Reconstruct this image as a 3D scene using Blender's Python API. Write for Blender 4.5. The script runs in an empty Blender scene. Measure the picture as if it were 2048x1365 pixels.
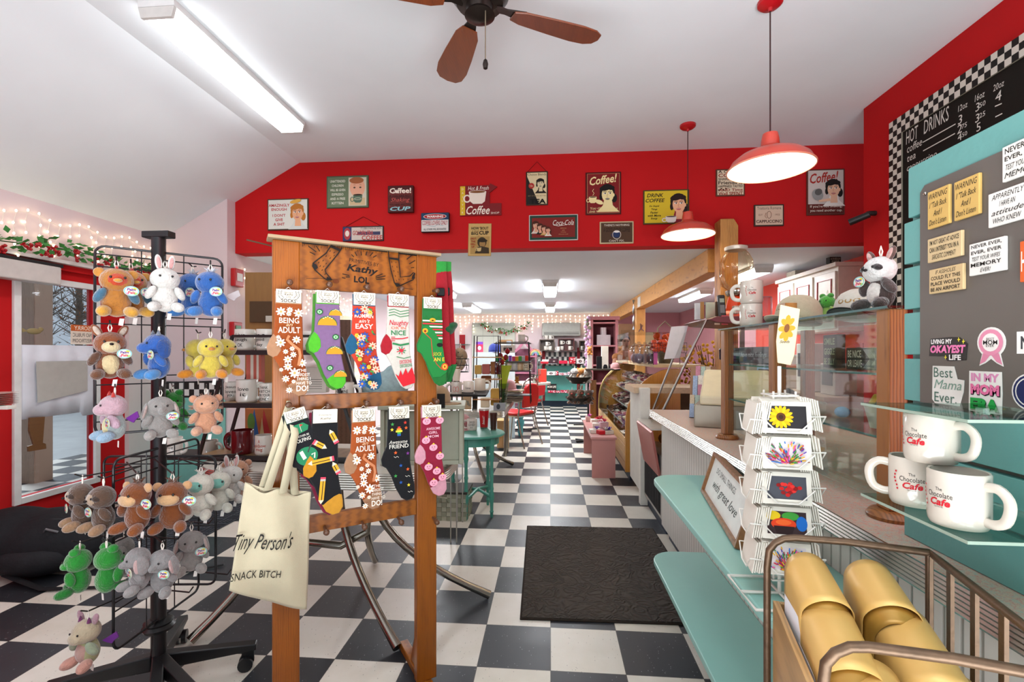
import bpy, bmesh, math, random
from mathutils import Vector, Matrix, Euler
random.seed(7)
SC = bpy.context.scene
COL = SC.collection
R = math.radians
PI = math.pi

# ------------------------------------------------------------------ camera
FPX, YAW, CX, CY, CAMZ = 943.0, 0.0806, 1024.0, 706.1, 1.303
cd = bpy.data.cameras.new('camera'); cam = bpy.data.objects.new('camera', cd); COL.objects.link(cam)
cd.sensor_width = 36.0; cd.lens = FPX / 2048 * 36.0
cd.shift_y = (CY - 682.5) / 2048; cd.clip_start = 0.02; cd.clip_end = 200
cam.location = (0, 0, CAMZ); cam.rotation_euler = (PI / 2, 0, YAW)
SC.camera = cam
SC.view_settings.view_transform = 'Standard'; SC.view_settings.look = 'None'
SC.view_settings.gamma = 1.0; SC.view_settings.use_curve_mapping = False
SC.view_settings.exposure = 0.58
try:
    SC.cycles.sample_clamp_indirect = 4.0
    SC.cycles.sample_clamp_direct = 20.0
    SC.cycles.max_bounces = 8; SC.cycles.transparent_max_bounces = 16
    SC.cycles.caustics_reflective = False; SC.cycles.caustics_refractive = False
except Exception: pass

# ------------------------------------------------------------------ world and lights
W = bpy.data.worlds.new('world'); SC.world = W; W.use_nodes = True
bg = W.node_tree.nodes['Background']; bg.inputs[0].default_value = (0.80, 0.88, 1.0, 1); bg.inputs[1].default_value = 0.42

def area(name, loc, rot, sx, sy, power, color=(1, 0.97, 0.93)):
    l = bpy.data.lights.new(name, 'AREA'); l.shape = 'RECTANGLE'; l.size = sx; l.size_y = sy
    l.energy = power; l.color = color
    o = bpy.data.objects.new(name, l); COL.objects.link(o); o.location = loc; o.rotation_euler = rot
    return o
sl = bpy.data.lights.new('overcast_sun', 'SUN'); sl.energy = 2.4; sl.angle = R(25); sl.color = (.95, .97, 1)
so = bpy.data.objects.new('overcast_sun', sl); COL.objects.link(so); so.rotation_euler = Vector((-.8, .35, .7)).to_track_quat('Z', 'Y').to_euler()
# added unseen area light behind the camera, aimed up to brighten the ceiling
area('ceiling_fill_uplight', (0.5, -1.1, 0.6), (R(172), 0, 0), 4.4, 2.2, 270, (0.90, 0.96, 1.0))
# tube lamps: the fixtures below carry their own diffusers, these give their light downwards
area('tube_light_front', (-2.03, 2.92, 3.02), (0, 0, 0), 0.16, 1.2, 8)
area('tube_light_behind', (-0.3, -0.4, 3.05), (0, 0, 0), 0.3, 1.3, 7)
for _x, _y in ((0.0, 6.9), (0.0, 9.65), (-1.6, 6.9), (-1.6, 9.65), (2.33, 6.0), (2.33, 8.0)):
    area('tube_light_back', (_x, _y, 2.16), (0, 0, 0), 0.17, 1.15, 27 if _x < 2 else 13, (.93, .97, 1))

# ------------------------------------------------------------------ colours and materials
def lin(h):
    h = h.lstrip('#'); c = [int(h[i:i + 2], 16) / 255 for i in (0, 2, 4)]
    return tuple(x / 12.92 if x <= 0.04045 else ((x + 0.055) / 1.055) ** 2.4 for x in c) + (1,)
_mc = {}
def newmat(name):
    m = bpy.data.materials.new(name); m.use_nodes = True
    return m, m.node_tree, m.node_tree.nodes['Principled BSDF']
def P(col, rough=0.5, metal=0.0, var=0.06, scale=18.0, bump=0.0, bscale=120.0, sheen=0.0, coat=0.0, aniso=None):
    """plain procedural material: base colour with a little noise variation, optional bump"""
    k = (col, rough, metal, var, scale, bump, bscale, sheen, coat, aniso)
    if k in _mc: return _mc[k]
    m, nt, b = newmat('paint_' + col.strip('#') + ('_metal' if metal else ''))
    b.inputs['Roughness'].default_value = rough; b.inputs['Metallic'].default_value = metal
    if sheen: b.inputs['Sheen Weight'].default_value = sheen; b.inputs['Sheen Roughness'].default_value = 0.5
    if rough >= .5: b.inputs['Specular IOR Level'].default_value = .22
    if coat: b.inputs['Coat Weight'].default_value = coat
    c = lin(col)
    if var > 0:
        tc = nt.nodes.new('ShaderNodeTexCoord'); n = nt.nodes.new('ShaderNodeTexNoise'); n.inputs['Scale'].default_value = scale
        n.inputs['Detail'].default_value = 3
        if aniso:
            mp = nt.nodes.new('ShaderNodeMapping'); mp.inputs['Scale'].default_value = aniso
            nt.links.new(tc.outputs['Object'], mp.inputs[0]); nt.links.new(mp.outputs[0], n.inputs['Vector'])
        else: nt.links.new(tc.outputs['Object'], n.inputs['Vector'])
        mx = nt.nodes.new('ShaderNodeMix'); mx.data_type = 'RGBA'
        mx.inputs[6].default_value = tuple(min(1, x * (1 - var * 2)) for x in c[:3]) + (1,)
        mx.inputs[7].default_value = tuple(min(1, x * (1 + var * 2)) for x in c[:3]) + (1,)
        nt.links.new(n.outputs['Fac'], mx.inputs[0]); nt.links.new(mx.outputs[2], b.inputs['Base Color'])
    else: b.inputs['Base Color'].default_value = c
    if bump > 0:
        tc = nt.nodes.new('ShaderNodeTexCoord'); n = nt.nodes.new('ShaderNodeTexNoise'); n.inputs['Scale'].default_value = bscale
        nt.links.new(tc.outputs['Object'], n.inputs['Vector'])
        bp = nt.nodes.new('ShaderNodeBump'); bp.inputs['Strength'].default_value = bump; bp.inputs['Distance'].default_value = 0.004
        nt.links.new(n.outputs['Fac'], bp.inputs['Height']); nt.links.new(bp.outputs[0], b.inputs['Normal'])
    _mc[k] = m; return m
def ink(col): return P(col, 0.6, 0, 0)
def dim(h, f): return '#' + ''.join('%02x' % round(int(h[i:i + 2], 16) * f) for i in (1, 3, 5))
def fur(col): return P(dim(col, .87), 0.95, 0, 0.14, 60, 0.9, 170, 0.6)
def cloth(col): return P(dim(col, .86), 0.9, 0, 0.07, 90, 0.35, 500, 0.2)
def china(col='#cfc8bc'): return P(col, 0.12, 0, 0.0)
def chrome(col='#b9b6b0', r=0.18): return P(col, r, 1.0, 0.05)
def wood(col, dark=None, scale=(1, 1, 12), rough=0.35, name='wood', strength=0.35, freq=5.0):
    k = ('wood', col, dark, scale, rough, strength, freq)
    if k in _mc: return _mc[k]
    m, nt, b = newmat(name); b.inputs['Roughness'].default_value = rough
    tc = nt.nodes.new('ShaderNodeTexCoord'); mp = nt.nodes.new('ShaderNodeMapping'); mp.inputs['Scale'].default_value = scale
    nt.links.new(tc.outputs['Object'], mp.inputs[0])
    n = nt.nodes.new('ShaderNodeTexNoise'); n.inputs['Scale'].default_value = freq; n.inputs['Detail'].default_value = 6; n.inputs['Distortion'].default_value = .5
    nt.links.new(mp.outputs[0], n.inputs['Vector'])
    w = nt.nodes.new('ShaderNodeTexWave'); w.inputs['Scale'].default_value = freq * 1.4; w.inputs['Distortion'].default_value = 3.5; w.inputs['Detail'].default_value = 3
    nt.links.new(mp.outputs[0], w.inputs['Vector'])
    a = nt.nodes.new('ShaderNodeMath'); a.operation = 'MULTIPLY'; nt.links.new(n.outputs['Fac'], a.inputs[0]); nt.links.new(w.outputs['Fac'], a.inputs[1])
    c = lin(col); d = lin(dark) if dark else tuple(x * (1 - strength) for x in c[:3]) + (1,)
    cr = nt.nodes.new('ShaderNodeValToRGB'); cr.color_ramp.elements[0].color = c; cr.color_ramp.elements[1].color = d
    cr.color_ramp.elements[0].position = 0.1; cr.color_ramp.elements[1].position = 0.65
    nt.links.new(a.outputs[0], cr.inputs[0]); nt.links.new(cr.outputs[0], b.inputs['Base Color'])
    bp = nt.nodes.new('ShaderNodeBump'); bp.inputs['Strength'].default_value = 0.15; bp.inputs['Distance'].default_value = 0.002
    nt.links.new(a.outputs[0], bp.inputs['Height']); nt.links.new(bp.outputs[0], b.inputs['Normal'])
    _mc[k] = m; return m
def glow(col, s, name='lamp_glow', sample=True):
    k = ('glow', col, s, sample)
    if k in _mc: return _mc[k]
    m, nt, b = newmat(name); b.inputs['Base Color'].default_value = lin(col)
    b.inputs['Emission Color'].default_value = lin(col); b.inputs['Emission Strength'].default_value = s
    if not sample:
        try: m.cycles.emission_sampling = 'NONE'
        except Exception: pass
    _mc[k] = m; return m
def glass(tint='#f4faf8', refl=1.0, base=0.04):
    refl *= .38; base = .035 + (base - .035) * .35
    k = ('glass', tint, refl, base)
    if k in _mc: return _mc[k]
    m = bpy.data.materials.new('clear_glass'); m.use_nodes = True; nt = m.node_tree; nt.nodes.clear()
    o = nt.nodes.new('ShaderNodeOutputMaterial'); t = nt.nodes.new('ShaderNodeBsdfTransparent'); g = nt.nodes.new('ShaderNodeBsdfGlossy')
    t.inputs[0].default_value = lin(tint); g.inputs['Roughness'].default_value = 0.03
    f = nt.nodes.new('ShaderNodeFresnel'); f.inputs[0].default_value = 1.45
    mu = nt.nodes.new('ShaderNodeMath'); mu.operation = 'MULTIPLY_ADD'; mu.inputs[1].default_value = refl * 0.8; mu.inputs[2].default_value = base - 0.035
    nt.links.new(f.outputs[0], mu.inputs[0])
    mx = nt.nodes.new('ShaderNodeMixShader'); nt.links.new(mu.outputs[0], mx.inputs[0]); nt.links.new(t.outputs[0], mx.inputs[1]); nt.links.new(g.outputs[0], mx.inputs[2])
    nt.links.new(mx.outputs[0], o.inputs[0]); _mc[k] = m; return m

# ------------------------------------------------------------------ mesh builder
class MB:
    def __init__(s, T=None): s.v = []; s.f = []; s.mi = []; s.mats = []; s.T = T
    def slot(s, m):
        if m is None: return 0
        if m not in s.mats: s.mats.append(m)
        return s.mats.index(m)
    def add(s, vs, fs, m=None):
        b = len(s.v); T = s.T
        s.v += [tuple(T @ Vector(p)) if T else tuple(p) for p in vs]
        i = s.slot(m)
        for f in fs: s.f.append(tuple(b + k for k in f)); s.mi.append(i)
        return s
    def box(s, x0, y0, z0, x1, y1, z1, m=None):
        x0, x1 = min(x0, x1), max(x0, x1); y0, y1 = min(y0, y1), max(y0, y1); z0, z1 = min(z0, z1), max(z0, z1)
        v = [(x, y, z) for z in (z0, z1) for y in (y0, y1) for x in (x0, x1)]
        return s.add(v, [(0, 2, 3, 1), (4, 5, 7, 6), (0, 1, 5, 4), (2, 6, 7, 3), (0, 4, 6, 2), (1, 3, 7, 5)], m)
    def cbox(s, c, d, m=None):
        return s.box(c[0] - d[0] / 2, c[1] - d[1] / 2, c[2] - d[2] / 2, c[0] + d[0] / 2, c[1] + d[1] / 2, c[2] + d[2] / 2, m)
    def tube(s, pts, r, n=8, closed=False, m=None, flat=None):
        pts = [Vector(p) for p in pts]; N = len(pts)
        rs = r if isinstance(r, (list, tuple)) else [r] * N
        tan = []
        for i in range(N):
            a = pts[i - 1] if (i > 0 or closed) else pts[i]; b = pts[(i + 1) % N] if (i < N - 1 or closed) else pts[i]
            t = (b - a); t = t.normalized() if t.length > 1e-9 else Vector((0, 0, 1)); tan.append(t)
        up = Vector((0, 0, 1)) if abs(tan[0].z) < 0.9 else Vector((1, 0, 0))
        x = tan[0].cross(up).normalized(); vs = []
        for i in range(N):
            t = tan[i]; x = (x - t * x.dot(t)); x = x.normalized() if x.length > 1e-6 else t.orthogonal().normalized()
            y = t.cross(x)
            for k in range(n):
                a = 2 * PI * k / n + (PI / 4 if n == 4 else 0); q = flat or 1
                vs.append(pts[i] + (x * math.cos(a) + y * math.sin(a) * q) * rs[i])
        fs = []
        for i in range(N if closed else N - 1):
            j = (i + 1) % N
            for k in range(n): fs.append((i * n + k, i * n + (k + 1) % n, j * n + (k + 1) % n, j * n + k))
        if not closed: fs.append(tuple(range(n))[::-1]); fs.append(tuple((N - 1) * n + k for k in range(n)))
        return s.add(vs, fs, m)
    def lathe(s, prof, n=24, c=(0, 0, 0), m=None, cap=True, arc=2 * PI, a0=0, M=None):
        full = abs(arc - 2 * PI) < 1e-6; cols = n if full else n + 1; vs = []
        for r, z in prof:
            for k in range(cols):
                a = a0 + arc * k / n; p = Vector((r * math.cos(a), r * math.sin(a), z))
                if M: p = M @ p
                vs.append((c[0] + p.x, c[1] + p.y, c[2] + p.z))
        fs = []
        for i in range(len(prof) - 1):
            for k in range(n):
                k2 = (k + 1) % cols; fs.append((i * cols + k, i * cols + k2, (i + 1) * cols + k2, (i + 1) * cols + k))
        if cap and full:
            if prof[0][0] > 1e-5: fs.append(tuple(range(cols))[::-1])
            if prof[-1][0] > 1e-5: fs.append(tuple((len(prof) - 1) * cols + k for k in range(cols)))
        return s.add(vs, fs, m)
    def ell(s, c, r, m=None, rot=None, nu=16, nv=10):
        if not isinstance(r, (tuple, list)): r = (r, r, r)
        Rm = Euler(rot).to_matrix() if rot else None; vs = []; c = Vector(c)
        for j in range(1, nv):
            th = PI * j / nv
            for i in range(nu):
                ph = 2 * PI * i / nu; p = Vector((r[0] * math.sin(th) * math.cos(ph), r[1] * math.sin(th) * math.sin(ph), r[2] * math.cos(th)))
                vs.append(c + (Rm @ p if Rm else p))
        t = Vector((0, 0, r[2])); t = Rm @ t if Rm else t
        vs += [c + t, c - t]; A = len(vs) - 2; B = A + 1; fs = []
        for j in range(nv - 2):
            for i in range(nu): i2 = (i + 1) % nu; fs.append((j * nu + i, (j + 1) * nu + i, (j + 1) * nu + i2, j * nu + i2))
        for i in range(nu): i2 = (i + 1) % nu; fs.append((A, i, i2)); fs.append((B, (nv - 2) * nu + i2, (nv - 2) * nu + i))
        return s.add(vs, fs, m)
    def prism(s, poly, d0, d1, plane='xz', m=None):
        """poly: 2D outline; plane xz extrudes along y from d0 to d1, yz along x, xy along z"""
        f = {'xz': lambda a, b, d: (a, d, b), 'yz': lambda a, b, d: (d, a, b), 'xy': lambda a, b, d: (a, b, d)}[plane]
        n = len(poly); vs = [f(a, b, d0) for a, b in poly] + [f(a, b, d1) for a, b in poly]
        fs = [tuple(range(n)), tuple(range(2 * n - 1, n - 1, -1))] + [(i, n + i, n + (i + 1) % n, (i + 1) % n) for i in range(n)]
        return s.add(vs, fs, m)
    def sheet(s, fn, nu, nv, m=None, thick=None):
        vs = [fn(i / nu, j / nv) for j in range(nv + 1) for i in range(nu + 1)]
        fs = [(j * (nu + 1) + i, j * (nu + 1) + i + 1, (j + 1) * (nu + 1) + i + 1, (j + 1) * (nu + 1) + i) for j in range(nv) for i in range(nu)]
        return s.add(vs, fs, m)
    def mesh(s, name, mats):
        me = bpy.data.meshes.new(name); me.from_pydata(s.v, [], s.f)
        if s.mats and any(m for m in s.mats):
            for m in s.mats: me.materials.append(m)
            me.polygons.foreach_set('material_index', s.mi)
        elif mats is not None: me.materials.append(mats)
        bm = bmesh.new(); bm.from_mesh(me); bmesh.ops.recalc_face_normals(bm, faces=bm.faces); bm.to_mesh(me); bm.free()
        me.update(); return me

def smooth(me, ang=40):
    me.polygons.foreach_set('use_smooth', [True] * len(me.polygons))
    try: me.set_sharp_from_angle(angle=R(ang))
    except Exception: pass

def obj(name, mb, mat=None, parent=None, sm=40, bevel=0, solid=0, sub=0, remesh=0, world=False):
    if world and parent is not None:
        inv = (Matrix.Translation(parent.location) @ parent.rotation_euler.to_matrix().to_4x4()).inverted()
        mb.v = [tuple(inv @ Vector(p)) for p in mb.v]
    me = mb.mesh(name, mat); o = bpy.data.objects.new(name, me); COL.objects.link(o)
    if sm: smooth(me, sm)
    if parent is not None: o.parent = parent
    if remesh:
        q = o.modifiers.new('remesh', 'REMESH'); q.mode = 'VOXEL'; q.voxel_size = remesh; q.use_smooth_shade = True
        q = o.modifiers.new('smooth', 'SMOOTH'); q.factor = 0.5; q.iterations = 4
    if solid:
        q = o.modifiers.new('solid', 'SOLIDIFY'); q.thickness = solid; q.offset = 0
    if bevel:
        q = o.modifiers.new('bevel', 'BEVEL'); q.width = bevel; q.segments = 2; q.limit_method = 'ANGLE'; q.angle_limit = R(50)
        q.use_clamp_overlap = True
    if sub:
        q = o.modifiers.new('sub', 'SUBSURF'); q.levels = sub; q.render_levels = sub
    return o
LABELS = {}
def tag(o, label, cat, group=None, kind=None):
    o['label'] = label; o['category'] = cat
    if group: o['group'] = group
    if kind: o['kind'] = kind
    k = label.lower()
    if k in LABELS and LABELS[k] != (group or object()): print('DUPLICATE LABEL', label)
    LABELS[k] = group; return o
def thing(name, label, cat, loc=(0, 0, 0), rz=0, group=None, sc=None):
    o = bpy.data.objects.new(name, None); COL.objects.link(o); o.empty_display_size = 0.05
    o.location = loc; o.rotation_euler = (0, 0, rz)
    if sc: o.scale = (sc, sc, sc)
    return tag(o, label, cat, group)
def struct(name, mb, mat=None, parent=None, **k):
    o = obj(name, mb, mat, parent, **k)
    if parent is None: o['kind'] = 'structure'
    return o
def dup(root, loc, rz=0, label=None, group=None, sc=None):
    def cp(o, par):
        c = o.copy(); COL.objects.link(c)
        if par is not None: c.parent = par
        for ch in list(o.children): cp(ch, c)
        return c
    r = cp(root, None); r.location = loc; r.rotation_euler = (0, 0, rz)
    if sc: r.scale = (sc, sc, sc)
    if label: tag(r, label, r['category'], group or r.get('group'))
    return r

# ------------------------------------------------------------------ surveying helpers: where a sight line meets a plane of the room
_s, _c = math.sin(YAW), math.cos(YAW)
def ray(u, v):
    a = (u - CX) / FPX; return Vector((-_s + a * _c, _c + a * _s, (CY - v) / FPX))
def atT(u, v, t): return Vector((0, 0, CAMZ)) + ray(u, v) * t
def atY(u, v, Y): r = ray(u, v); return Vector((0, 0, CAMZ)) + r * (Y / r.y)
def atX(u, v, X): r = ray(u, v); return Vector((0, 0, CAMZ)) + r * (X / r.x)
def atZ(u, v, Z): r = ray(u, v); return Vector((0, 0, CAMZ)) + r * ((Z - CAMZ) / r.z)

# ------------------------------------------------------------------ lettering and painted marks
_tc = {}
def text_mesh(s, shear=0, bold=0, spacing=1.0):
    k = (s, shear, bold, spacing)
    if k in _tc: return _tc[k]
    cu = bpy.data.curves.new('t', 'FONT'); cu.body = s; cu.shear = shear; cu.offset = bold; cu.resolution_u = 2; cu.space_character = spacing
    cu.align_x = 'CENTER'; cu.space_line = 0.85
    o = bpy.data.objects.new('t', cu); COL.objects.link(o)
    me = bpy.data.meshes.new_from_object(o.evaluated_get(bpy.context.evaluated_depsgraph_get()))
    v = [(p.co.x, p.co.y) for p in me.vertices]; f = [tuple(q.vertices) for q in me.polygons]
    bpy.data.objects.remove(o); bpy.data.curves.remove(cu); bpy.data.meshes.remove(me)
    if not v: v = [(0, 0)]
    xs = [p[0] for p in v]; ys = [p[1] for p in v]
    _tc[k] = (v, f, min(xs), max(xs), min(ys), max(ys)); return _tc[k]
class Paint:
    """flat marks on a surface; put(x, y, off) gives the 3D point"""
    def __init__(s, put, step=0.00025, m0=None): s.mb = MB(); s.put = put; s.n = 1; s.step = step
    def _add(s, pts, fs, col):
        off = s.n * s.step; s.n += 1
        s.mb.add([s.put(x, y, off) for x, y in pts], fs, ink(col) if isinstance(col, str) else col)
    def poly(s, pts, col): s._add(pts, [tuple(range(len(pts)))], col); return s
    def rect(s, x0, y0, x1, y1, col): return s.poly([(x0, y0), (x1, y0), (x1, y1), (x0, y1)], col)
    def ell(s, cx, cy, rx, ry, col, n=20, rot=0):
        c, q = math.cos(rot), math.sin(rot)
        return s.poly([(cx + rx * math.cos(a) * c - ry * math.sin(a) * q, cy + rx * math.cos(a) * q + ry * math.sin(a) * c) for a in [2 * PI * i / n for i in range(n)]], col)
    def line(s, pts, w, col, closed=False):
        n = len(pts); L = []; Rr = []
        for i in range(n):
            a = pts[i - 1] if (i > 0 or closed) else pts[i]; b = pts[(i + 1) % n] if (i < n - 1 or closed) else pts[i]
            dx, dy = b[0] - a[0], b[1] - a[1]; l = math.hypot(dx, dy) or 1; nx, ny = -dy / l * w / 2, dx / l * w / 2
            L.append((pts[i][0] + nx, pts[i][1] + ny)); Rr.append((pts[i][0] - nx, pts[i][1] - ny))
        fs = [(i, (i + 1) % n, n + (i + 1) % n, n + i) for i in range(n if closed else n - 1)]
        s._add(L + Rr, fs, col); return s
    def ring(s, cx, cy, rx, ry, w, col, n=24): return s.line([(cx + rx * math.cos(2 * PI * i / n), cy + ry * math.sin(2 * PI * i / n)) for i in range(n)], w, col, True)
    def text(s, t, cx, cy, w=None, h=None, col='#111111', shear=0, bold=0.0, rot=0, spacing=1.0, warp=None):
        """centred at cx, cy and fitted to width w and/or height h"""
        v, f, x0, x1, y0, y1 = text_mesh(t, shear, bold, spacing)
        bw, bh = (x1 - x0) or 1, (y1 - y0) or 1
        sx = w / bw if w else None; sy = h / bh if h else None
        if sx is None: sx = sy
        if sy is None: sy = sx
        c, q = math.cos(rot), math.sin(rot); mx, my = (x0 + x1) / 2, (y0 + y1) / 2; pts = []
        for x, y in v:
            a, b = (x - mx) * sx, (y - my) * sy
            if warp: a, b = warp(a, b)
            pts.append((cx + a * c - b * q, cy + a * q + b * c))
        s._add(pts, f, col); return s
    def build(s, name, parent): return obj(name, s.mb, None, parent, sm=0)
def front(y=0.0): return lambda x, z, o: (x, y - o, z)
# ================================================================== the room
XL, XR, XPL, XKR = -3.69, 2.34, -3.05, 3.1        # left wall, right partition, left wall of the back room, far right wall
YH, YB, ZC, ZL = 4.35, 11.6, 3.13, 2.27           # header, back wall, high ceiling, low ceiling
TX0, TY0, TS = 0.0023, 12.357 * 0.3048, 0.3048

def tile_mat():
    m, nt, b = newmat('chequered_vinyl_tile'); b.inputs['Roughness'].default_value = 0.28
    L = nt.links.new; N = nt.nodes.new
    tc = N('ShaderNodeTexCoord'); mp = N('ShaderNodeMapping'); mp.vector_type = 'POINT'
    k = 1 / TS; mp.inputs['Scale'].default_value = (k, k, k); mp.inputs['Location'].default_value = (-TX0 * k + 100, -TY0 * k + 100, 0.5)
    L(tc.outputs['Object'], mp.inputs[0])
    ch = N('ShaderNodeTexChecker'); ch.inputs['Scale'].default_value = 1.0; L(mp.outputs[0], ch.inputs['Vector'])
    ch.inputs['Color1'].default_value = (0, 0, 0, 1); ch.inputs['Color2'].default_value = (1, 1, 1, 1)
    # per tile tone
    fl = N('ShaderNodeVectorMath'); fl.operation = 'FLOOR'; L(mp.outputs[0], fl.inputs[0])
    wn = N('ShaderNodeTexWhiteNoise'); L(fl.outputs[0], wn.inputs['Vector'])
    # chips
    mp2 = N('ShaderNodeMapping'); mp2.inputs['Scale'].default_value = (1, 0.55, 1); mp2.inputs['Rotation'].default_value = (0, 0, 0.4); L(tc.outputs['Object'], mp2.inputs[0])
    v = N('ShaderNodeTexVoronoi'); v.inputs['Scale'].default_value = 95; L(mp2.outputs[0], v.inputs['Vector'])
    sp = N('ShaderNodeMath'); sp.operation = 'LESS_THAN'; sp.inputs[1].default_value = 0.17; L(v.outputs['Distance'], sp.inputs[0])
    wn2 = N('ShaderNodeTexWhiteNoise'); L(v.outputs['Position'], wn2.inputs['Vector'])
    s2 = N('ShaderNodeMath'); s2.operation = 'GREATER_THAN'; s2.inputs[1].default_value = 0.72; L(wn2.outputs['Value'], s2.inputs[0])
    sp2 = N('ShaderNodeMath'); sp2.operation = 'MULTIPLY'; L(sp.outputs[0], sp2.inputs[0]); L(s2.outputs[0], sp2.inputs[1])
    sp3 = N('ShaderNodeMath'); sp3.operation = 'MULTIPLY'; L(sp2.outputs[0], sp3.inputs[0]); sp3.inputs[1].default_value = 0.55
    n = N('ShaderNodeTexNoise'); n.inputs['Scale'].default_value = 9; n.inputs['Detail'].default_value = 5; L(tc.outputs['Object'], n.inputs['Vector'])
    def mix(a, bb, fac, mode='MIX'):
        x = N('ShaderNodeMix'); x.data_type = 'RGBA'; x.blend_type = mode
        for i, q in ((6, a), (7, bb)):
            if isinstance(q, tuple): x.inputs[i].default_value = q
            else: L(q, x.inputs[i])
        if isinstance(fac, float): x.inputs[0].default_value = fac
        else: L(fac, x.inputs[0])
        return x.outputs[2]
    wh = mix(lin('#c6c0b2'), lin('#d8d3c8'), wn.outputs['Value']); wh = mix(wh, lin('#77736c'), sp3.outputs[0])
    bk = mix(lin('#26282c'), lin('#34373c'), wn.outputs['Value']); bk = mix(bk, lin('#8e9194'), sp3.outputs[0])
    c = mix(bk, wh, ch.outputs['Color'])
    c = mix(c, n.outputs['Fac'], 0.18, 'OVERLAY')
    # joints
    fr = N('ShaderNodeVectorMath'); fr.operation = 'FRACTION'; L(mp.outputs[0], fr.inputs[0]); se = N('ShaderNodeSeparateXYZ'); L(fr.outputs[0], se.inputs[0])
    js = []
    for ax in (0, 1):
        a = N('ShaderNodeMath'); a.operation = 'SUBTRACT'; L(se.outputs[ax], a.inputs[0]); a.inputs[1].default_value = 0.5
        bq = N('ShaderNodeMath'); bq.operation = 'ABSOLUTE'; L(a.outputs[0], bq.inputs[0])
        cq = N('ShaderNodeMath'); cq.operation = 'GREATER_THAN'; L(bq.outputs[0], cq.inputs[0]); cq.inputs[1].default_value = 0.4955; js.append(cq)
    mxn = N('ShaderNodeMath'); mxn.operation = 'MAXIMUM'; L(js[0].outputs[0], mxn.inputs[0]); L(js[1].outputs[0], mxn.inputs[1])
    c = mix(c, lin('#4a4842'), mxn.outputs[0]); L(c, b.inputs['Base Color'])
    ro = N('ShaderNodeMapRange'); ro.inputs[3].default_value = 0.3; ro.inputs[4].default_value = 0.5; b.inputs['Specular IOR Level'].default_value = .35; L(n.outputs['Fac'], ro.inputs[0]); L(ro.outputs[0], b.inputs['Roughness'])
    return m
struct('floor', MB().box(-6, -2.4, -0.1, 5.5, YB + 0.2, 0), tile_mat(), sm=0)

WHITE = P('#e2e8ea', 0.85, 0, 0.02, 3); RED = P('#bb1316', 0.75, 0, 0.03, 4); PINK = P('#d4c3c5', 0.7, 0, 0.02, 3)
PINKD = P('#c58d94', 0.7, 0, 0.02, 3); CORAL = P('#d6402c', 0.6, 0, 0.03, 3); TRIMW = P('#dcdad4', 0.5, 0, 0.02)
XS = -2.40; ZE = 2.41                              # ceiling break and eaves height
m = MB(); m.box(XS, -2.4, ZC, XR + 2, YH + 0.16, ZC + 0.1)
m.prism([(XS, ZC), (XS, ZC + 0.1), (XL - 0.3, ZE - 0.168 + 0.1), (XL - 0.3, ZE - 0.168)], -2.4, YH + 0.16, 'xz')
struct('ceiling', m, WHITE, sm=0)
struct('ceiling_back', MB().box(XPL - 0.2, YH + 0.161, ZL, XKR + 2, YB + 0.2, ZL + 0.1), P('#dfe9f2', 0.85, 0, 0.02, 3), sm=0)
# header over the opening
poly = [(XPL, ZL), (XKR + 0.6, ZL), (XKR + 0.6, ZC), (XS, ZC), (XPL, ZC - 0.56 * (XS - XPL))]
struct('wall_header', MB().prism(poly, YH, YH + 0.16, 'xz'), RED, sm=0)
# left wall: red below, pink above; one door
YD0, YD1 = 2.72, 3.86
m = MB(); m.box(XL - 0.12, -2.4, 0, XL, YD0, 1.985, RED); m.box(XL - 0.12, YD0, 1.93, XL, YD1, 1.985, RED)
m.box(XL - 0.12, YD1, 0, XL, 4.235, 1.985, P('#d9d3cf', 0.5, 0, 0.02))
m.box(XL - 0.12, -2.4, 1.986, XL, 4.235, 2.42, PINK)
struct('wall_left', m, sm=0)
struct('trim_1', MB().box(XL, 2.3, 1.975, XL + 0.05, 4.2, 2.0), TRIMW, sm=0)
struct('baseboard_left', MB().box(XL, -2.4, 0, XL + 0.02, YD0 - 0.01, 0.07), P('#b9a79a', 0.6), sm=0)
m = MB(); m.prism([(XL - 0.12, 0), (XPL, 0), (XPL, ZC - 0.56 * (XS - XPL)), (XL - 0.12, ZC - 0.56 * (XS - XL + 0.12))], 4.236, 4.349, 'xz', PINK)
m.box(XPL - 0.12, 4.35, 0, XPL, YB, ZL, P('#d6c6c8', 0.7, 0, 0.02, 3))
struct('wall_left_back', m, sm=0)
# right partition with the menu
struct('wall_right', MB().box(XR, -2.4, 0, XR + 0.13, 3.73, ZC), RED, sm=0)
m = MB(); m.box(XKR, YH, 0, XKR + 0.1, 7.4, ZL, CORAL); m.box(XKR, 7.4, 0, XKR + 0.1, YB, ZL, PINKD)
struct('wall_kitchen', m, sm=0)
m = MB(); m.box(XPL - 0.1, YB, 0, 1.46, YB + 0.1, ZL + 0.02, PINK); m.box(1.46, YB, 0, XKR + 0.1, YB + 0.1, ZL + 0.02, PINKD)
struct('wall_back', m, sm=0)
struct('wall_kitchen_front', MB().box(XR + 0.14, 3.3, 0, XKR + 0.6, 3.72, 2.26), RED, sm=0)
struct('baseboard_back', MB().box(-1.0, YB - 0.03, 0, 1.1, YB - 0.001, 0.13), P('#1f2a38', 0.5), sm=0)
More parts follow.
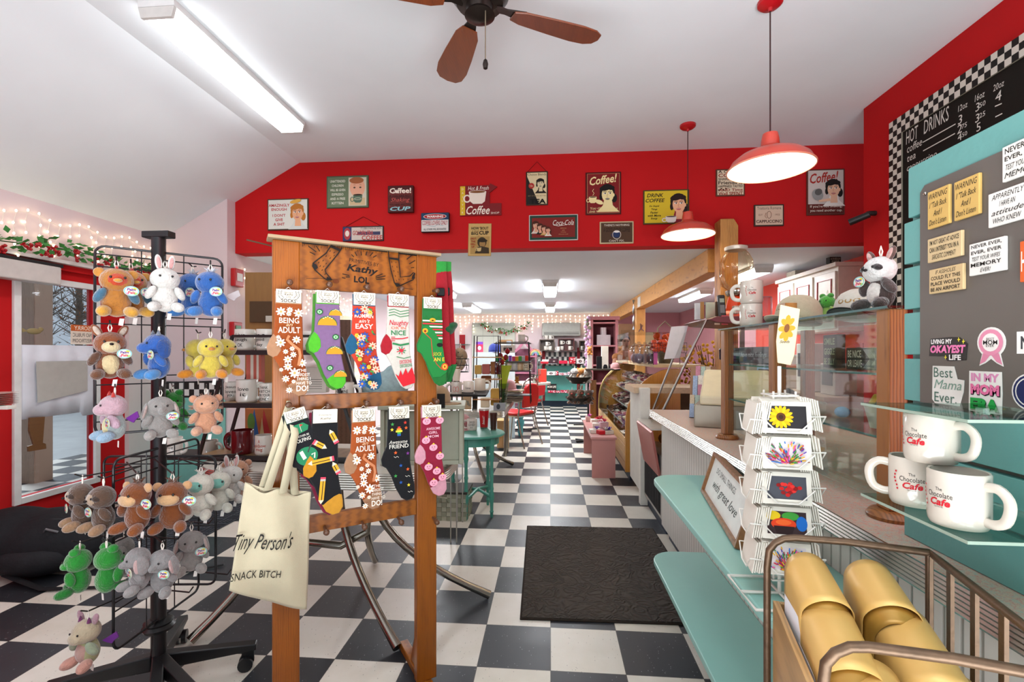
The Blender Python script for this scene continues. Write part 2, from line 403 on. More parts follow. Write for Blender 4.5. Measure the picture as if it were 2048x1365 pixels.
# timber posts and beam
TIM = wood('#c9914a', '#8a5526', (3, 3, 1), 0.55, 'rough_timber', freq=6)
TIMY = wood('#c9914a', '#8f5c2b', (3, 1, 3), 0.55, 'rough_timber_beam', freq=6)
struct('trim_post', MB().prism([(1.465, 0), (1.615, 0), (1.615, 2.40), (1.58, 2.46), (1.465, 2.46)], 4.2, 4.349, 'xz'), TIM, sm=0, bevel=0.006)
struct('trim_post_back', MB().box(1.46, 8.15, 0, 1.61, 8.30, 2.049), TIM, sm=0, bevel=0.006)
struct('trim_beam', MB().box(1.46, 4.515, 2.05, 1.61, YB, 2.269), TIMY, sm=0, bevel=0.006)

# ------------------------------------------------------------------ glazed door on the left and the world outside
d = thing('door_1', 'red entrance door with tall glass pane in the left wall', 'door', (XL, YD0, 0)); d['kind'] = 'structure'
del d['category']
def L_(x0, y0, z0, x1, y1, z1, mb=None): mb = mb or MB(); return mb.box(x0 - 0, y0 - YD0, z0, x1, y1 - YD0, z1)
gy0, gy1, gz0, gz1 = 2.985, 3.615, 0.235, 1.86
m = MB(); L_(-0.1, YD0, 0.02, -0.04, gy0 + 0.04, 1.93, m); L_(-0.1, gy1 - 0.04, 0.02, -0.04, YD1, 1.93, m)
L_(-0.1, gy0 + 0.04, 0.02, -0.04, gy1 - 0.04, gz0 + 0.04, m); L_(-0.1, gy0 + 0.04, gz1 - 0.04, -0.04, gy1 - 0.04, 1.93, m)
obj('door_leaf', m, RED, d, sm=0)
m = MB(); L_(-0.04, gy0, gz0, -0.015, gy0 + 0.045, gz1, m); L_(-0.04, gy1 - 0.045, gz0, -0.015, gy1, gz1, m)
L_(-0.04, gy0 + .045, gz0, -0.015, gy1 - .045, gz0 + 0.045, m); L_(-0.04, gy0 + .045, gz1 - 0.045, -0.015, gy1 - .045, gz1, m)
obj('glazing_frame', m, P('#dfe0dd', 0.4), d, sm=0, bevel=0.004)
obj('pane', L_(-0.06, gy0 + .03, gz0 + .03, -0.055, gy1 - .03, gz1 - .03), glass('#f2f7fa', 0.6), d, sm=0)
sh = MB().sheet(lambda a, b: (-0.035 + 0.006 * math.sin(a * 23) * (1 - b * 0.5), gy0 + 0.05 - YD0 + a * (gy1 - gy0 - 0.1), 0.83 + b * 0.53), 40, 4)
tag(obj('privacy_curtain', MB().sheet(lambda a, b: (XL - 0.028 + 0.004 * math.sin(a * 23), gy0 + 0.05 + a * (gy1 - gy0 - 0.1), 0.83 + b * 0.53 - (0.03 if a > .8 and b == 0 else 0)), 40, 4), P('#dfe2ea', 0.9, 0, 0.03), solid=0.002), 'white sheet covering the middle of the entrance door glass', 'curtain')
tag(obj('paper_notice', MB().prism([(3.13, 0.94), (3.5, 1.0), (3.5, 1.24), (3.12, 1.24)], XL - 0.0149, XL - 0.012, 'yz'), P('#b9b7b0', 0.9), sm=0), 'grey sheet of paper taped over the white door sheet', 'paper')
t = thing('restroom_sign', 'orange and white no public restroom sign seen from behind on the door', 'sign', (XL - 0.05, 3.49, 1.37), R(90))
obj('plate', MB().box(-0.09, -0.0015, 0, 0.09, 0.0015, 0.155), P('#e7d9c8', 0.6), t, sm=0)
pp = Paint(lambda x, z, o: (-x, -0.0015 - o, z)); pp.rect(-0.09, 0.105, 0.09, 0.155, '#c9642e'); pp.text('SORRY', 0, 0.13, 0.13, 0.034, '#f0e3d0', bold=0.01)
pp.text('NO PUBLIC', 0, 0.075, 0.15, 0.03, '#4a4a48'); pp.text('RESTROOM', 0, 0.03, 0.15, 0.03, '#4a4a48')
pp.build('lettering', t); t.rotation_euler = (0, 0, R(90))
# carved wooden bird of the glass and brown wooden stay at its foot
t = MB(); c0 = atX(68, 663, XL - 0.02); t.ell((c0.x, c0.y, c0.z), (0.012, 0.05, 0.022)); t.ell((c0.x, c0.y + 0.045, c0.z + 0.015), (0.01, 0.018, 0.016)); t.prism([(c0.y - 0.04, c0.z), (c0.y - 0.08, c0.z + 0.02), (c0.y - 0.075, c0.z - 0.01)], c0.x - 0.004, c0.x + 0.004, 'yz')
tag(obj('bird_ornament', t, P('#8d7f58', 0.8), sm=60), 'small carved bird hanging against the entrance door glass', 'ornament')
def wy(u, v, X): p = atX(u, v, X); return (p.y, p.z)
tag(obj('wooden_boot_jack', MB().prism([wy(58, 836, XL - .005), wy(88, 834, XL - .005), wy(84, 886, XL - .005), wy(90, 888, XL - .005), wy(91, 898, XL - .005), wy(56, 904, XL - .005), wy(55, 893, XL - .005), wy(66, 890, XL - .005), wy(57, 862, XL - .005)], XL - 0.013, XL + 0.004, 'yz'), wood('#6e4a2a'), sm=0, bevel=0.002), 'brown turned wooden ornament hanging at the foot of the door curtain', 'ornament')
# door closer box
t = thing('door_operator', 'brushed metal door operator box above the entrance door', 'door operator', (XL, 2.6, 1.80))
a0, a1 = atX(0, 530, XL + .08).y, atX(116, 530, XL + .08).y
obj('housing', MB().box(0.001, a0 - 2.6 - .3, 0.0, 0.11, a1 - 2.6, 0.13), P('#c9c6c0', 0.4, 0.3), t, sm=0, bevel=0.008)
obj('rail', MB().box(0.001, a0 - 2.6 - .3, 0.131, 0.09, a1 - 2.6 + 0.03, 0.155), P('#222222', 0.5), t, sm=0)
# outside
struct('ground_outside', MB().box(-30, -3, -0.3, XL - 0.12, 26, -0.12), P('#b4b5b4', 0.9, 0, 0.1, 2.5, 0.5, 30), sm=0)
tag(obj('snow_bank', MB().ell((-13, 14, -0.12), (1.2, 9, 0.3)), P('#dfe6ee', 0.9)), 'low bank of snow at the far edge of the car park', 'snow')
BK = P('#7d7268', 0.95, 0, 0.2, 8)
tr = thing('utility_pole', 'weathered square post just outside the entrance door', 'post', (-5.2, 4.38, -0.12))
obj('shaft', MB().box(-0.09, -0.09, 0, 0.09, 0.09, 3.2), wood('#a8937c', '#7a6856', (3, 3, 1)), tr, sm=0, bevel=0.01)
rnd = random.Random(3)
for i in range(11):
    x = -16 - 4 * (i % 2); y = 11.5 + i * 1.0; h = 6.5 + rnd.random() * 2
    g = 'bare trees beyond the car park'
    k = i % 3
    t = thing('bare_tree', ['bare grey tree beyond the car park seen through the door glass', 'bare tree with rusty leaves beyond the car park', 'bare tree with dry brown leaves beyond the car park'][k], 'tree', (x, y, -0.15), 0, g + [' of grey twigs', ' with rusty leaves', ' with brown leaves'][k])
    mb = MB(); mb.tube([(0, 0, 0), (0.05, 0, h * .5), (0.0, 0.1, h)], [0.16, 0.11, 0.03], 6); lf = MB()
    for j in range(46):
        z0 = h * (0.18 + 0.75 * rnd.random()); a = rnd.random() * 2 * PI; l = 0.6 + rnd.random() * 1.0
        p1 = (l * .5 * math.cos(a), l * .5 * math.sin(a), z0 + .25 * l); p2 = (l * math.cos(a + .3), l * math.sin(a + .3), z0 + .7 * l)
        mb.tube([(0, 0, z0), p1, p2], [0.04, 0.022, 0.008], 4)
        for q in range(5):
            mb.tube([p1, (p1[0] + rnd.uniform(-.6, .6), p1[1] + rnd.uniform(-.6, .6), p1[2] + rnd.uniform(.1, .7))], [0.014, 0.005], 3)
        if i % 3:
            for q in range(12):
                c = Vector(p1).lerp(Vector(p2), rnd.random()) + Vector((rnd.uniform(-.4, .4), rnd.uniform(-.4, .4), rnd.uniform(-.3, .4)))
                d1 = Vector((rnd.uniform(-1, 1), rnd.uniform(-1, 1), rnd.uniform(-1, 1))) * .06; d2 = Vector((rnd.uniform(-1, 1), rnd.uniform(-1, 1), rnd.uniform(-1, 1))) * .06
                lf.add([c, c + d1, c + d2], [(0, 1, 2)])
    obj('trunk', mb, BK, t)
    if i % 3: o = obj('foliage', lf, P(['#b06a3c', '#b06a3c', '#7c5a3f'][i % 3], 0.9), t, sm=0)
# ================================================================== signs on the red header and the menu board
def sign(name, label, u0, v0, u1, v1, th, edge, face, Y=None, cat='sign', rot=0, rim=None, hang=False, group=None):
    Y = Y or YH - 0.001
    a = atY(u0, v1, Y); b = atY(u1, v0, Y); w, h = b.x - a.x, b.z - a.z
    t = thing(name, label, cat, ((a.x + b.x) / 2, Y, a.z), 0, group)
    t.rotation_euler = (0, rot, 0)
    obj('plate', MB().box(-w / 2, -th, 0, w / 2, 0, h), P(edge, 0.5, 0, 0.04), t, sm=0, bevel=min(0.008, th * .4))
    pp = Paint(front(-th)); r = rim if rim is not None else 0.012
    pp.rect(-w / 2 + r, r, w / 2 - r, h - r, face)
    if hang:
        obj('hanging_cord', MB().tube([(-w / 2 * .85, -th * .5, h), (0, -th * .5, h + 0.09), (w / 2 * .85, -th * .5, h)], 0.0025, 5), P('#6b1414'), t)
    return t, pp, w, h
def lady(pp, cx, cy, s, skin='#e8b48c', hair='#6b3a22', lips='#b3202a', dress=None, line='#3b2018', flat=False):
    e = pp.ell
    pp.poly([(cx - .62 * s, cy - 1.0 * s), (cx - .28 * s, cy - .62 * s), (cx - .2 * s, cy - .3 * s), (cx + .25 * s, cy - .3 * s), (cx + .3 * s, cy - .62 * s), (cx + .68 * s, cy - 1.0 * s)], dress or skin)
    e(cx - .02 * s, cy + .18 * s, .44 * s, .46 * s, hair, rot=.2); e(cx + .38 * s, cy - .2 * s, .16 * s, .26 * s, hair); e(cx - .38 * s, cy - .1 * s, .1 * s, .2 * s, hair)
    pp.poly([(cx - .14 * s, cy - .3 * s), (cx + .2 * s, cy - .3 * s), (cx + .24 * s, cy - .8 * s), (cx - .18 * s, cy - .8 * s)], skin)
    e(cx, cy, .34 * s, .45 * s, skin, rot=.1); e(cx + .34 * s, cy - .02 * s, .06 * s, .1 * s, skin)
    e(cx - .1 * s, cy + .42 * s, .38 * s, .17 * s, hair, rot=.25); e(cx + .2 * s, cy + .4 * s, .2 * s, .13 * s, hair)
    for q in (-1, 1):
        x = cx + q * .145 * s - .02 * s
        e(x, cy + .08 * s, .085 * s, .045 * s, '#f6efe6'); e(x + .02 * s, cy + .08 * s, .036 * s, .04 * s, line)
        pp.line([(x - .1 * s, cy + .17 * s), (x, cy + .205 * s), (x + .1 * s, cy + .18 * s)], .025 * s, line)
        pp.line([(x - .09 * s, cy + .1 * s), (x, cy + .135 * s), (x + .09 * s, cy + .11 * s)], .018 * s, line)
    pp.line([(cx - .0 * s, cy + .04 * s), (cx - .05 * s, cy - .1 * s), (cx + .02 * s, cy - .12 * s)], .016 * s, '#a5694a')
    e(cx - .01 * s, cy - .245 * s, .12 * s, .05 * s, lips); pp.line([(cx - .1 * s, cy - .24 * s), (cx + .08 * s, cy - .24 * s)], .018 * s, '#f4ece6')
def cup(pp, cx, cy, w, h, col, drink='#3a2014', line=None):
    pp.ring(cx - w * .6, cy - h * .05, w * .18, h * .28, w * .08, col)
    pp.poly([(cx - w / 2, cy + h / 2), (cx + w / 2, cy + h / 2), (cx + w * .42, cy - h * .3), (cx + w * .25, cy - h / 2), (cx - w * .25, cy - h / 2), (cx - w * .42, cy - h * .3)], col)
    pp.ell(cx, cy + h / 2, w / 2, h * .13, col); pp.ell(cx, cy + h / 2, w * .44, h * .095, drink)

t, p_, w, h = sign('tin_sign', 'white tin sign with blonde woman and red lettering, leftmost on the red header', 536, 397, 618, 462, .012, '#4a3a2c', '#d9dbd2')
for s_, y in (('AMAZINGLY', .79), ('ENOUGH', .66), ("I DON'T", .47), ('GIVE', .33), ('A SHIT', .19)): p_.text(s_, -w * .21, h * y, None, h * .09, '#b3262c', bold=.02)
lady(p_, w * .24, h * .52, h * .5, '#e2ab84', '#b5722e', '#a8434a', '#cfd4cf'); p_.ell(w * .2, h * .9, w * .14, h * .06, '#d9a648', rot=.2); p_.build('printed_picture', t)
t, p_, w, h = sign('tin_sign', 'green tin sign about unattended children with a child drinking from a cup', 654, 351, 738, 418, .012, '#4b5540', '#67785c')
for i, s_ in enumerate(('UNATTENDED', 'CHILDREN', 'WILL BE GIVEN', 'ESPRESSO', 'AND A FREE', 'KITTEN')): p_.text(s_, -w * .23, h * (.83 - .135 * i), w * (.36 if len(s_) > 8 else .28), h * .075, '#d9dccb', bold=.02)
p_.rect(w * .03, h * .06, w * .45, h * .93, '#cfc9b4'); p_.ell(w * .24, h * .62, w * .18, h * .3, '#e0a98c'); p_.ell(w * .22, h * .84, w * .17, h * .1, '#a3623c')
for q in (-1, 1): p_.ell(w * (.24 + .07 * q), h * .62, w * .026, h * .025, '#4a4238'); p_.line([(w * (.24 + .07 * q) - .01, h * .7), (w * (.24 + .07 * q) + .01, h * .7)], .003, '#8a5a3c')
p_.rect(w * .06, h * .08, w * .42, h * .3, '#c9b48c'); cup(p_, w * .25, h * .27, w * .22, h * .24, '#54705c'); p_.ring(w * .25, h * .27, w * .08, h * .03, .004, '#c9c8b0'); p_.build('printed_picture', t)
t, p_, w, h = sign('hanging_plaque', 'narrow white coffee plaque with blue panel hanging by a cord above the sock stand', 686, 452, 768, 484, .01, '#3c2626', '#c9bfb4', hang=True)
p_.rect(-w * .49, h * .05, -w * .28, h * .95, '#2f3560'); p_.ell(-w * .385, h * .5, w * .085, h * .4, '#a33a40'); p_.ell(-w * .385, h * .52, w * .05, h * .2, '#e0d6c8')
p_.rect(-w * .14, h * .4, w * .42, h * .62, '#3b3a58'); p_.text('F.S.BROWN & SON', w * .2, h * .84, w * .5, h * .14, '#333333'); p_.text('GOLDEN ERA', 0, h * .55, w * .5, h * .3, '#b04c46', bold=.02); p_.text('COFFEE', w * .22, h * .22, w * .5, h * .3, '#b03a36', bold=.02); p_.build('printed_picture', t)
t, p_, w, h = sign('box_sign', 'dark red wooden box sign reading Coffee with pale blue CUP at its foot', 778, 373, 829, 428, .04, '#4e1d1c', '#5c2220')
for y, c in ((.9, '#4a1a1a'), (.7, '#6a2a26'), (.5, '#521f1d'), (.3, '#6a2a26'), (.1, '#4a1a1a')): p_.rect(-w * .46, h * (y - .09), w * .46, h * (y + .07), c)
p_.text('C ffee!', 0, h * .8, w * .84, h * .2, '#efe3d2', bold=.03); cup(p_, -w * .13, h * .77, w * .17, h * .12, '#efe3d2'); p_.text('IF YOU ARE NOT', 0, h * .61, w * .84, h * .08, '#1c1210'); p_.text('Shaking', 0, h * .44, w * .74, h * .19, '#c4574e', shear=.3)
p_.text('YOU NEED ANOTHER', 0, h * .28, w * .84, h * .08, '#1c1210'); p_.text('CUP', 0, h * .13, w * .8, h * .15, '#8fc2c8', shear=.2, bold=.03); p_.build('lettering', t)
t, p_, w, h = sign('box_sign', 'white coffee lovers only box sign with a dark blue warning band', 844, 427, 900, 467, .04, '#2b2a2c', '#d6d5cf', rim=.006)
p_.rect(-w * .48, h * .62, w * .48, h * .97, '#1f3c5c'); p_.ell(0, h * .79, w * .41, h * .14, '#e3ddd5'); p_.ell(0, h * .79, w * .39, h * .12, '#a9232b'); p_.text('WARNING', 0, h * .79, w * .58, h * .12, '#f0ece6', bold=.03)
p_.text('COFFEE LOVERS ONLY', 0, h * .47, w * .9, h * .22, '#a8323a', bold=.01); p_.line([(-w * .3, h * .34), (0, h * .28), (w * .1, h * .38), (w * .3, h * .3)], .003, '#6aa6b0'); p_.text('ALL OTHERS WILL BE ROASTED', 0, h * .14, w * .8, h * .1, '#2c2c30', bold=.01); p_.build('lettering', t)
# arrow coffee shop sign
a = atY(920, 433, YH - .001); b = atY(1003, 368, YH - .001); w, h = b.x - a.x, b.z - a.z
t = thing('coffee_shop_sign', 'cut-out coffee shop sign with an arrow, a yellow strip and a white cup', 'sign', ((a.x + b.x) / 2, YH - .001, a.z))
def rr(x, y): return (w * (x - .5), h * y)
m = MB().prism([rr(.13, .96), rr(.72, .96), rr(.72, 1.02), rr(.9, .9), rr(.72, .72), rr(.72, .38), rr(1.0, .38), rr(1.0, 0), rr(0, 0), rr(0, .96)], -0.012, 0, 'xz')
obj('plate', m, P('#7c1d20', .5), t, sm=0)
p_ = Paint(front(-0.012)); p_.poly([rr(.01, .02), rr(.13, .02), rr(.13, .94), rr(.01, .94)], '#d6b62c')
for i, ch_ in enumerate('ESPRESSO'[:7]): p_.text('DAILY FRESH'.replace(' ', '')[i], *rr(.07, .85 - .125 * i), None, h * .06, '#efe7cf')
p_.text('Hot & Fresh', *rr(.45, .87), w * .5, h * .12, '#f0e6d8', shear=.25); cup(p_, *rr(.43, .56), w * .42, h * .38, '#e9e0d0', '#7a4a22'); p_.text('Coffee', *rr(.44, .17), w * .56, h * .27, '#f2ead9', shear=.3, bold=.01); p_.text('SHOP', *rr(.85, .07), w * .2, h * .06, '#f2ead9'); p_.build('lettering', t)
t, p_, w, h = sign('poster', 'tan paper poster of a man with a big cup, its foot hanging below the header', 936, 447, 982, 513, .006, '#a88a52', '#c6a868', rim=.004, rot=.02)
p_.rect(-w * .4, h * .05, w * .43, h * .6, '#ab8c50'); p_.ell(w * .1, h * .42, w * .2, h * .16, '#3a2e1c'); p_.ell(w * .12, h * .38, w * .13, h * .11, '#9a7a48'); p_.ell(w * .12, h * .47, w * .22, h * .05, '#2c2416')
p_.poly([(-w * .2, h * .08), (-w * .1, h * .28), (w * .1, h * .3), (w * .4, h * .25), (w * .42, h * .08)], '#3a2e1c'); cup(p_, -w * .02, h * .2, w * .2, h * .12, '#c7b078'); p_.text("HOW 'BOUT", 0, h * .85, w * .74, h * .09, '#241c12', bold=.02)
p_.text('A NICE', -w * .2, h * .76, w * .3, h * .04, '#241c12'); p_.text('BIG', -w * .22, h * .69, w * .3, h * .09, '#241c12', bold=.02); p_.text('CUP', w * .18, h * .71, w * .42, h * .12, '#241c12', bold=.03); p_.text('OF', -w * .05, h * .61, None, h * .03, '#a03020')
for i, s_ in enumerate(('SHUT', 'THE', 'HELL', 'UP')): p_.text(s_, -w * .28, h * (.53 - .085 * i), None, h * .055, '#a03020', bold=.02)
p_.build('printed_picture', t)
t, p_, w, h = sign('hanging_plaque', 'tall cream and black tea plaque with a woman, hanging by a red cord', 1052, 343, 1096, 412, .01, '#3a2c20', '#d9cba0', hang=True)
p_.poly([(-w * .48, h * .03), (-w * .48, h * .9), (w * .1, h * .03)], '#23211e'); p_.text('Choice Blends', 0, h * .91, w * .84, h * .07, '#23211e'); lady(p_, w * .16, h * .62, h * .27, '#d9cba0', '#1e1b18', '#1e1b18', '#1e1b18', '#1e1b18'); p_.ell(-w * .25, h * .57, w * .13, h * .085, '#a8322c'); p_.text('12c', -w * .25, h * .57, None, h * .05, '#e3d7b0')
p_.text('BEST OF BLENDS, BEST TEA', 0, h * .27, w * .8, h * .04, '#8a7c58'); p_.text('TEA', w * .04, h * .11, w * .72, h * .14, '#141210', bold=.04); p_.build('printed_picture', t)
t, p_, w, h = sign('framed_advert', 'green framed soda advert of four cheerful women in the white outer frame', 1058, 429, 1156, 483, .014, '#cfcac2', '#1d4438', rim=.008)
p_.rect(-w * .44, h * .12, w * .44, h * .88, '#7c2620')
for i, (x, y, s_) in enumerate(((-.36, .58, .3), (-.27, .5, .26), (-.19, .44, .24), (-.11, .38, .22))): lady(p_, w * x, h * y, h * s_, '#dfa988', '#4a2418', '#b3202a', ['#d8cfc0', '#1c1c1c', '#c8a860', '#e6ded0'][i])
p_.text('Coca-Cola', w * .2, h * .66, w * .42, h * .2, '#efe8dc', shear=.35, bold=.0); p_.line([(w * 0, h * .57), (w * .1, h * .53), (w * .28, h * .58)], .004, '#efe8dc')
for i, s_ in enumerate(('delicious', 'and', 'refreshing', 'all the year round')): p_.text(s_, w * .2, h * (.45 - .08 * i), None, h * .045, '#c99c6a')
p_.build('printed_picture', t)
t, p_, w, h = sign('tin_sign', 'maroon tin sign of a woman raising a cup under large cream Coffee lettering', 1171, 344, 1242, 431, .012, '#4a1412', '#7a1a1c')
p_.line([(-w * .45, h * .04), (w * .45, h * .04), (w * .45, h * .96), (-w * .45, h * .96)], .003, '#caa070', True); p_.text('Coffee!', 0, h * .82, w * .78, h * .2, '#ecdca0', shear=.35, bold=.02, rot=.12)
lady(p_, w * .12, h * .46, h * .4, '#ecdca0', '#15100e', '#15100e', '#ecdca0', '#15100e'); cup(p_, -w * .3, h * .34, w * .22, h * .14, '#ecdca0'); p_.line([(-w * .3, h * .45), (-w * .26, h * .5), (-w * .31, h * .55), (-w * .27, h * .6)], .004, '#ecdca0'); p_.ell(-w * .12, h * .29, w * .12, h * .05, '#ecdca0', rot=-.4)
p_.text('You can', -w * .2, h * .15, w * .34, h * .06, '#ecdca0', shear=.2, rot=.08); p_.text("sleep when you're dead!", 0, h * .09, w * .8, h * .07, '#ecdca0', shear=.2, rot=.08); p_.build('printed_picture', t)
t, p_, w, h = sign('framed_sign', 'brown wood-framed sign with a small blue and white cup', 1199, 443, 1267, 489, .014, '#c2b28c', '#4e3826', rim=.012)
p_.text("THERE'S NOTHING", 0, h * .83, w * .74, h * .09, '#e6dfce'); p_.text('A GOOD CUP OF COFFEE', 0, h * .62, w * .78, h * .2, '#2e1f14', bold=.02); cup(p_, 0, h * .4, w * .2, h * .26, '#27365c'); p_.ell(0, h * .53, w * .09, h * .04, '#e9e6df'); p_.ring(0, h * .4, w * .12, h * .19, .004, '#d9d4c8'); p_.text("CAN'T FIX.", 0, h * .13, w * .45, h * .09, '#e6dfce'); p_.build('lettering', t)
t, p_, w, h = sign('tin_sign', 'yellow tin sign reading DRINK COFFEE with a smiling dark-haired woman', 1286, 379, 1378, 450, .012, '#4a4420', '#d3b82a')
p_.text('DRINK', -w * .24, h * .84, w * .36, h * .11, '#1c1a14', shear=.25, bold=.02); p_.text('COFFEE', -w * .24, h * .69, w * .42, h * .11, '#1c1a14', shear=.25, bold=.02)
for i, s_ in enumerate(('Do Stupid', 'Things', 'Faster', 'with More', 'Energy')): p_.text(s_, -w * .26, h * (.52 - .09 * i), None, h * .065, '#1c1a14', shear=.25, bold=.02)
lady(p_, w * .27, h * .55, h * .52, '#e8b08a', '#241612', '#b3202a', '#8a2430'); cup(p_, w * .1, h * .12, w * .24, h * .17, '#e6e0d8'); p_.build('printed_picture', t)
t, p_, w, h = sign('tin_sign', 'cream coffee bean sign of stacked words partly behind the nearer pendant lamp', 1431, 338, 1489, 394, .012, '#5a3a2c', '#d9c9ac')
for i, (s_, c_, hh) in enumerate((('A CUP OF', '#3a221a', .1), ('COFFEE', '#8a2a20', .13), ('SHARED WITH', '#3a221a', .09), ('Friends is', '#3a221a', .13), ('HAPPINESS TASTED', '#3a221a', .09), ('AND Time', '#8a2a20', .1), ('Well SPENT', '#8a2a20', .13))): p_.text(s_, 0, h * (.9 - .135 * i), w * .84, h * hh, c_, bold=.02)
for q in range(4): p_.ell(-w * .4 + .02 * q, h * .23 + .01 * (q % 2), .009, .006, '#4a2a1c', rot=q)
p_.build('lettering', t)
t, p_, w, h = sign('tin_sign', 'small cream cappuccino sign with a line-drawn cup, between the lamp and the coffee woman', 1507, 409, 1567, 454, .012, '#3a2c26', '#d3b8a0')
p_.text('Trattoria Romana', 0, h * .83, w * .8, h * .13, '#4c4a4c'); p_.text('EST', -w * .28, h * .52, None, h * .08, '#6a4a3c'); p_.text('1922', w * .28, h * .52, None, h * .08, '#6a4a3c'); p_.ring(0, h * .52, w * .07, h * .16, .004, '#6a4a3c'); p_.line([(-w * .08, h * .36), (-w * .14, h * .45), (-w * .1, h * .62)], .004, '#8a5a44'); p_.text('CAPPUCCINO', 0, h * .22, w * .86, h * .14, '#4a1e1c', bold=.02); p_.build('lettering', t)
t, p_, w, h = sign('tin_sign', 'pale tin sign of a woman pouring coffee over a brown band, rightmost on the header', 1612, 338, 1688, 432, .012, '#5a2c22', '#c6b8b0')
p_.rect(-w * .47, h * .03, w * .47, h * .24, '#5c2018'); p_.text('Coffee!', -w * .04, h * .82, w * .76, h * .22, '#a02a22', shear=.35, bold=.02, rot=.1); lady(p_, w * .2, h * .55, h * .36, '#e3b494', '#1c1614', '#a02a22', '#e3ddd4'); p_.ell(-w * .22, h * .44, w * .14, h * .13, '#8f8d8a', rot=.5); p_.ell(-w * .2, h * .5, w * .1, h * .07, '#5a5654', rot=.5); p_.poly([(-w * .2, h * .32), (w * .1, h * .36), (w * .12, h * .3), (-w * .18, h * .28)], '#e3b494')
p_.text("If you're not shaking,", 0, h * .18, w * .84, h * .07, '#efe4d4'); p_.text('you need another cup.', 0, h * .09, w * .84, h * .07, '#efe4d4'); p_.build('printed_picture', t)

# menu blackboard on the right partition: local x runs towards the camera
def onwall(x, d=0.0): return None
t = thing('menu_blackboard', 'black menu board in a chequered border on the right wall, chalked HOT DRINKS', 'menu board', (XR - 0.001, 3.42, 1.30), -PI / 2)
wl = 2.1; ht = 1.57; bw = 0.112
obj('board', MB().box(bw, -0.02, 0, wl, 0, ht - bw), P('#17140f', .7, 0, .05), t, sm=0)
m = MB(); q = bw / 3; BK_, WH_ = P('#1c1a18', .5, 0, 0), P('#d8d2c6', .5, 0, 0)
nz = int(ht / q); nx = int(wl / q)
for i in range(nx):
    for j in range(3): m.add([(i * q, -0.03, ht - (j + 1) * q), ((i + 1) * q, -0.03, ht - (j + 1) * q), ((i + 1) * q, -0.03, ht - j * q), (i * q, -0.03, ht - j * q)], [(0, 1, 2, 3)], BK_ if (i + j) % 2 else WH_)
for j in range(3, nz):
    for i in range(3): m.add([(i * q, -0.03, ht - (j + 1) * q), ((i + 1) * q, -0.03, ht - (j + 1) * q), ((i + 1) * q, -0.03, ht - j * q), (i * q, -0.03, ht - j * q)], [(0, 1, 2, 3)], BK_ if (i + j) % 2 else WH_)
m.box(0, -0.0295, ht - bw, wl, 0, ht, P('#8a8272', .5)); m.box(0, -0.0295, 0, bw, 0, ht - bw, P('#8a8272', .5))
obj('chequered_border', m, None, t, sm=0)
p_ = Paint(front(-0.02)); CH = '#d8d5cc'
def mp_(u, v): p = atX(u, v, XR - .021); return (3.42 - p.y, p.z - 1.30)
MW = {'HOT': 24, 'DRINKS': 50, 'coffee': 30, 'tea': 17, 'cappuccino': 60, '12oz': 19, '16oz': 20, '20oz': 22}
def mt(s_, u, v, h_, **k):
    x, y = mp_(u, v); w_ = MW.get(s_); p_.text(s_, x, y, abs(mp_(u + w_ / 2, v)[0] - mp_(u - w_ / 2, v)[0]) if w_ else None, h_, CH, **k)
mt('HOT', 1824, 270, .085, shear=.1); mt('DRINKS', 1872, 241, .085, shear=.1); mt('coffee', 1829, 291, .05, shear=.15); mt('tea', 1823, 315, .036, shear=.15); mt('cappuccino', 1843, 325, .05, shear=.15)
mt('12oz', 1926, 213, .034, shear=.15); mt('16oz', 1960, 192, .036, shear=.15); mt('20oz', 1998, 171, .034, shear=.15)
mt('3', 1921, 239, .05, shear=.1); mt('3', 1956, 214, .045, shear=.1); mt('50', 1966, 208, .026, shear=.1); mt('4', 1998, 192, .05, shear=.1)
mt('2', 1920, 258, .05, shear=.1); mt('75', 1930, 251, .026, shear=.1); mt('3', 1956, 236, .045, shear=.1); mt('25', 1966, 229, .026, shear=.1); mt('4', 1921, 274, .04); mt('50', 1931, 268, .024); mt('5', 1959, 254, .045)
for a_, b_ in (((1847, 285), (1913, 248)), ((1848, 302), (1912, 267)), ((1992, 213), (2006, 207)), ((1993, 234), (2007, 227))): p_.line([mp_(*a_), mp_(*b_)], .006, CH)
for u, v in ((1802, 262), (1900, 198), (2036, 116), (2045, 108)): x, y = mp_(u, v); p_.ell(x, y, .012, .008, CH); p_.ell(x + .02, y + .005, .01, .008, CH)
p_.build('chalk_lettering', t)
# camera on the wall end
t = thing('security_camera', 'black bullet security camera on the end of the right red wall', 'camera', (XR, 3.60, 2.25))
obj('mount', MB().tube([(-0.001, 0, .06), (-0.05, 0, .06), (-0.09, .01, .03)], .018, 10), P('#1b1a19', .4), t)
obj('camera_body', MB().tube([(-0.06, -0.03, .045), (-0.15, .05, 0.01)], [.022, .025], 14), P('#1b1a19', .35), t)
# slogan box sign leaning beside it
t = thing('box_sign', 'black box sign of stacked white slogans under the security camera, THINK DEEPLY on top', 'sign', (XR - 0.002, 3.43, 1.53), -PI / 2)
e0 = atX(1735, 500, XR - .04); e1 = atX(1776, 500, XR - .04); wz = e0.y - e1.y
obj('plate', MB().box(-0.13, -0.05, 0, wz - .13, 0, 0.33), P('#15130f', .6), t, sm=0)
p_ = Paint(front(-0.05))
for i, s_ in enumerate(('THINK DEEPLY,', 'SPEAK GENTLY,', 'LOVE MUCH,', 'LAUGH A LOT,', 'WORK HARD,', 'GIVE FREELY,', '& BE KIND.')): p_.text(s_, wz / 2 - .13, .305 - i * .044, wz * .9, .03, '#d9d4c8', bold=.02)
p_.build('lettering', t)

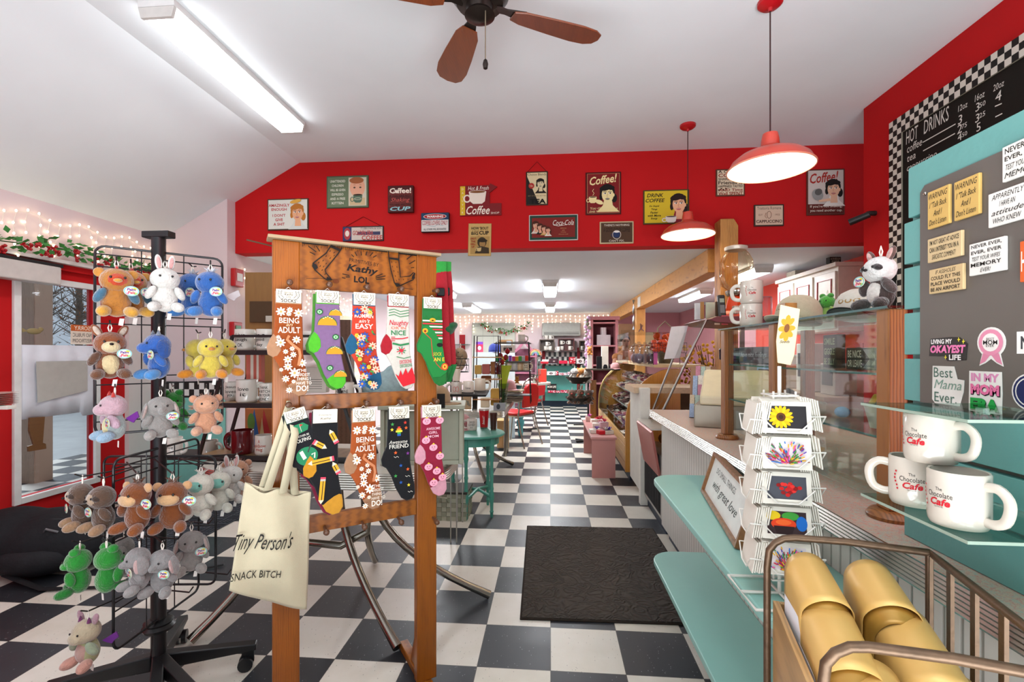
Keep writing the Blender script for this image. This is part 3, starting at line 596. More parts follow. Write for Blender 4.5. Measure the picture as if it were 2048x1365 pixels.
# ================================================================== ceiling things
def tube_fixture(label, x, y0, L, z, group):
    t = thing('fluorescent_light', label, 'ceiling light', (x, y0, z - .001), 0, group); w = .1
    obj('housing', MB().box(-w, 0, -.035, w, L, 0), P('#d8d8d6', .4), t, sm=0)
    pr = [(-w * .96, -.036), (w * .96, -.036), (w * .82, -.085), (-w * .82, -.085)]
    obj('diffuser', MB().prism(pr, .02, L - .02, 'xz'), glow('#f6f7fb', (27.0 if x < 2 else 9.0) if z < 3 else 6.0), t, sm=0)
    obj('end_cap', MB().prism([(-w, -.034), (w, -.034), (w * .85, -.09), (-w * .85, -.09)], 0, .018, 'xz'), P('#c9c7c2', .4), t, sm=0)
    obj('end_cap', MB().prism([(-w, -.034), (w, -.034), (w * .85, -.09), (-w * .85, -.09)], L - .018, L, 'xz'), P('#c9c7c2', .4), t, sm=0)
    return t
tube_fixture('long fluorescent ceiling light at the upper left, on the high white ceiling', -2.03, 2.28, 1.3, ZC, 'fluorescent ceiling lights')
for lb, x, y in (('nearer of the two fluorescent lights in line above the aisle', 0.0, 6.26), ('farther of the two fluorescent lights in line above the aisle, small and far', 0.0, 9.05),
                 ('fluorescent light whose end shows beside the green hanging socks', -1.6, 6.3), ('fluorescent light over the display tables at the far left of the back room', -1.6, 9.0),
                 ('fluorescent light behind the glass jar, over the kitchen', 2.33, 5.35), ('long bright fluorescent light beyond the timber post, over the kitchen', 2.33, 7.25)):
    tube_fixture(lb, x, y, 1.22, ZL, 'fluorescent ceiling lights')
# ceiling fan
t = thing('ceiling_fan', 'wooden bladed ceiling fan with bronze hub and pull chain', 'ceiling fan', (-.30, 2.0, ZC))
BR = P('#2c2420', .35, .7)
obj('downrod', MB().lathe([(.07, -.001), (.065, -.03), (.02, -.05), (.014, -.06), (.014, -.2)], 20), BR, t)
obj('motor_housing', MB().lathe([(.02, -.2), (.09, -.21), (.125, -.25), (.125, -.3), (.1, -.335), (.06, -.345), (.055, -.37), (.065, -.385), (.03, -.405), (0.0, -.41)], 28), BR, t)
BL = wood('#7a3d1e', '#4e2412', (9, 1, 9), .3, 'walnut', freq=4)
for a in (26, 116, 206, 296):
    M_ = Matrix.Rotation(R(a), 4, 'Z') @ Matrix.Translation((0, 0, -.345)) @ Matrix.Rotation(R(12), 4, 'X')
    out = [(.15, -.035), (.2, -.055), (.35, -.07), (.47, -.078), (.54, -.07), (.575, -.045), (.585, 0), (.575, .045), (.54, .07), (.47, .078), (.35, .07), (.2, .055), (.15, .035)]
    b_ = obj('blade', MB(M_).prism(out, -.004, .004, 'xy'), BL, t, sm=0, bevel=.002)
    m = MB(M_); m.prism([(.07, -.025), (.12, -.02), (.2, -.04), (.24, -.02), (.25, 0), (.24, .02), (.2, .04), (.12, .02), (.07, .025)], .005, .012, 'xy'); obj('blade_bracket', m, BR, t, sm=0)
obj('pull_chain', MB().tube([(.03, -.04, -.38), (.03, -.04, -.6)], .0025, 6), P('#8a7c68', .3, .8), t)
obj('pull_knob', MB().lathe([(.002, .03), (.008, .024), (.012, .008), (.009, -.01), (0, -.016)], 12, (.03, -.04, -.625)), BR, t)
# pendant lamps
SH_ = P('#c4402e', .28, 0, .02, coat=.3)
def pendant(label, x, y, zb):
    t = thing('pendant_lamp', label, 'pendant lamp', (x, y, ZC - .001), 0); d = zb - ZC
    obj('ceiling_rose', MB().lathe([(.062, 0), (.06, -.015), (.045, -.028), (.012, -.034), (.008, -.05)], 24), P('#b3141c', .3), t)
    obj('cord', MB().tube([(0, 0, -.03), (0, 0, d + .18)], .0035, 6), P('#3a2020'), t)
    pr = [(.022, .185), (.036, .18), (.042, .15), (.045, .115), (.062, .1), (.1, .088), (.15, .068), (.185, .04), (.2, .012), (.207, 0)]
    s1 = obj('shade', MB().lathe([(r, d + z) for r, z in pr], 48, cap=False), SH_, t)
    pi_ = [(.0, .145), (.035, .14), (.042, .108), (.06, .094), (.098, .082), (.147, .062), (.181, .035), (.195, .010), (.2065, -.001)]
    obj('inner_reflector', MB().lathe([(r, d + z) for r, z in pi_], 48, cap=False), P('#f6efdc', .35, 0, 0), t)
    obj('rim', MB().lathe([(.204, -.004), (.2085, -.004), (.2095, .002), (.2065, .004), (.204, -.004)], 48, (0, 0, d), cap=False), P('#d98a70', .3), t)
    obj('bulb', MB().ell((0, 0, d + .062), (.032, .032, .04)), glow('#ffe2b0', 26.0, 'bulb_glow', False), t)
    l = bpy.data.lights.new('pendant_light', 'POINT'); l.energy = 5; l.color = (1, .86, .66); l.shadow_soft_size = .035
    o = bpy.data.objects.new('pendant_light', l); COL.objects.link(o); o.parent = t; o.location = (0, 0, d + .012)
pendant('red enamel pendant lamp nearest the camera at the upper right', 1.14, 2.55, 2.262)
pendant('red enamel pendant lamp hanging farther off, beside the timber post', 1.10, 3.88, 2.25)
# diffuse string of details
t = thing('air_conditioner', 'grey wall air conditioner high on the far pink wall', 'air conditioner', (0.27, YB - .001, 1.71))
obj('casing', MB().box(-.46, -.22, 0, .46, 0, .32), P('#a9aaa2', .5), t, sm=0, bevel=.02)
obj('vent_slot', MB().box(-.42, -.224, .04, .42, -.2201, .055).box(-.42, -.224, .08, .42, -.2201, .09), P('#2c2c2a', .6), t, sm=0)
# ================================================================== the wooden sock stand
OAKR = wood('#9a5614', '#6a360c', (9, 9, 1.2), .35, 'stained_pine', freq=5)
OAKH = wood('#915314', '#6c3a0c', (1.2, 9, 9), .35, 'stained_pine_board', freq=5)
RO = Vector((-.915, 1.491, 0)); RA = math.atan2(.573, .82)
rack = thing('sock_display_stand', 'freestanding wooden sock stand with pegs and a board reading LOL', 'display stand', RO, RA)
RD = Vector((math.cos(RA), math.sin(RA), 0)); RN = Vector((-math.sin(RA), math.cos(RA), 0))
def rk(u, v, y=0.0):
    """sight line onto the stand's face plane (local y), as local x, z"""
    r = ray(u, v); o = Vector((0, 0, CAMZ)) - RO; k = (y - o.dot(RN)) / r.dot(RN); p = o + r * k
    return (p.dot(RD), p.z)
RW = .575
obj('post', MB().box(0, 0, 0.0, .082, .035, 1.68), OAKR, rack, sm=0, bevel=.003)
obj('post', MB().box(RW - .08, 0, 0.03, RW, .035, 1.68), OAKR, rack, sm=0, bevel=.003)
obj('header_board', MB().box(.082, .004, 1.522, RW - .08, .024, 1.68), OAKH, rack, sm=0, bevel=.001)
obj('rail', MB().box(.082, .006, 1.105, RW - .08, .03, 1.157), OAKH, rack, sm=0, bevel=.002)
obj('rail', MB().box(.082, .006, .680, RW - .08, .03, .738), OAKH, rack, sm=0, bevel=.002)
obj('cap_board', MB().box(-.015, -.02, 1.681, RW + .012, .06, 1.692), P('#a08a6c', .6), rack, sm=0, bevel=.002)
for x in (.041, RW - .04):
    obj('foot', MB().box(x - .02, -.21, 0, x + .02, .25, .045) if x < .1 else MB().box(x - .02, -.25, 0, x + .02, .3, .03), OAKH, rack, sm=0, bevel=.004)
m = MB(); m.prism([(.036, .03), (.036, .2), (.055, .26), (.075, .24), (.16, .03)], RW - .055, RW - .02, 'yz'); obj('brace', m, OAKR, rack, sm=0, bevel=.006)
m = MB(); m.box(.1, -.16, 0.03, RW - .06, -.12, .07) ; obj('stretcher', m, OAKH, rack, sm=0, bevel=.004)
PEGM = P('#5a3a26', .45, 0, .15, 60)
pegs1 = [(577, 565), (655, 569), (729, 574), (797, 578), (866, 582)]; pegs2 = [(575, 805), (653, 809), (729, 803), (796, 801), (866, 799)]; pegs3 = [(649, 1055), (724, 1045), (796, 1036), (866, 1036)]
def peg(x, z, y0=0):
    m = MB(Matrix.Translation((x, y0, z)) @ Matrix.Rotation(PI / 2 + .12, 4, 'X')); m.lathe([(.005, -.002), (.005, .028), (.009, .034), (.0105, .042), (.008, .05), (0, .053)], 14)
    obj('peg', m, PEGM, rack)
for q in pegs1 + pegs2 + pegs3: peg(*rk(*q))
obj('side_hook', MB().tube([(-.001, .017, 1.66), (-.075, .0, 1.668)], .0025, 6), P('#4a3626', .5), rack)
obj('side_hook', MB().tube([(RW + .001, .017, 1.655), (RW + .05, .02, 1.655), (RW + .055, .02, 1.665)], .0022, 6), P('#c9c9c9', .3, .8), rack)
# burnt drawing on the header board
p_ = Paint(front(.0038), .00012); BKI = '#191410'
def L(pts, w, dx=0): p_.line([rk(*q) for q in pts], w * 1.7, BKI)
p_.text('PRIMITIVES BY', *rk(729, 525), .105, .0135, BKI, bold=.0, rot=-.09); p_.text('Kathy', *rk(726, 541), .112, .032, BKI, shear=.25, bold=.03, rot=-.06); p_.text('LOL', *rk(724, 560), .055, .024, BKI, bold=.04, rot=-.05)
p_.poly([rk(*q) for q in ((604, 483), (660, 488), (655, 492), (604, 487))], BKI)
p_.poly([rk(*q) for q in ((668, 489), (775, 500), (775, 505), (686, 494))], BKI); p_.poly([rk(*q) for q in ((797, 502), (840, 506), (840, 513), (797, 508))], BKI)
for k in range(58):
    u = 606 + k * 4.05
    if 655 < u < 672 or 775 < u < 797: continue
    v0 = 485 + (u - 604) * .092; L([(u, v0), (u + random.uniform(-1, 1), v0 + 5 + 3 * (k % 3 == 0))], .0007)
# left sock drawing: leg to pointed toe
lf = [(663, 490), (652, 507), (626, 527), (625, 533), (630, 541), (648, 557), (655, 561), (664, 560), (660, 556), (652, 547), (650, 540), (676, 508), (684, 496)]
L(lf[:-1] + [lf[-1]], .0022); p_.poly([rk(*q) for q in ((627, 527), (633, 530), (636, 536), (630, 541), (625, 534))], BKI); p_.poly([rk(*q) for q in ((654, 554), (664, 559), (662, 562), (652, 560))], BKI); p_.poly([rk(*q) for q in ((662, 490), (680, 499), (678, 503), (659, 495))], BKI)
for u, v in ((660, 503), (668, 506), (652, 513), (660, 517), (646, 522), (652, 528), (640, 533), (644, 541), (650, 549), (637, 526), (668, 512), (647, 534)): a_ = rk(u, v); p_.ell(a_[0], a_[1], .0012, .0038, BKI, 8, -.5)
rf = [(776, 502), (777, 516), (781, 540), (788, 566), (793, 574), (800, 572), (826, 560), (829, 547), (826, 546), (819, 553), (800, 555), (797, 520), (797, 504)]
L(rf, .0022); p_.poly([rk(*q) for q in ((776, 515), (797, 518), (797, 522), (777, 519))], BKI); p_.poly([rk(*q) for q in ((788, 566), (798, 568), (800, 573), (793, 575))], BKI); p_.poly([rk(*q) for q in ((824, 552), (828, 546), (829, 558), (822, 559))], BKI)
for u, v in ((783, 525), (791, 526), (784, 534), (793, 535), (787, 543), (795, 545), (790, 553), (797, 560), (806, 560), (815, 560), (792, 562)): a_ = rk(u, v); p_.ell(a_[0], a_[1], .0012, .0034, BKI, 8, .2)
for a_, b_ in (((617, 494), (632, 505)), ((632, 493), (639, 504)), ((619, 505), (630, 511)), ((702, 510), (707, 515)), ((709, 505), (713, 513)), ((721, 504), (722, 512)), ((733, 504), (731, 512)), ((745, 506), (739, 513)), ((752, 512), (745, 516)), ((684, 549), (698, 552)), ((691, 555), (699, 555)), ((683, 556), (690, 558)), ((770, 553), (750, 557)), ((769, 559), (751, 560)), ((764, 549), (750, 554)), ((812, 520), (822, 512)), ((817, 529), (829, 522)), ((820, 537), (827, 536))): L([a_, b_], .0018)
L([(612, 558), (640, 558), (672, 561)], .0008); a_ = rk(671, 564); p_.ell(a_[0], a_[1], .006, .004, '#3a1c0c'); p_.ell(a_[0], a_[1], .011, .007, '#6a3412') ; L([(801, 577), (812, 578), (824, 580)], .001)
p_.build('burnt_drawing', rack)

# ------------------------------------------------------------------ socks
K = .00168
SO = [(-24, 0), (24, 0), (26, 60), (27, 100), (27, 125), (31, 150), (37, 178), (38, 198), (31, 210), (18, 212), (6, 204), (-7, 180), (-17, 152), (-28, 133), (-37, 127), (-39, 113), (-34, 99), (-27, 85), (-25, 50)]
TOE = [(30, 170), (35.5, 172), (38, 185), (38.6, 198), (31.4, 210.6), (18, 212.6), (5.6, 204.5), (-2, 190), (8, 182), (20, 174)]
HEEL = [(-27, 86), (-34.5, 98.5), (-39.6, 113), (-37.5, 127.5), (-28, 133.5), (-20, 131), (-13, 120), (-14, 104), (-20, 93)]
def sxy(pts): return [(x * K, -y * K) for x, y in pts]
CARDS = []
def sock(label, u, v, sc, base, accents, design, rot=0, tilt=0, behind=None, y=-.034, card=True, world=None):
    """hangs from its header card; local origin at the top of the card; design(paint) draws the knit"""
    x, z = rk(u, v, y)
    loc = world or (RO + RD * x + RN * y + Vector((0, 0, z)))
    t = thing('sock', label, 'sock', loc, RA + rot, None); t.scale = (sc, sc, sc); t.rotation_euler = (0, tilt, RA + rot)
    cuff, heel, toe = accents
    o = obj('knit_body', MB().prism(sxy(SO), -.006, .006, 'xz'), cloth(base), t, sm=60, bevel=.004)
    if behind: 
        T = Matrix.Translation((-.008, .016, -.006)); o = obj('rear_sock', MB(T).prism(sxy(SO), -.006, .006, 'xz'), cloth(behind), t, sm=60, bevel=.004)
    if toe: obj('toe', MB().prism(sxy(TOE), -.0066, .0066, 'xz'), cloth(toe), t, sm=60, bevel=.003)
    if heel: obj('heel', MB().prism(sxy(HEEL), -.0066, .0066, 'xz'), cloth(heel), t, sm=60, bevel=.003)
    if cuff: obj('cuff', MB().box(-24.3 * K, -.0067, -27 * K, 24.3 * K, .0067, .0), cloth(cuff), t, sm=60, bevel=.003)
    if design:
        pp = Paint(lambda a, b, o_: (a, -.0068 - o_, b), .00012); pp.U = lambda a, b: (a * K, -b * K); design(pp); pp.build('knitted_pattern', t)
    if card:
        c = obj('header_card', MB().box(-23 * K, -.0095, -24 * K, 23 * K, -.0078, 3 * K).box(-21 * K, .0078, -24 * K, 23 * K, .0095, 3 * K), P('#e6dcc8', .7, 0, .03), t, sm=0)
        pp = Paint(front(-.0096), .00012)
        if card == 1:
            pp.text('SOCKS', 0, -.033, .045, .012, '#1a1612', bold=.02, rot=-.04)
            for s_ in (-1, 1):
                pp.line([(s_ * .030, .001), (s_ * .033, -.016), (s_ * .022, -.030), (s_ * .029, -.034)], .0014, '#1a1612'); pp.line([(s_ * .021, .001), (s_ * .024, -.014), (s_ * .015, -.024)], .0014, '#1a1612')
                for q in range(4): pp.ell(s_ * (.026 + .001 * q), -.004 - .006 * q, .0008, .002, '#1a1612', 8)
            pp.text('PRIMITIVES BY', 0, -.006, .028, .004, '#1a1612'); pp.text('Kathy', 0, -.013, .028, .009, '#1a1612', shear=.3); pp.text('LOL', 0, -.021, .014, .006, '#1a1612')
        else: pp.text('Primitives by', 0, -.014, .04, .006, '#1a1612'); pp.text('Kathy', .002, -.026, .034, .009, '#1a1612', shear=.2)
        pp.build('printing', t)
        obj('hang_tab', MB().tube([(-.012, .004, .004), (0, .0, .014), (.012, .004, .004)], .0012, 5), P('#d8d3c8', .5), t)
    return t
def flower(p, x, y, r, c='#f0e6d6', cc='#d99a5a'):
    for k in range(8): a = k * PI / 4; X, Y = p.U(x, y); p.ell(X + .6 * r * K * math.cos(a), Y + .6 * r * K * math.sin(a), .45 * r * K, .2 * r * K, c, 8, a)
    X, Y = p.U(x, y); p.ell(X, Y, .28 * r * K, .28 * r * K, cc, 10)
def d_adult(p):
    for q in ((-14, 42, 9), (2, 38, 6), (18, 44, 9), (0, 46, 5), (-19, 93, 4), (14, 98, 8), (-15, 104, 9), (6, 116, 5), (-6, 122, 5), (8, 128, 6), (-2, 138, 8), (-2, 152, 8), (-14, 158, 4), (24, 145, 8), (10, 165, 10), (-6, 176, 7), (8, 182, 4), (0, 199, 6)): flower(p, *q)
    p.text('BEING', *p.U(0, 60), 36 * K, 11 * K, '#f0e6d6', bold=.01); p.text('an', *p.U(0, 69), 12 * K, 5 * K, '#e0b890', shear=.3); p.text('ADULT', *p.U(0, 79), 40 * K, 12 * K, '#f0e6d6', bold=.01)
    p.line([p.U(*q) for q in ((0, 90), (-4, 98), (6, 108), (18, 118), (20, 130), (17, 150))], 5 * K, '#c07a52')
    for i, s_ in enumerate(('THE', 'HARDEST', 'THING I', 'HAVE TO')): p.text(s_, *p.U(24 + i, 160 + i * 8.5), [15, 26, 26, 28][i] * K, 6 * K, '#f0e6d6')
    p.text('DO!', *p.U(24, 196), 22 * K, 12 * K, '#f0e6d6', bold=.02)
def d_taco(p):
    for x, y, s in ((16, 50, .8), (-1, 72, 1.15), (14, 135, 1.0), (26, 185, .8)):
        X, Y = p.U(x, y); r = 17 * K * s
        p.poly([(X + r * 1.05 * math.cos(a), Y + r * 1.0 * math.sin(a)) for a in [PI * i / 12 for i in range(13)]], '#2f6a34'); p.poly([(X + r * math.cos(a), Y - .001 + r * .9 * math.sin(a)) for a in [PI * i / 12 for i in range(13)]], '#d88a1e')
        for q in range(5): p.ell(X + r * (-.4 + .22 * q), Y + r * (.95 - .1 * abs(q - 2)), r * .09, r * .05, '#ded0b8', 8)
    for x, y in ((-17, 44), (16, 98), (4, 166)): X, Y = p.U(x, y); p.ell(X, Y, 7 * K, 6 * K, '#1e5a2c'); p.ell(X, Y, 4.6 * K, 4 * K, '#8fbf8f'); p.ell(X, Y, 1.6 * K, 1.4 * K, '#1e5a2c')
def d_mom(p):
    p.text('MOMMIN', *p.U(-1, 48), 40 * K, 9 * K, '#f4e8d8', bold=.01); p.text("ain't", *p.U(0, 59), 24 * K, 8 * K, '#f4e8d8', shear=.3); p.text('EASY', *p.U(0, 71), 38 * K, 11 * K, '#f4e8d8', bold=.01)
    r_ = random.Random(5)
    for i in range(34):
        y = [37, 40, 33][i % 3] if i < 6 else 84 + (i - 6) * 4.3; x = r_.uniform(-17, 19) + max(0, (y - 130) * .12); X, Y = p.U(x, y)
        k = i % 4
        if k == 0: flower(p, x, y, 9, '#1f4f9a', '#e08a3a')
        elif k == 1: flower(p, x, y, 9, '#f0b49a', '#d84a2a')
        elif k == 2: p.ell(X, Y, 5 * K, 2 * K, '#3f8a3a', 10, r_.uniform(0, 3)); p.ell(X + 3 * K, Y - 4 * K, 4 * K, 1.6 * K, '#2a5a4a', 10, r_.uniform(0, 3))
        else: p.line([(X, Y), (X + 3 * K, Y - 5 * K), (X + 1 * K, Y - 11 * K)], 1.2 * K, '#1c3a3a'); flower(p, x - 4, y + 3, 5, '#f2c63a', '#e0602a')
def d_nice(p):
    for y in (34, 40, 46): p.line([p.U(-22, y), p.U(-10, y - 3), p.U(4, y + 2), p.U(24, y - 2)], 1.6 * K, '#2a7a48')
    p.text('Naughty', *p.U(1, 63), 44 * K, 15 * K, '#c02436', shear=.2, bold=.01); p.text('OR IN', *p.U(0, 73), 34 * K, 6 * K, '#d9603a'); p.text('NICE', *p.U(0, 84), 34 * K, 11 * K, '#2a7a48', bold=.02)
    p.line([p.U(-17, 98), p.U(10, 97), p.U(22, 94)], 2.4 * K, '#c02436'); p.line([p.U(-17, 94), p.U(-8, 94)], 1.6 * K, '#c02436'); p.line([p.U(-17, 102), p.U(-8, 102)], 1.6 * K, '#c02436')
    for k in range(9): a = k * PI * 2 / 9; X, Y = p.U(6, 124); p.line([(X, Y), (X + 11 * K * math.cos(a), Y + 9 * K * math.sin(a))], 1.8 * K, '#c8283a' if k % 2 else '#2a7a48')
    p.ell(*p.U(6, 124), 5 * K, 3.6 * K, '#c02436'); p.line([p.U(-14, 108), p.U(4, 112), p.U(24, 108)], 4 * K, '#2a7a48'); p.line([p.U(-5, 138), p.U(12, 142), p.U(28, 138)], 1.5 * K, '#2a7a48')
    p.text('DECISIONS', *p.U(16, 149), 28 * K, 8 * K, '#c02436', bold=.01, rot=.1); p.text('DECISIONS', *p.U(17, 158), 28 * K, 7 * K, '#2a7a48', bold=.01, rot=.1)
    p.poly([p.U(*q) for q in ((-2, 188), (-8, 176), (0, 182), (4, 168), (9, 180), (16, 164), (21, 176), (30, 162), (34, 172), (38, 186), (38, 198), (10, 206))], '#c21f2a')
def d_elf(p):
    p.poly([p.U(*q) for q in ((-24, 30), (24, 30), (24, 50), (16, 40), (8, 50), (0, 40), (-8, 50), (-16, 40), (-24, 50))], '#1f6a34')
    for i, y in enumerate(range(52, 96, 7)): p.rect(-25 * K, -(y + 3.5) * K, 25.5 * K, -y * K, '#e4dccd' if i % 2 == 0 else '#c2303a')
    p.ell(*p.U(0, 52), 8 * K, 5 * K, '#d8a02a'); p.ell(*p.U(0, 53), 3 * K, 2 * K, '#5a3a14')
    p.poly([p.U(*q) for q in ((-25, 66), (-12, 64), (4, 78), (16, 98), (27, 122), (31, 150), (37, 178), (20, 190), (0, 190), (-17, 152), (-27, 133), (-38, 125), (-38, 112), (-30, 95), (-26, 82))], '#1f7a38')
    p.line([p.U(*q) for q in ((-20, 84), (-4, 98), (-2, 118), (0, 138), (10, 158), (24, 172))], 1.6 * K, '#c22a2a'); p.ell(*p.U(-19, 78), 7 * K, 6 * K, '#d8a02a'); p.ell(*p.U(-19, 79), 3 * K, 3 * K, '#8a2a1c'); p.ell(*p.U(31, 165), 9 * K, 9 * K, '#c8442a'); p.ell(*p.U(31, 165), 6 * K, 6 * K, '#e0b23a'); p.ell(*p.U(31, 165), 2.5 * K, 3 * K, '#a0301c')
    p.ell(*p.U(18, 112), 8 * K, 5 * K, '#1a1a18'); p.text('SOCK', *p.U(12, 134), 22 * K, 8 * K, '#d8c23a', shear=.2); p.text('AN E', *p.U(16, 147), 28 * K, 9 * K, '#d8c23a', bold=.02)
SK = [
 sock('orange sock reading BEING an ADULT, top row left end of the wooden stand', 577, 583, .97, '#a8501e', ('#b6794e', '#b98a68', '#b98a68'), d_adult),
 sock('purple sock with tacos and a bright green heel and toe', 655, 585, .93, '#8a6a94', ('#55b82c', '#55c02c', '#55c02c'), d_taco, behind='#4a8a2c', rot=0),
 sock('coral sock with blue heel and flowers reading MOMMIN aint EASY', 728, 589, .96, '#d8452c', ('#1d5878', '#1f5f86', '#1f5f86'), d_mom, rot=0),
 sock('white, green and red sock reading Naughty OR NICE', 796, 592, .97, '#e2dccf', ('#b02030', '#b51c2c', None), d_nice),
 sock('green elf sock with striped red leg and yellow bell, top row right end', 864, 598, .94, '#237a35', (None, None, None), d_elf),
]
def d_golf(p):
    p.poly([p.U(*q) for q in ((-18, 34), (10, 32), (20, 42), (16, 52), (-10, 56), (-20, 48))], '#1f7a50'); p.line([p.U(2, 34), p.U(2, 52)], .8 * K, '#e0dccf'); p.poly([p.U(2, 34), p.U(9, 37), p.U(2, 40)], '#c8322c')
    p.text("I'D RATHER BE", *p.U(-2, 62), 36 * K, 5 * K, '#dcd8cc'); p.text('GOLFING', *p.U(-2, 72), 38 * K, 9 * K, '#dcd8cc', bold=.01)
    p.ell(*p.U(-2, 112), 24 * K, 22 * K, '#1f7a50'); p.line([p.U(2, 104), p.U(10, 92), p.U(20, 86)], 3 * K, '#3a3a38'); p.poly([p.U(*q) for q in ((-16, 98), (-8, 96), (-4, 116), (-12, 118))], '#e0dcc8'); p.line([p.U(8, 112), p.U(16, 110), p.U(12, 122)], 3 * K, '#e0dcc8')
def d_pencil(p):
    def pen(x, y, a, l=44):
        X, Y = p.U(x, y); c, s = math.cos(a), math.sin(a)
        def q(i, j): return (X + (i * c - j * s) * K, Y + (i * s + j * c) * K)
        p.poly([q(-l / 2, -5), q(l / 2 - 8, -5), q(l / 2 - 8, 5), q(-l / 2, 5)], '#d8a22a'); p.poly([q(-l / 2, -1.5), q(l / 2 - 8, -1.5), q(l / 2 - 8, 0), q(-l / 2, 0)], '#1a1612'); p.poly([q(l / 2 - 8, -5), q(l / 2 - 4, -5), q(l / 2 - 4, 5), q(l / 2 - 8, 5)], '#b9b4a8'); p.poly([q(l / 2 - 4, -5), q(l / 2, -5), q(l / 2, 5), q(l / 2 - 4, 5)], '#d8425a')
        p.poly([q(-l / 2, -5), q(-l / 2, 5), q(-l / 2 - 8, 0)], '#e8d8b8')
    pen(-2, 100, .15, 42); pen(-12, 66, 2.6, 22); pen(18, 56, -1.1, 24); pen(-3, 156, 1.5, 46); pen(24, 120, -1.1, 20)
def d_friend(p):
    for i, c in enumerate(('#c83a2c', '#e08a2c', '#e8d23a', '#3f9a4a', '#2a5aa8')): y = 42 + i * 4.2; w_ = 3 + i * 2.2 if i < 3 else 4; p.rect(-w_ * K, -(y + 4.2) * K, w_ * K, -y * K, c)
    p.text('Awesome', *p.U(-2, 76), 42 * K, 8 * K, '#dcd8cc', shear=.3); p.text('FRIEND', *p.U(0, 86), 44 * K, 9 * K, '#dcd8cc', bold=.01)
    for x, y, c in ((-15, 36, '#3f9a4a'), (14, 34, '#c83a2c'), (-16, 48, '#e8d23a'), (16, 46, '#d8602c'), (-8, 100, '#e0602c'), (20, 104, '#7a3a8a'), (4, 130, '#2a5aa8'), (20, 140, '#e0602c'), (-8, 152, '#3f9a4a'), (4, 168, '#2a5aa8'), (22, 176, '#e8d23a')):
        X, Y = p.U(x, y); p.poly([(X + (4.5 if k % 2 == 0 else 1.8) * K * math.sin(k * PI / 5), Y + (4.5 if k % 2 == 0 else 1.8) * K * math.cos(k * PI / 5)) for k in range(10)], c)
    for x, y in ((-12, 108), (14, 154), (20, 190)): p.line([p.U(x, y), p.U(x + 4, y + 3), p.U(x + 7, y), p.U(x + 11, y + 3)], .9 * K, '#dcd8cc')
def d_girl(p):
    for i, s_ in enumerate(('AWESOME', 'GIRL', 'MOM')): p.text(s_, *p.U(4, 52 + i * 9), [34, 22, 26][i] * K, 6 * K, '#e6b8c4', bold=.01)
    for x, y in ((-12, 34), (20, 34), (-14, 78), (4, 96), (20, 118), (-8, 140), (12, 152), (26, 168), (4, 178)): X, Y = p.U(x, y); p.ell(X, Y, 10 * K, 8 * K, '#e8a0b4'); p.ell(X - 3 * K, Y + 1 * K, 1 * K, 1.4 * K, '#5a1424', 8); p.ell(X + 3 * K, Y + 1 * K, 1 * K, 1.4 * K, '#5a1424', 8); p.line([(X - 3 * K, Y - 3 * K), (X, Y - 4 * K), (X + 3 * K, Y - 3 * K)], .8 * K, '#8a1c34'); p.poly([(X - 4 * K, Y + 7 * K), (X, Y + 11 * K), (X + 4 * K, Y + 7 * K)], '#e8c23a')
SK += [
 sock('black and green golfing sock hanging askew, middle row left end', 588, 822, .84, '#181a1e', ('#1e4a3c', None, '#1f7a50'), d_golf, tilt=-.27, y=-.04, behind='#1d2224'),
 sock('black sock with yellow pencils and a yellow toe and heel', 650, 822, 1.0, '#15161a', ('#15161a', '#dc9a24', '#e0a030'), d_pencil, tilt=.02, behind='#8a2440', card=2, y=-.04),
 sock('orange sock reading BEING an ADULT, middle row centre below the rail', 727, 820, 1.0, '#b85a26', ('#c08a60', '#b98a68', '#b98a68'), d_adult, tilt=.0, y=-.04),
 sock('black sock with small rainbow arrow reading Awesome FRIEND', 797, 816, .97, '#141518', (None, None, None), d_friend, y=-.04),
 sock('crimson sock with pink faces reading AWESOME GIRL MOM, middle row right end', 862, 813, .97, '#a01c3c', ('#cf8a9c', '#e8a8b6', '#e8a8b6'), d_girl, y=-.04),
]
# the pair of elf socks hanging edge-on at the stand's right side
for k, (u, lb) in enumerate(((881, 'green topped red sock hanging edge-on at the right side of the wooden stand, nearer one'), (891, 'green topped red sock hanging edge-on at the right side of the wooden stand, farther one'))):
    p = atT(u, 525, 1.86 + .03 * k)
    t = thing('hanging_sock', lb, 'sock', p, YAW + R(12) + .0)
    obj('knit_body', MB().tube([(0, 0, 0), (0.001, 0, -.1), (0.004, .0, -.3), (.008, 0, -.4), (.008, 0, -.47)], [.008, .011, .013, .014, .006], 10, flat=2.6), cloth('#a81a26'), t)
    obj('cuff', MB().tube([(0, 0, .002), (0, 0, -.055)], .0092, 10, flat=2.6), cloth('#2f9a3c'), t)
    obj('belt', MB().box(-.014, -.028, -.135, .015, .028, -.105), P('#141414', .6), t, bevel=.003)
    obj('toe', MB().tube([(.007, 0, -.41), (.008, 0, -.48)], [.0155, .006], 10, flat=2.6), cloth('#1f7a38'), t)
t = thing('elf_slipper', 'dark green knitted slipper collar hanging beside the stand', 'slipper', atT(897, 660, 1.9), YAW)
obj('knit_body', MB().ell((0, 0, 0), (.026, .05, .022), rot=(0, .4, 0)).ell((.012, 0, .012), (.028, .04, .016), rot=(0, -.5, 0)), cloth('#17552c'), t, remesh=.004)

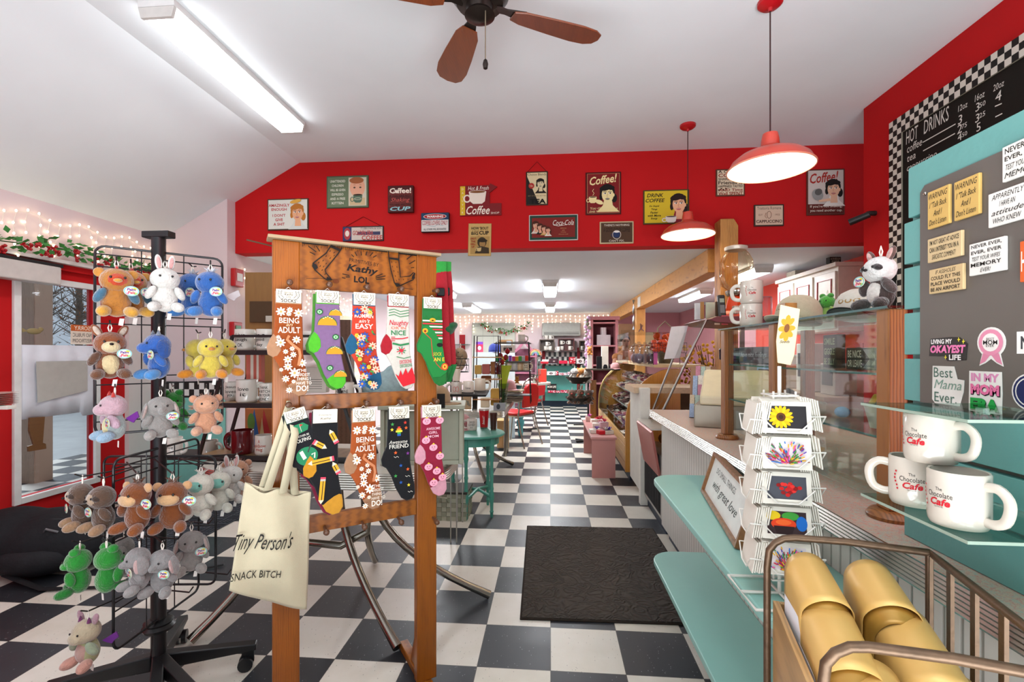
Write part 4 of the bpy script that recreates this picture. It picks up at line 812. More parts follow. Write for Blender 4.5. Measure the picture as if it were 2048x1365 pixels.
# ------------------------------------------------------------------ canvas tote
bagc = [rk(490, 968, -.06), rk(622, 985, -.05), rk(614, 1222, -.07), rk(458, 1187, -.09)]
x_, z_ = rk(560, 1187, -.06)
tote = thing('tote_bag', "cream canvas tote bag reading Tiny Person's SNACK BITCH hanging from the stand", 'bag', RO + RN * -.06 + RD * x_ + Vector((0, 0, z_)), RA)
def bagy(x, z): return -.012 * math.sin(x * 38 + z * 8) - .02 * math.exp(-((x + .03) / .05) ** 2) * math.exp(-((z - .12) / .12) ** 2) - .01 * math.sin(z * 17 + x * 6)
bl = [(a - x_, b - z_) for a, b in bagc]
def bagp(a, b, side):
    X = (bl[0][0] * (1 - a) + bl[1][0] * a) * (1 - b) + (bl[3][0] * (1 - a) + bl[2][0] * a) * b
    Z = (bl[0][1] * (1 - a) + bl[1][1] * a) * (1 - b) + (bl[3][1] * (1 - a) + bl[2][1] * a) * b
    Z -= .012 * math.sin(a * PI) * b; Z -= (.02 * math.sin(a * PI * 2) ** 2 * (1 - b) ** 6) * (1 if side < 0 else .3)
    th = .016 * min(1, 4 * a, 4 * (1 - a)) * min(1, (1 - b) * 5) * (.4 + .6 * b)
    return (X, (bagy(X, Z) if side < 0 else bagy(X, Z) + .004) + side * th, Z)
m = MB(); m.sheet(lambda a, b: bagp(a, b, -1), 30, 30); m.sheet(lambda a, b: bagp(a, b, 1), 30, 30)
obj('bag_body', m, P('#c2b99c', .9, 0, .05, 12, .4, 700, .2), tote, sm=80, solid=.0015)
p_ = Paint(lambda x, z, o: (x, bagy(x, z) - .0195 - o, z), .0002)
def bxy(u, v): a, b = rk(u, v, -.08); return (a - x_, b - z_)
p_.text("Tiny Person's", *bxy(528, 1086), .165, .06, '#1b1a18', shear=.55, rot=-.13); p_.text('SNACK BITCH', *bxy(512, 1147), .135, .024, '#1b1a18', rot=-.12); p_.build('lettering', tote)
px, pz = rk(577, 806, -.035); px -= x_; pz -= z_
for pts in (((535, 972, -.07), (575, 860, -.045)), ((566, 978, -.075), (590, 868, -.05)), ((524, 970, -.05), (566, 850, -.03)), ((590, 982, -.05), (578, 850, -.028))):
    (u0, v0, y0), (u1, v1, y1) = pts; a = rk(u0, v0, y0); b = rk(u1, v1, y1)
    hp = [(a[0] - x_, y0 + .06, a[1] - z_ - .015), (b[0] - x_, y1 + .06, b[1] - z_), (px, .03, pz + .006)]; obj('handle', MB().sheet(lambda i, j: (hp[int(j * 2)][0] + (i - .5) * (.024 if j < 1 else .01), hp[int(j * 2)][1] + .002 * i, hp[int(j * 2)][2]), 2, 2), P('#c2b99c', .9, 0, .05, 12, .4, 700), tote, solid=.002)

# ================================================================== the soft toy rack
BLK = P('#17171a', .35, .1); BLM = P('#101012', .4)
PC = Vector((-1.52, 1.72, 0))
trk = thing('toy_display_rack', 'black wire grid rack on a pole with casters, hung with soft toys', 'display rack', PC, 0)
inv = lambda p: Vector(p) - PC
obj('pole', MB().lathe([(.026, .1), (.026, 1.02), (.024, 1.025), (.024, 1.75)], 24), BLK, trk)
obj('pole_cap', MB().box(-.055, -.02, 1.75, .055, .02, 1.775), BLM, trk, sm=0, bevel=.003)
obj('collar', MB().lathe([(.028, .225), (.05, .228), (.055, .24), (.045, .25), (.05, .258), (.03, .27)], 24), BLM, trk)
for k, (a, l) in enumerate(((atZ(468, 1300, .09), 1), (atZ(345, 1277, .09), 1), (atZ(168, 1360, .09), 1), (atZ(300, 1500, .09), 1), (atZ(470, 1460, .09), 1))):
    dv = (a - PC); dv.z = 0; dv = dv.normalized() * .33; an = math.atan2(dv.y, dv.x); M_ = Matrix.Rotation(an, 4, 'Z')
    obj('leg', MB(M_).prism([(.02, .075), (.02, .135), (.34, .105), (.34, .08)], -.02, .02, 'xz'), BLM, trk, sm=0, bevel=.004)
    c = obj('caster', MB(M_).tube([(.3, -.024, .028), (.3, -.006, .028)], .028, 16).tube([(.3, .006, .028), (.3, .024, .028)], .028, 16).box(.285, -.005, .03, .33, .005, .08), BLM, trk)
def grid(A, B, z0, z1, hz, nv, rad=.0035):
    A = Vector(A) - PC; B = Vector(B) - PC; d = (B - A); mb = MB(); r = .03
    def q(s, z): p = A + d * s; return (p.x, p.y, z)
    e = r / d.length
    loop = []
    for (s, z, a0) in ((1 - e, z1 - r, 0), (e, z1 - r, 90), (e, z0 + r, 180), (1 - e, z0 + r, 270)):
        for k in range(5): a = R(a0 + k * 22.5); loop.append(q(s + e * math.cos(a), z + r * math.sin(a)))
    mb.tube(loop, rad * 1.3, 8, True)
    for z in hz: mb.tube([q(0, z), q(1, z)], rad * .75, 6)
    for k in range(1, nv): mb.tube([q(k / nv, z0), q(k / nv, z1)], rad * .6, 6)
    return mb
UA, UB = (-1.652, 1.589, 0), (-1.370, 1.873, 0)
obj('grid_panel', grid(UA, UB, 1.003, 1.695, (1.665, 1.62, 1.442, 1.41, 1.215, 1.185, 1.05), 3), BLK, trk)
obj('grid_panel', grid((-1.495, 1.504, 0), (-1.52, 1.93, 0), .274, .934, (.905, .86, .68, .65, .44, .41), 3), BLK, trk)
obj('grid_panel', grid((-1.73, 1.70, 0), (-1.3, 1.74, 0), .40, .90, (.87, .66, .63), 3), BLK, trk)

def plush_body(c, h=1.0):
    m = MB(); m.ell((0, 0, .27), (.23, .19, .27)); m.ell((0, -.01, .46), (.17, .15, .16)); m.ell((0, -.02, .68), (.27, .24, .24))
    return m
def plush(name, label, loc, h, rz, o, group=None):
    """soft toy facing local -y, about h tall"""
    t = thing(name, label, 'soft toy', loc, rz, group)
    S = Matrix.Scale(h, 4); bc = o['body']; hc = o.get('head', bc); fc = o.get('feet', bc); ac = o.get('arms', bc); vox = .028 * h
    m = MB(S); m.ell((0, 0, .27), (.23, .19, .27)); m.ell((0, -.01, .44), (.17, .15, .18))
    obj('body', m, fur(bc), t, remesh=vox)
    m = MB(S); m.ell((0, -.03, .70), o.get('hr', (.27, .24, .24)))
    if o.get('snout'): m.ell((0, -.24, .64), o['snout'])
    obj('head', m, o.get('headmat') or fur(hc), t, remesh=vox)
    for s in (-1, 1):
        obj('arm', MB(S).ell((s * .25, -.09, .40), (.08, .09, .16), rot=(.35, s * -.5, 0)), fur(ac), t)
        obj('foot', MB(S).ell((s * .2, -.2, .1), (.11, .17, .105), rot=(.2, 0, s * .35)), fur(fc), t)
        obj('eye', MB(S).ell((s * .105, -.262 + abs(o.get('ez', 0)), .74), (.022, .016, .024), nu=10, nv=6), P('#0e0c0c', .1, 0, 0), t, sm=80)
    e = o.get('ears')
    if e:
        kind, ec, ic = e
        for s in (-1, 1):
            if kind == 'long': q, w_ = ((s * .11, .0, 1.05), (.065, .035, .17)); rt = (0, s * .12, 0)
            elif kind == 'round': q, w_ = ((s * .25, 0, .84), (.09, .05, .09)); rt = (0, 0, 0)
            elif kind == 'point': q, w_ = ((s * .2, 0, .95), (.075, .04, .14)); rt = (0, s * .5, 0)
            elif kind == 'floppy': q, w_ = ((s * .29, -.04, .62), (.05, .13, .2)); rt = (0, s * -.25, 0)
            elif kind == 'bump': q, w_ = ((s * .14, -.05, .92), (.1, .1, .09)); rt = (0, 0, 0)
            ea = obj('ear' if kind != 'bump' else 'eye_bump', MB(S).ell(q, w_, rot=rt), fur(ec), t)
            if ic: obj('inner_ear', MB(S).ell((q[0], q[1] - w_[1] * .75, q[2]), (w_[0] * .6, w_[1] * .5, w_[2] * .75), rot=rt), fur(ic), ea)
    if o.get('belly'): obj('belly', MB(S).ell((0, -.06, .29), (.165, .155, .23)), fur(o['belly']), t)
    if o.get('muzzle'): mc, mz, mr = o['muzzle']; obj('muzzle', MB(S).ell((0, -.2, mz), mr), fur(mc), t)
    if o.get('face'): obj('face_patch', MB(S).ell((0, -.09, .70), (.2, .2, .17)), fur(o['face']), t)
    if o.get('mask'):
        for s in (-1, 1): obj('eye_patch', MB(S).ell((s * .13, -.17, .73), (.09, .09, .06), rot=(0, s * .5, 0)), fur(o['mask']), t)
    if o.get('beak'): obj('beak', MB(S).ell((0, -.28, .68), (.07, .07, .04)), fur(o['beak']), t)
    if o.get('nose'): obj('nose', MB(S).ell((0, -.25 - o.get('nd', 0), .69), (.035, .03, .025)), P(o['nose'], .5), t)
    if o.get('comb'): obj('comb', MB(S).ell((0, 0, .95), (.03, .07, .06)).ell((0, -.08, .93), (.03, .04, .05)).ell((0, .08, .92), (.03, .04, .05)), fur(o['comb']), t, remesh=vox * .6)
    if o.get('wings'):
        for s in (-1, 1): obj('wing', MB(S @ Matrix.Translation((s * .22, .12, .5)) @ Matrix.Rotation(s * .5, 4, 'Z')).prism([(0, -.05), (s * .26, .1), (s * .3, -.02), (s * .22, -.08), (s * .18, -.14), (s * .08, -.1)], -.015, .015, 'xz'), P(o['wings'], .4, .2), t, sm=0, bevel=.001)
    if o.get('horns'):
        for s in (-1, 1): obj('horn', MB(S).lathe([(.045, 0), (.03, .06), (0, .12)], 10, (s * .12, -.06, .9)), fur(o['horns']), t)
    if o.get('spikes'):
        m = MB(S); rg = random.Random(4)
        for k in range(170):
            a = rg.random() * 2 * PI; b = rg.uniform(-.2, 1); rr_ = math.sqrt(1 - b * b); d_ = Vector((rr_ * math.cos(a), rr_ * math.sin(a), b))
            if d_.y < -.45: continue
            c_ = Vector((0, .03, .62 if k % 2 else .34)); p0 = c_ + Vector((d_.x * .25, d_.y * .22, d_.z * .25)); m.tube([p0, p0 + d_ * .12], [.018, .002], 4)
        obj('spiky_fur', m, fur(o['spikes']), t)
    if o.get('tuft'):
        m = MB(S); rg = random.Random(5)
        for k in range(16): m.tube([(rg.uniform(-.06, .06), rg.uniform(-.06, .06), .9), (rg.uniform(-.14, .14), rg.uniform(-.1, .1), 1.02)], [.022, .003], 5)
        obj('hair_tuft', m, fur(o['tuft']), t)
    if o.get('tag', 1):
        tx, tz, ty = o.get('tagpos', (.2, .5, -.24))
        g = obj('swing_tag', MB(S @ Matrix.Translation((tx, ty, tz)) @ Matrix.Rotation(R(90), 4, 'X')).lathe([(0, -.006), (.12, -.006), (.12, .006), (0, .006)], 24, M=Matrix.Scale(.8, 4, (0, 1, 0))), P('#e8dfc4', .4, 0, .2, 30), t, sm=0)
        pp = Paint(lambda x, z, of: (h * (tx + x), h * (ty - .007) - of, h * (tz + z)), .0002); pp.ring(0, 0, .108, .084, .016, '#6ab0b8'); pp.ell(.05, .045, .03, .02, '#e3c93a'); pp.ell(-.06, -.05, .025, .02, '#e090a8'); pp.ell(.06, -.045, .03, .02, '#9ac46a')
        pp.text('Palm', 0, .028, .13, .05, '#5a2f8a', bold=.03, shear=.1); pp.text('Pals', 0, -.03, .11, .05, '#c23a5a', bold=.03, shear=.1); pp.build('printing', g)
    top = 1.0 if not e or e[0] != 'long' else .95
    obj('hang_loop', MB(S).tube([(0, 0, .9), (-.03, 0, 1.02), (0, 0, 1.12), (.03, 0, 1.02), (0, 0, .91)], .012, 6), P('#e6dfd4', .5), t)
    if o.get('care', 1): obj('care_label', MB(S).prism([(.05, -.02), (.12, -.02), (.1, -.16), (.03, -.15)], .03, .034, 'xz'), P('#e9e6e0', .6), t, sm=0)
    return t
KINDS = {
 'chicken': dict(body='#b5742a', feet='#d29a34', arms='#3f6c86', face='#c2401c', beak='#cf9a3e', comb='#c02a1c', ears=('round', '#c98a3a', None)),
 'bunny': dict(body='#e3dfd8', ears=('long', '#e6e0da', '#e0a8a4'), tag=0),
 'bluebird': dict(body='#2a5ea8', feet='#3c7cc4', wings='#b9b2b4', ears=None, tuft='#c9ccd6', arms='#2f68b4'),
 'fox': dict(body='#7a4423', head='#8a4a22', belly='#d9c496', muzzle=('#dcc89c', .64, (.15, .13, .12)), nose='#1a1212', nd=.07, ears=('point', '#8a4a22', '#c9b8a8'), feet='#6a4026', arms='#5c3a26'),
 'dino': dict(body='#2c5fae', head='#2a5cae', snout=(.15, .16, .12), ears=('floppy', '#1f4a92', None), feet='#4a8ac8', horns='#7a8494'),
 'chick': dict(body='#dcc44e', beak='#d88a2a', feet='#dd8a1e', ears=None, tag=0),
 'dragon': dict(body='#c3c994', head='#cdbfa0', belly='#d4aca0', feet='#e0a896', arms='#a8b89a', ears=('point', '#b8909c', None), wings='#6a2a86', horns='#7a3a6a', snout=(.16, .1, .12), tag=0),
 'dragon2': dict(body='#a8b6b4', head='#c9a6b0', belly='#d8cf9a', feet='#9ab8d0', arms='#c8a8b8', ears=None, wings='#6a2a86', horns='#c8362c', snout=(.17, .12, .12), tagpos=(.28, .38, -.2)),
 'elephant': dict(body='#8f8c8b', ears=('floppy', '#94908f', '#c8a8a4'), snout=(.08, .15, .09), feet='#9b9896'),
 'greyelephant': dict(body='#9a9591', ears=('floppy', '#a29c97', '#c9b0a8'), snout=(.07, .14, .09), feet='#a8a29c'),
 'hedgehog': dict(body='#d59a78', face='#dfa888', spikes='#b98a72', nose='#e0764a', feet='#dda88a', ears=('round', '#d59a7a', None), tag=0),
 'sloth': dict(body='#5c4434', face='#b49a80', mask='#3c2a20', nose='#1c1412', nd=.06, feet='#a3805e', ears=None, tagpos=(.0, .46, -.26)),
 'monkey': dict(body='#7a3f14', muzzle=('#d2a878', .64, (.19, .1, .12)), ears=('round', '#cf9f70', None), tuft='#5e3312', feet='#8a4a18', tagpos=(.32, .56, -.1)),
 'yeti': dict(body='#d8d5c6', face='#7fbcae', tuft='#dedbd0', ears=None, tag=0),
 'frog': dict(body='#1f8a2c', head='#25942f', belly='#8ab66a', ears=('bump', '#259a32', None), muzzle=('#2a9a34', .64, (.22, .12, .09)), feet='#1c7a28', tag=0),
 'raccoon': dict(body='#4a3c38', head='#e3e0dc', mask='#2a2422', ears=('point', '#6a4c44', '#e0b0a8'), nose='#1a1414', nd=.05, tagpos=(-.05, .82, -.28), feet='#3c322e', belly='#d8d0c8'),
}
protos = {}
def toy(kind, name, label, u, v, t_, hpx, face=None, group=None, top=False, roll=0):
    """u, v: pixel of the toy's middle; t_: distance; hpx: height in pixels"""
    h = hpx * t_ / 943 / 1.0
    p = atT(u, v, t_); p.z -= h * .5
    rz = YAW + (math.atan2(p.y, p.x) - PI / 2) if face is None else face
    if kind in protos:
        k0, h0 = protos[kind]; o = dup(k0, p, rz, label, group, sc=h / h0)
    else:
        o = plush(name, label, p, h, rz, KINDS[kind], group); protos[kind] = (o, h)
    return o, p, h
HOOKM = P('#161616', .4)
hooks = MB()
def hang(kind, name, label, u, v, t_, hpx, hk, **k):
    o, p, h = toy(kind, name, label, u, v, t_, hpx, **k)
    top = p + Vector((0, 0, h * 1.09)); a = Vector(hk); d_ = top - a; d_.z = 0; ext = top + (d_.normalized() * .02 if d_.length > 1e-4 else Vector())
    hm = MB().tube([inv((a.x, a.y, top.z + .004)), inv(top), inv(ext + Vector((0, 0, .012)))], .0026, 6)
    obj('hook', hm, HOOKM, trk)
    return o
def onU(u): s = (u - 195) / 253; return (UA[0] + (UB[0] - UA[0]) * s, UA[1] + (UB[1] - UA[1]) * s, 0)
hang('chicken', 'toy_chicken', 'orange chicken soft toy with red face, top row left, front one', 233, 583, 1.62, 104, onU(233))
hang('chicken', 'toy_chicken', 'orange chicken soft toy half hidden behind its twin, top row', 262, 585, 1.70, 98, onU(262), face=R(60))
hang('bunny', 'toy_bunny', 'white bunny soft toy with upright ears, top row middle of the rack', 330, 578, 1.72, 94, onU(328))
hang('bluebird', 'toy_bluebird', 'blue soft toy with silvery wings, top row right, front one', 421, 586, 1.80, 96, onU(421), face=R(15))
hang('bluebird', 'toy_bluebird', 'blue winged soft toy behind and left of its twin, top row', 385, 588, 1.90, 92, onU(390), face=R(-10))
hang('fox', 'toy_fox', 'brown and cream fox soft toy, second row left of the rack', 220, 708, 1.64, 100, onU(224))
hang('dino', 'toy_elephant', 'blue long-nosed soft toy with floppy ears, second row middle', 318, 710, 1.72, 96, onU(318), face=R(-25))
hang('chick', 'toy_chick', 'yellow chick soft toy in front, second row right', 421, 714, 1.80, 86, onU(421))
hang('chick', 'toy_chick', 'yellow chick soft toy peeking out at the left behind the front chick', 396, 715, 1.90, 82, onU(400), face=R(-70))
hang('chick', 'toy_chick', 'yellow chick soft toy peeking out at the right behind the front chick', 449, 713, 1.91, 80, onU(446), face=R(70))
hang('dragon2', 'toy_dragon', 'pastel rainbow dragon soft toy with purple wing, third row left', 230, 832, 1.64, 96, onU(230), face=R(-30))
hang('greyelephant', 'toy_elephant', 'grey elephant soft toy, third row middle of the upper panel', 321, 832, 1.72, 88, onU(321))
hang('frog', 'toy_frog', 'dark green soft toy hidden behind the grey elephant', 345, 820, 1.90, 80, onU(345), face=R(40))
hang('hedgehog', 'toy_hedgehog', 'peach hedgehog soft toy smiling, third row right', 412, 826, 1.80, 84, onU(412))
LWp = lambda y: (-1.505, y, 0)
hangl = hang
hangl('sloth', 'toy_sloth', 'brown sloth soft toy, outermost at the left of the lower rack', 165, 1008, 1.60, 92, (-1.50, 1.62, 0), face=R(-35))
hangl('sloth', 'toy_sloth', 'brown sloth soft toy beside the black grid edge, right of the other sloth', 207, 1014, 1.58, 96, (-1.50, 1.62, 0), face=R(-20))
hangl('monkey', 'toy_monkey', 'brown monkey soft toy at the centre of the lower rack, left of the pair', 275, 1010, 1.52, 104, (-1.49, 1.55, 0), face=R(-8))
hangl('monkey', 'toy_monkey', 'brown monkey soft toy right of the other monkey', 345, 1008, 1.60, 102, (-1.50, 1.68, 0), face=R(20))
hangl('yeti', 'toy_yeti', 'white yeti soft toy with mint face beside the monkeys', 402, 988, 1.74, 92, (-1.51, 1.78, 0), face=R(10))
hangl('yeti', 'toy_yeti', 'white yeti soft toy farther right with its face turned away', 437, 980, 1.84, 84, (-1.51, 1.82, 0), face=R(30))
hangl('bunny', 'toy_bunny', 'small white bunny soft toy at the right end of the lower rack', 463, 965, 1.94, 76, (-1.51, 1.88, 0), face=R(25))
hangl('hedgehog', 'toy_hedgehog', 'fluffy peach hedgehog soft toy behind the lower bunny', 474, 955, 2.08, 78, (-1.51, 1.9, 0), face=R(40))
hangl('frog', 'toy_frog', 'green frog soft toy in profile, leftmost in the lower row', 160, 1140, 1.58, 92, (-1.50, 1.60, 0), face=R(-60))
hangl('frog', 'toy_frog', 'green frog soft toy seen from behind next to the grid edge', 213, 1138, 1.56, 96, (-1.50, 1.60, 0), face=R(160))
hangl('elephant', 'toy_elephant', 'pale grey elephant soft toy, left one of the lower row pair', 279, 1135, 1.52, 90, (-1.49, 1.55, 0), face=R(-30))
hangl('elephant', 'toy_elephant', 'pale grey elephant soft toy with tag, right one of the lower row pair', 325, 1140, 1.55, 92, (-1.50, 1.60, 0), face=R(5))
hangl('greyelephant', 'toy_elephant', 'dark grey elephant soft toy turned right at the end of the lower row', 383, 1100, 1.72, 86, (-1.51, 1.78, 0), face=R(35))
hangl('greyelephant', 'toy_elephant', 'grey elephant soft toy half hidden behind the green frog', 248, 1112, 1.70, 84, (-1.51, 1.72, 0), face=R(-50))
hangl('dragon', 'toy_dragon', 'pastel rainbow dragon soft toy hanging alone on the lowest hook', 176, 1280, 1.58, 96, (-1.50, 1.6, 0), face=R(-10))
for z, y in ((.66, 1.55), (.66, 1.7), (.45, 1.6), (.42, 1.8)): obj('hook', MB().tube([inv((-1.5, y, z)), inv((-1.28, y - .02, z)), inv((-1.265, y - .02, z + .02))], .0026, 6), HOOKM, trk)
# ================================================================== small wares, reusable
CHR = chrome('#a8a49c', .2); BLKW = P('#161616', .4)
def wrap(r, z0, off=0):
    """paint map round a cylinder facing local -y"""
    return lambda x, z, o: ((r + o + off) * math.sin(x / r), -(r + o + off) * math.cos(x / r), z0 + z)
def crv(p, n=3):
    p = [Vector(q) for q in p]; o = []
    for i in range(len(p) - 1):
        a, b, c, d = p[max(i - 1, 0)], p[i], p[i + 1], p[min(i + 2, len(p) - 1)]
        for k in range(n): t = k / n; o.append(.5 * (2 * b + (c - a) * t + (2 * a - 5 * b + 4 * c - d) * t * t + (3 * b - a - 3 * c + d) * t ** 3))
    return o + [p[-1]]
def mug(label, loc, h=.098, rz=0, col='#cfc9bf', txt=None, side=1, group=None, ic='#2a2826', r=None, name='mug', inner=None, logo=None):
    if logo: col = '#bdb5a8'  # shade on the glass-shelf mugs put into the colour of all logo mugs
    """side: handle towards local +x or -x"""
    r = r or h * .43; t = thing(name, label, 'mug', loc, rz, group)
    obj('cup_body', MB().lathe([(0, .001), (r * .9, .001), (r * .97, .006), (r, .014), (r, h - .002), (r - .0015, h), (r - .004, h - .001), (r - .0045, .012), (0, .009)], 32), china(col), t)
    if inner: obj('glaze', MB().lathe([(r - .0052, h - .004), (r - .0052, .013), (0, .0095)], 24, cap=False), china(inner), t)
    a = [(side * (r - .003), 0, h * .8), (side * (r + h * .16), 0, h * .82), (side * (r + h * .31), 0, h * .68), (side * (r + h * .33), 0, h * .48), (side * (r + h * .26), 0, h * .27), (side * (r + h * .1), 0, h * .19), (side * (r - .003), 0, h * .2)]
    a = crv(a); obj('handle', MB().tube(a, h * .068, 10, flat=1.25), china(col), t)
    if txt or logo:
        p = Paint(wrap(r, 0), .0002)
        if txt:
            n = len(txt); hh = min(h * .2, h * .68 / n)
            for i, s_ in enumerate(txt): p.text(s_, 0, h * .5 + (n / 2 - i - .5) * hh * 1.15, min(r * 1.5, .9 * hh * len(s_) * .62), hh * .85, ic, bold=.01)
        if logo: logo(p, r, h)
        p.build('printing', t)
    return t
def tumbler(label, loc, h, col, lid='#c9c6c0', r=None, txt=None, rz=0):
    r = r or h * .24; t = thing('tumbler', label, 'tumbler', loc, rz)
    obj('cup_body', MB().lathe([(0, 0), (r * .74, 0), (r * .76, h * .06), (r, h * .9)], 28), P(col, .25), t)
    obj('base_band', MB().lathe([(r * .755, -.0005), (r * .775, h * .06), (r * .76, h * .06)], 28, cap=False), CHR, t)
    obj('lid', MB().lathe([(r * 1.0, h * .9), (r * 1.03, h * .905), (r * 1.02, h * .97), (r * .9, h), (0, h)], 28), P(lid, .3, .6), t)
    if txt: p = Paint(wrap(r * .9, 0), .001); p.text(txt, 0, h * .5, h * .55, r * .5, '#e8d8d0', rot=PI / 2, shear=.3); p.build('printing', t)
    return t
def cap_hat(label, loc, col, brim=None, rz=0, sc=1.0, txt=None, ic='#444444', lift=0):
    t = thing('baseball_cap', label, 'cap', loc, rz); t.rotation_euler = (-lift, 0, rz); S = Matrix.Scale(sc, 4)
    m = MB(S); pr = [(.092, 0), (.093, .03), (.088, .07), (.072, .1), (.045, .12), (.0, .127)]
    m.lathe(pr, 28, M=Matrix.Scale(1.08, 4, (0, 1, 0)), cap=False); obj('crown', m, cloth(col), t, sm=80, solid=.002)
    def br(a, b):
        an = (a - .5) * PI * .86; x0, y0 = .093 * math.sin(an), -.1 * math.cos(an); x1, y1 = .083 * math.sin(an), -.175 * math.cos(an * .8)
        return (x0 + (x1 - x0) * b, y0 + (y1 - y0) * b, .006 - .016 * (2 * a - 1) ** 2 * b - .004 * b)
    obj('brim', MB(S).sheet(br, 20, 5), cloth(brim or col), t, sm=80, solid=.003)
    obj('button', MB(S).ell((0, 0, .127), (.007, .007, .004)), cloth(col), t)
    if txt: p = Paint(lambda x, z, o: ((.094 + o) * math.sin(x / .092) * sc, -(.102 + o) * math.cos(x / .092) * (1 - (z / .13) ** 2.2 * .35) * sc - .001, z * sc), .0004); p.text(txt, 0, .055, .09, .025, ic, bold=.01); p.build('lettering', t)
    return t
def bx(name, label, cat, u0, v0, u1, v1, t_, depth, col, group=None, rough=.6, paint=None, metal=0, bev=.002, rz=0, mat=None, partname='body'):
    """box-like thing whose front is seen between two sight lines at distance t_"""
    a = atT(u0, v1, t_); b = atT(u1, v0, t_); w = (b - a); w = math.hypot(w.x, w.y); h = b.z - a.z
    o = thing(name, label, cat, ((a.x + b.x) / 2, (a.y + b.y) / 2, a.z), YAW + rz, group)
    obj(partname, MB().box(-w / 2, 0, 0, w / 2, depth, h), mat or P(col, rough, metal, .05), o, sm=0, bevel=bev)
    if paint: p = Paint(front(0)); paint(p, w, h); p.build('printing', o)
    return o, w, h
def banded_table(label, x0, y0, x1, y1, z, rnd_, legs, top='#c9c4b8', band=.042, name='diner_table', ribs=5):
    t = thing(name, label, 'table', ((x0 + x1) / 2, (y0 + y1) / 2, 0)); cx, cy = t.location.x, t.location.y
    def outline(g):
        o = []
        for qx, qy, a0 in ((x1 - rnd_, y1 - rnd_, 0), (x0 + rnd_, y1 - rnd_, 90), (x0 + rnd_, y0 + rnd_, 180), (x1 - rnd_, y0 + rnd_, 270)):
            for k in range(9): a = R(a0 + k * 11.25); o.append((qx - cx + (rnd_ + g) * math.cos(a), qy - cy + (rnd_ + g) * math.sin(a)))
        return o
    obj('tabletop', MB().prism(outline(-.004), z - band, z, 'xy'), P(top, .35, 0, .06, 60), t, sm=0)
    m = MB()
    for i in range(ribs): zz = z - band * (i + .5) / ribs; m.tube([(a, b, zz) for a, b in outline(0)], band / ribs * .52, 6, True)
    obj('metal_band', m, chrome('#c2bfb6', .3), t)
    for k, pts in enumerate(legs):
        pts = [(a - cx, b - cy, c) for a, b, c in pts]
        obj('leg', MB().tube(pts, [.019] * (len(pts) - 1) + [.022], 12), chrome('#8f8a80', .22), t)
    return t

# ================================================================== left front: table with the mug rack
def arc(x, y, dx, dy, z0=.66, z1=.0, L=.62):
    """swept pedestal leg: leaves the column high, bows out to a foot"""
    out = []
    for i in range(13):
        s = i / 12; out.append((x + dx * L * (s ** 2.3), y + dy * L * (s ** 2.3), z0 * (1 - s) + .02))
    return out
fa = atZ(795, 1296, .02); fb = atZ(380, 1283, .02)
banded_table('grey diner table with ribbed metal edge and swept chrome legs behind the sock stand', -1.75, 2.07, -.50, 2.75, .755, .26, [
    arc(-1.08, 2.34, (fa.x + 1.08), (fa.y - 2.34), L=1), arc(-.92, 2.36, .6, .12, L=1), arc(-.98, 2.42, -.1, .42, L=1),
    arc(-1.35, 2.36, (fb.x + 1.35), (fb.y - 2.36), L=1), arc(-1.38, 2.42, -.35, .35, L=1),
    [(-.93, 2.36, .5), (-.94, 2.36, .38), (-1.05, 2.3, .33), (-1.35, 2.34, .33), (-1.38, 2.42, .36), (-1.3, 2.46, .4), (-.95, 2.44, .42), (-.9, 2.38, .46)]], band=.075, ribs=7)
rkx = thing('mug_rack', 'black A-frame mug rack of three wooden shelves on the ribbed diner table', 'rack', (-1.0, 2.36, .756))
_zz = [.782, 1.046, 1.312]
def RX(u, v, Y=2.36): p = atY(u, v, Y); return (p.x + 1.0, 0, p.z - .756)
a1, a2, b1, b2 = RX(488, 674), RX(440, 845), RX(662, 674), RX(715, 845)
for y in (-.09, .12):
    for q, w_ in ((a1, a2), (b1, b2)):
        s = (w_[2] - .006) / (w_[2] - q[2]); fx = w_[0] + (q[0] - w_[0]) * s
        obj('frame_leg', MB().tube([(q[0], y, q[2]), (fx, y, .002)], .0095, 4), BLKW, rkx, sm=0)
    obj('top_rail', MB().tube([(a1[0], y, a1[2]), (b1[0], y, b1[2])], .0095, 4), BLKW, rkx, sm=0)
for z, e in zip(_zz, (.02, -.03, -.09)):
    xa = a1[0] + (a2[0] - a1[0]) * ((a1[2] - (z - .756)) / (a1[2] - a2[2])); xb = b1[0] + (b2[0] - b1[0]) * ((b1[2] - (z - .756)) / (b1[2] - b2[2]))
    obj('shelf', MB().box(xa, -.1, z - .756 - .012, xb, .13, z - .756), wood('#8a6a44', scale=(1, 9, 9)), rkx, sm=0)
    obj('shelf_rail', MB().box(xa - .01, -.112, z - .756 - .02, xb + .01, -.101, z - .756 + .004), BLKW, rkx, sm=0)
def RM(u, z, y=2.36): p = atY(u, 706, y); return (p.x, y, z + .0005)
mug('white mug reading Live laugh love, left end of the rack top shelf', RM(490, 1.312, 2.33), .112, .1, txt=['Live', 'Laugh', 'OK'], side=1)
mug('white mug with black wording, second from left on the top shelf', RM(533, 1.312, 2.33), .112, -.2, txt=['Its a', 'good', 'day'], side=1)
mug('white mug with handle turned left seen through the sock stand, top shelf', RM(622, 1.312, 2.36), .1, .4, side=1)
mug('white mug behind the green socks stand gap, right end of the top shelf', RM(650, 1.312, 2.40), .1, 0, side=-1)
mug('grey mug with faint wording at the left end of the middle shelf', RM(466, 1.046, 2.42), .1, .3, col='#bdb7ae', txt=['Jesus', 'loves', 'you'], side=-1)
mug('white mug with vertical black word beside the kidney mug', RM(494, 1.046, 2.32), .118, .2, txt=['love', 'it'], side=1)
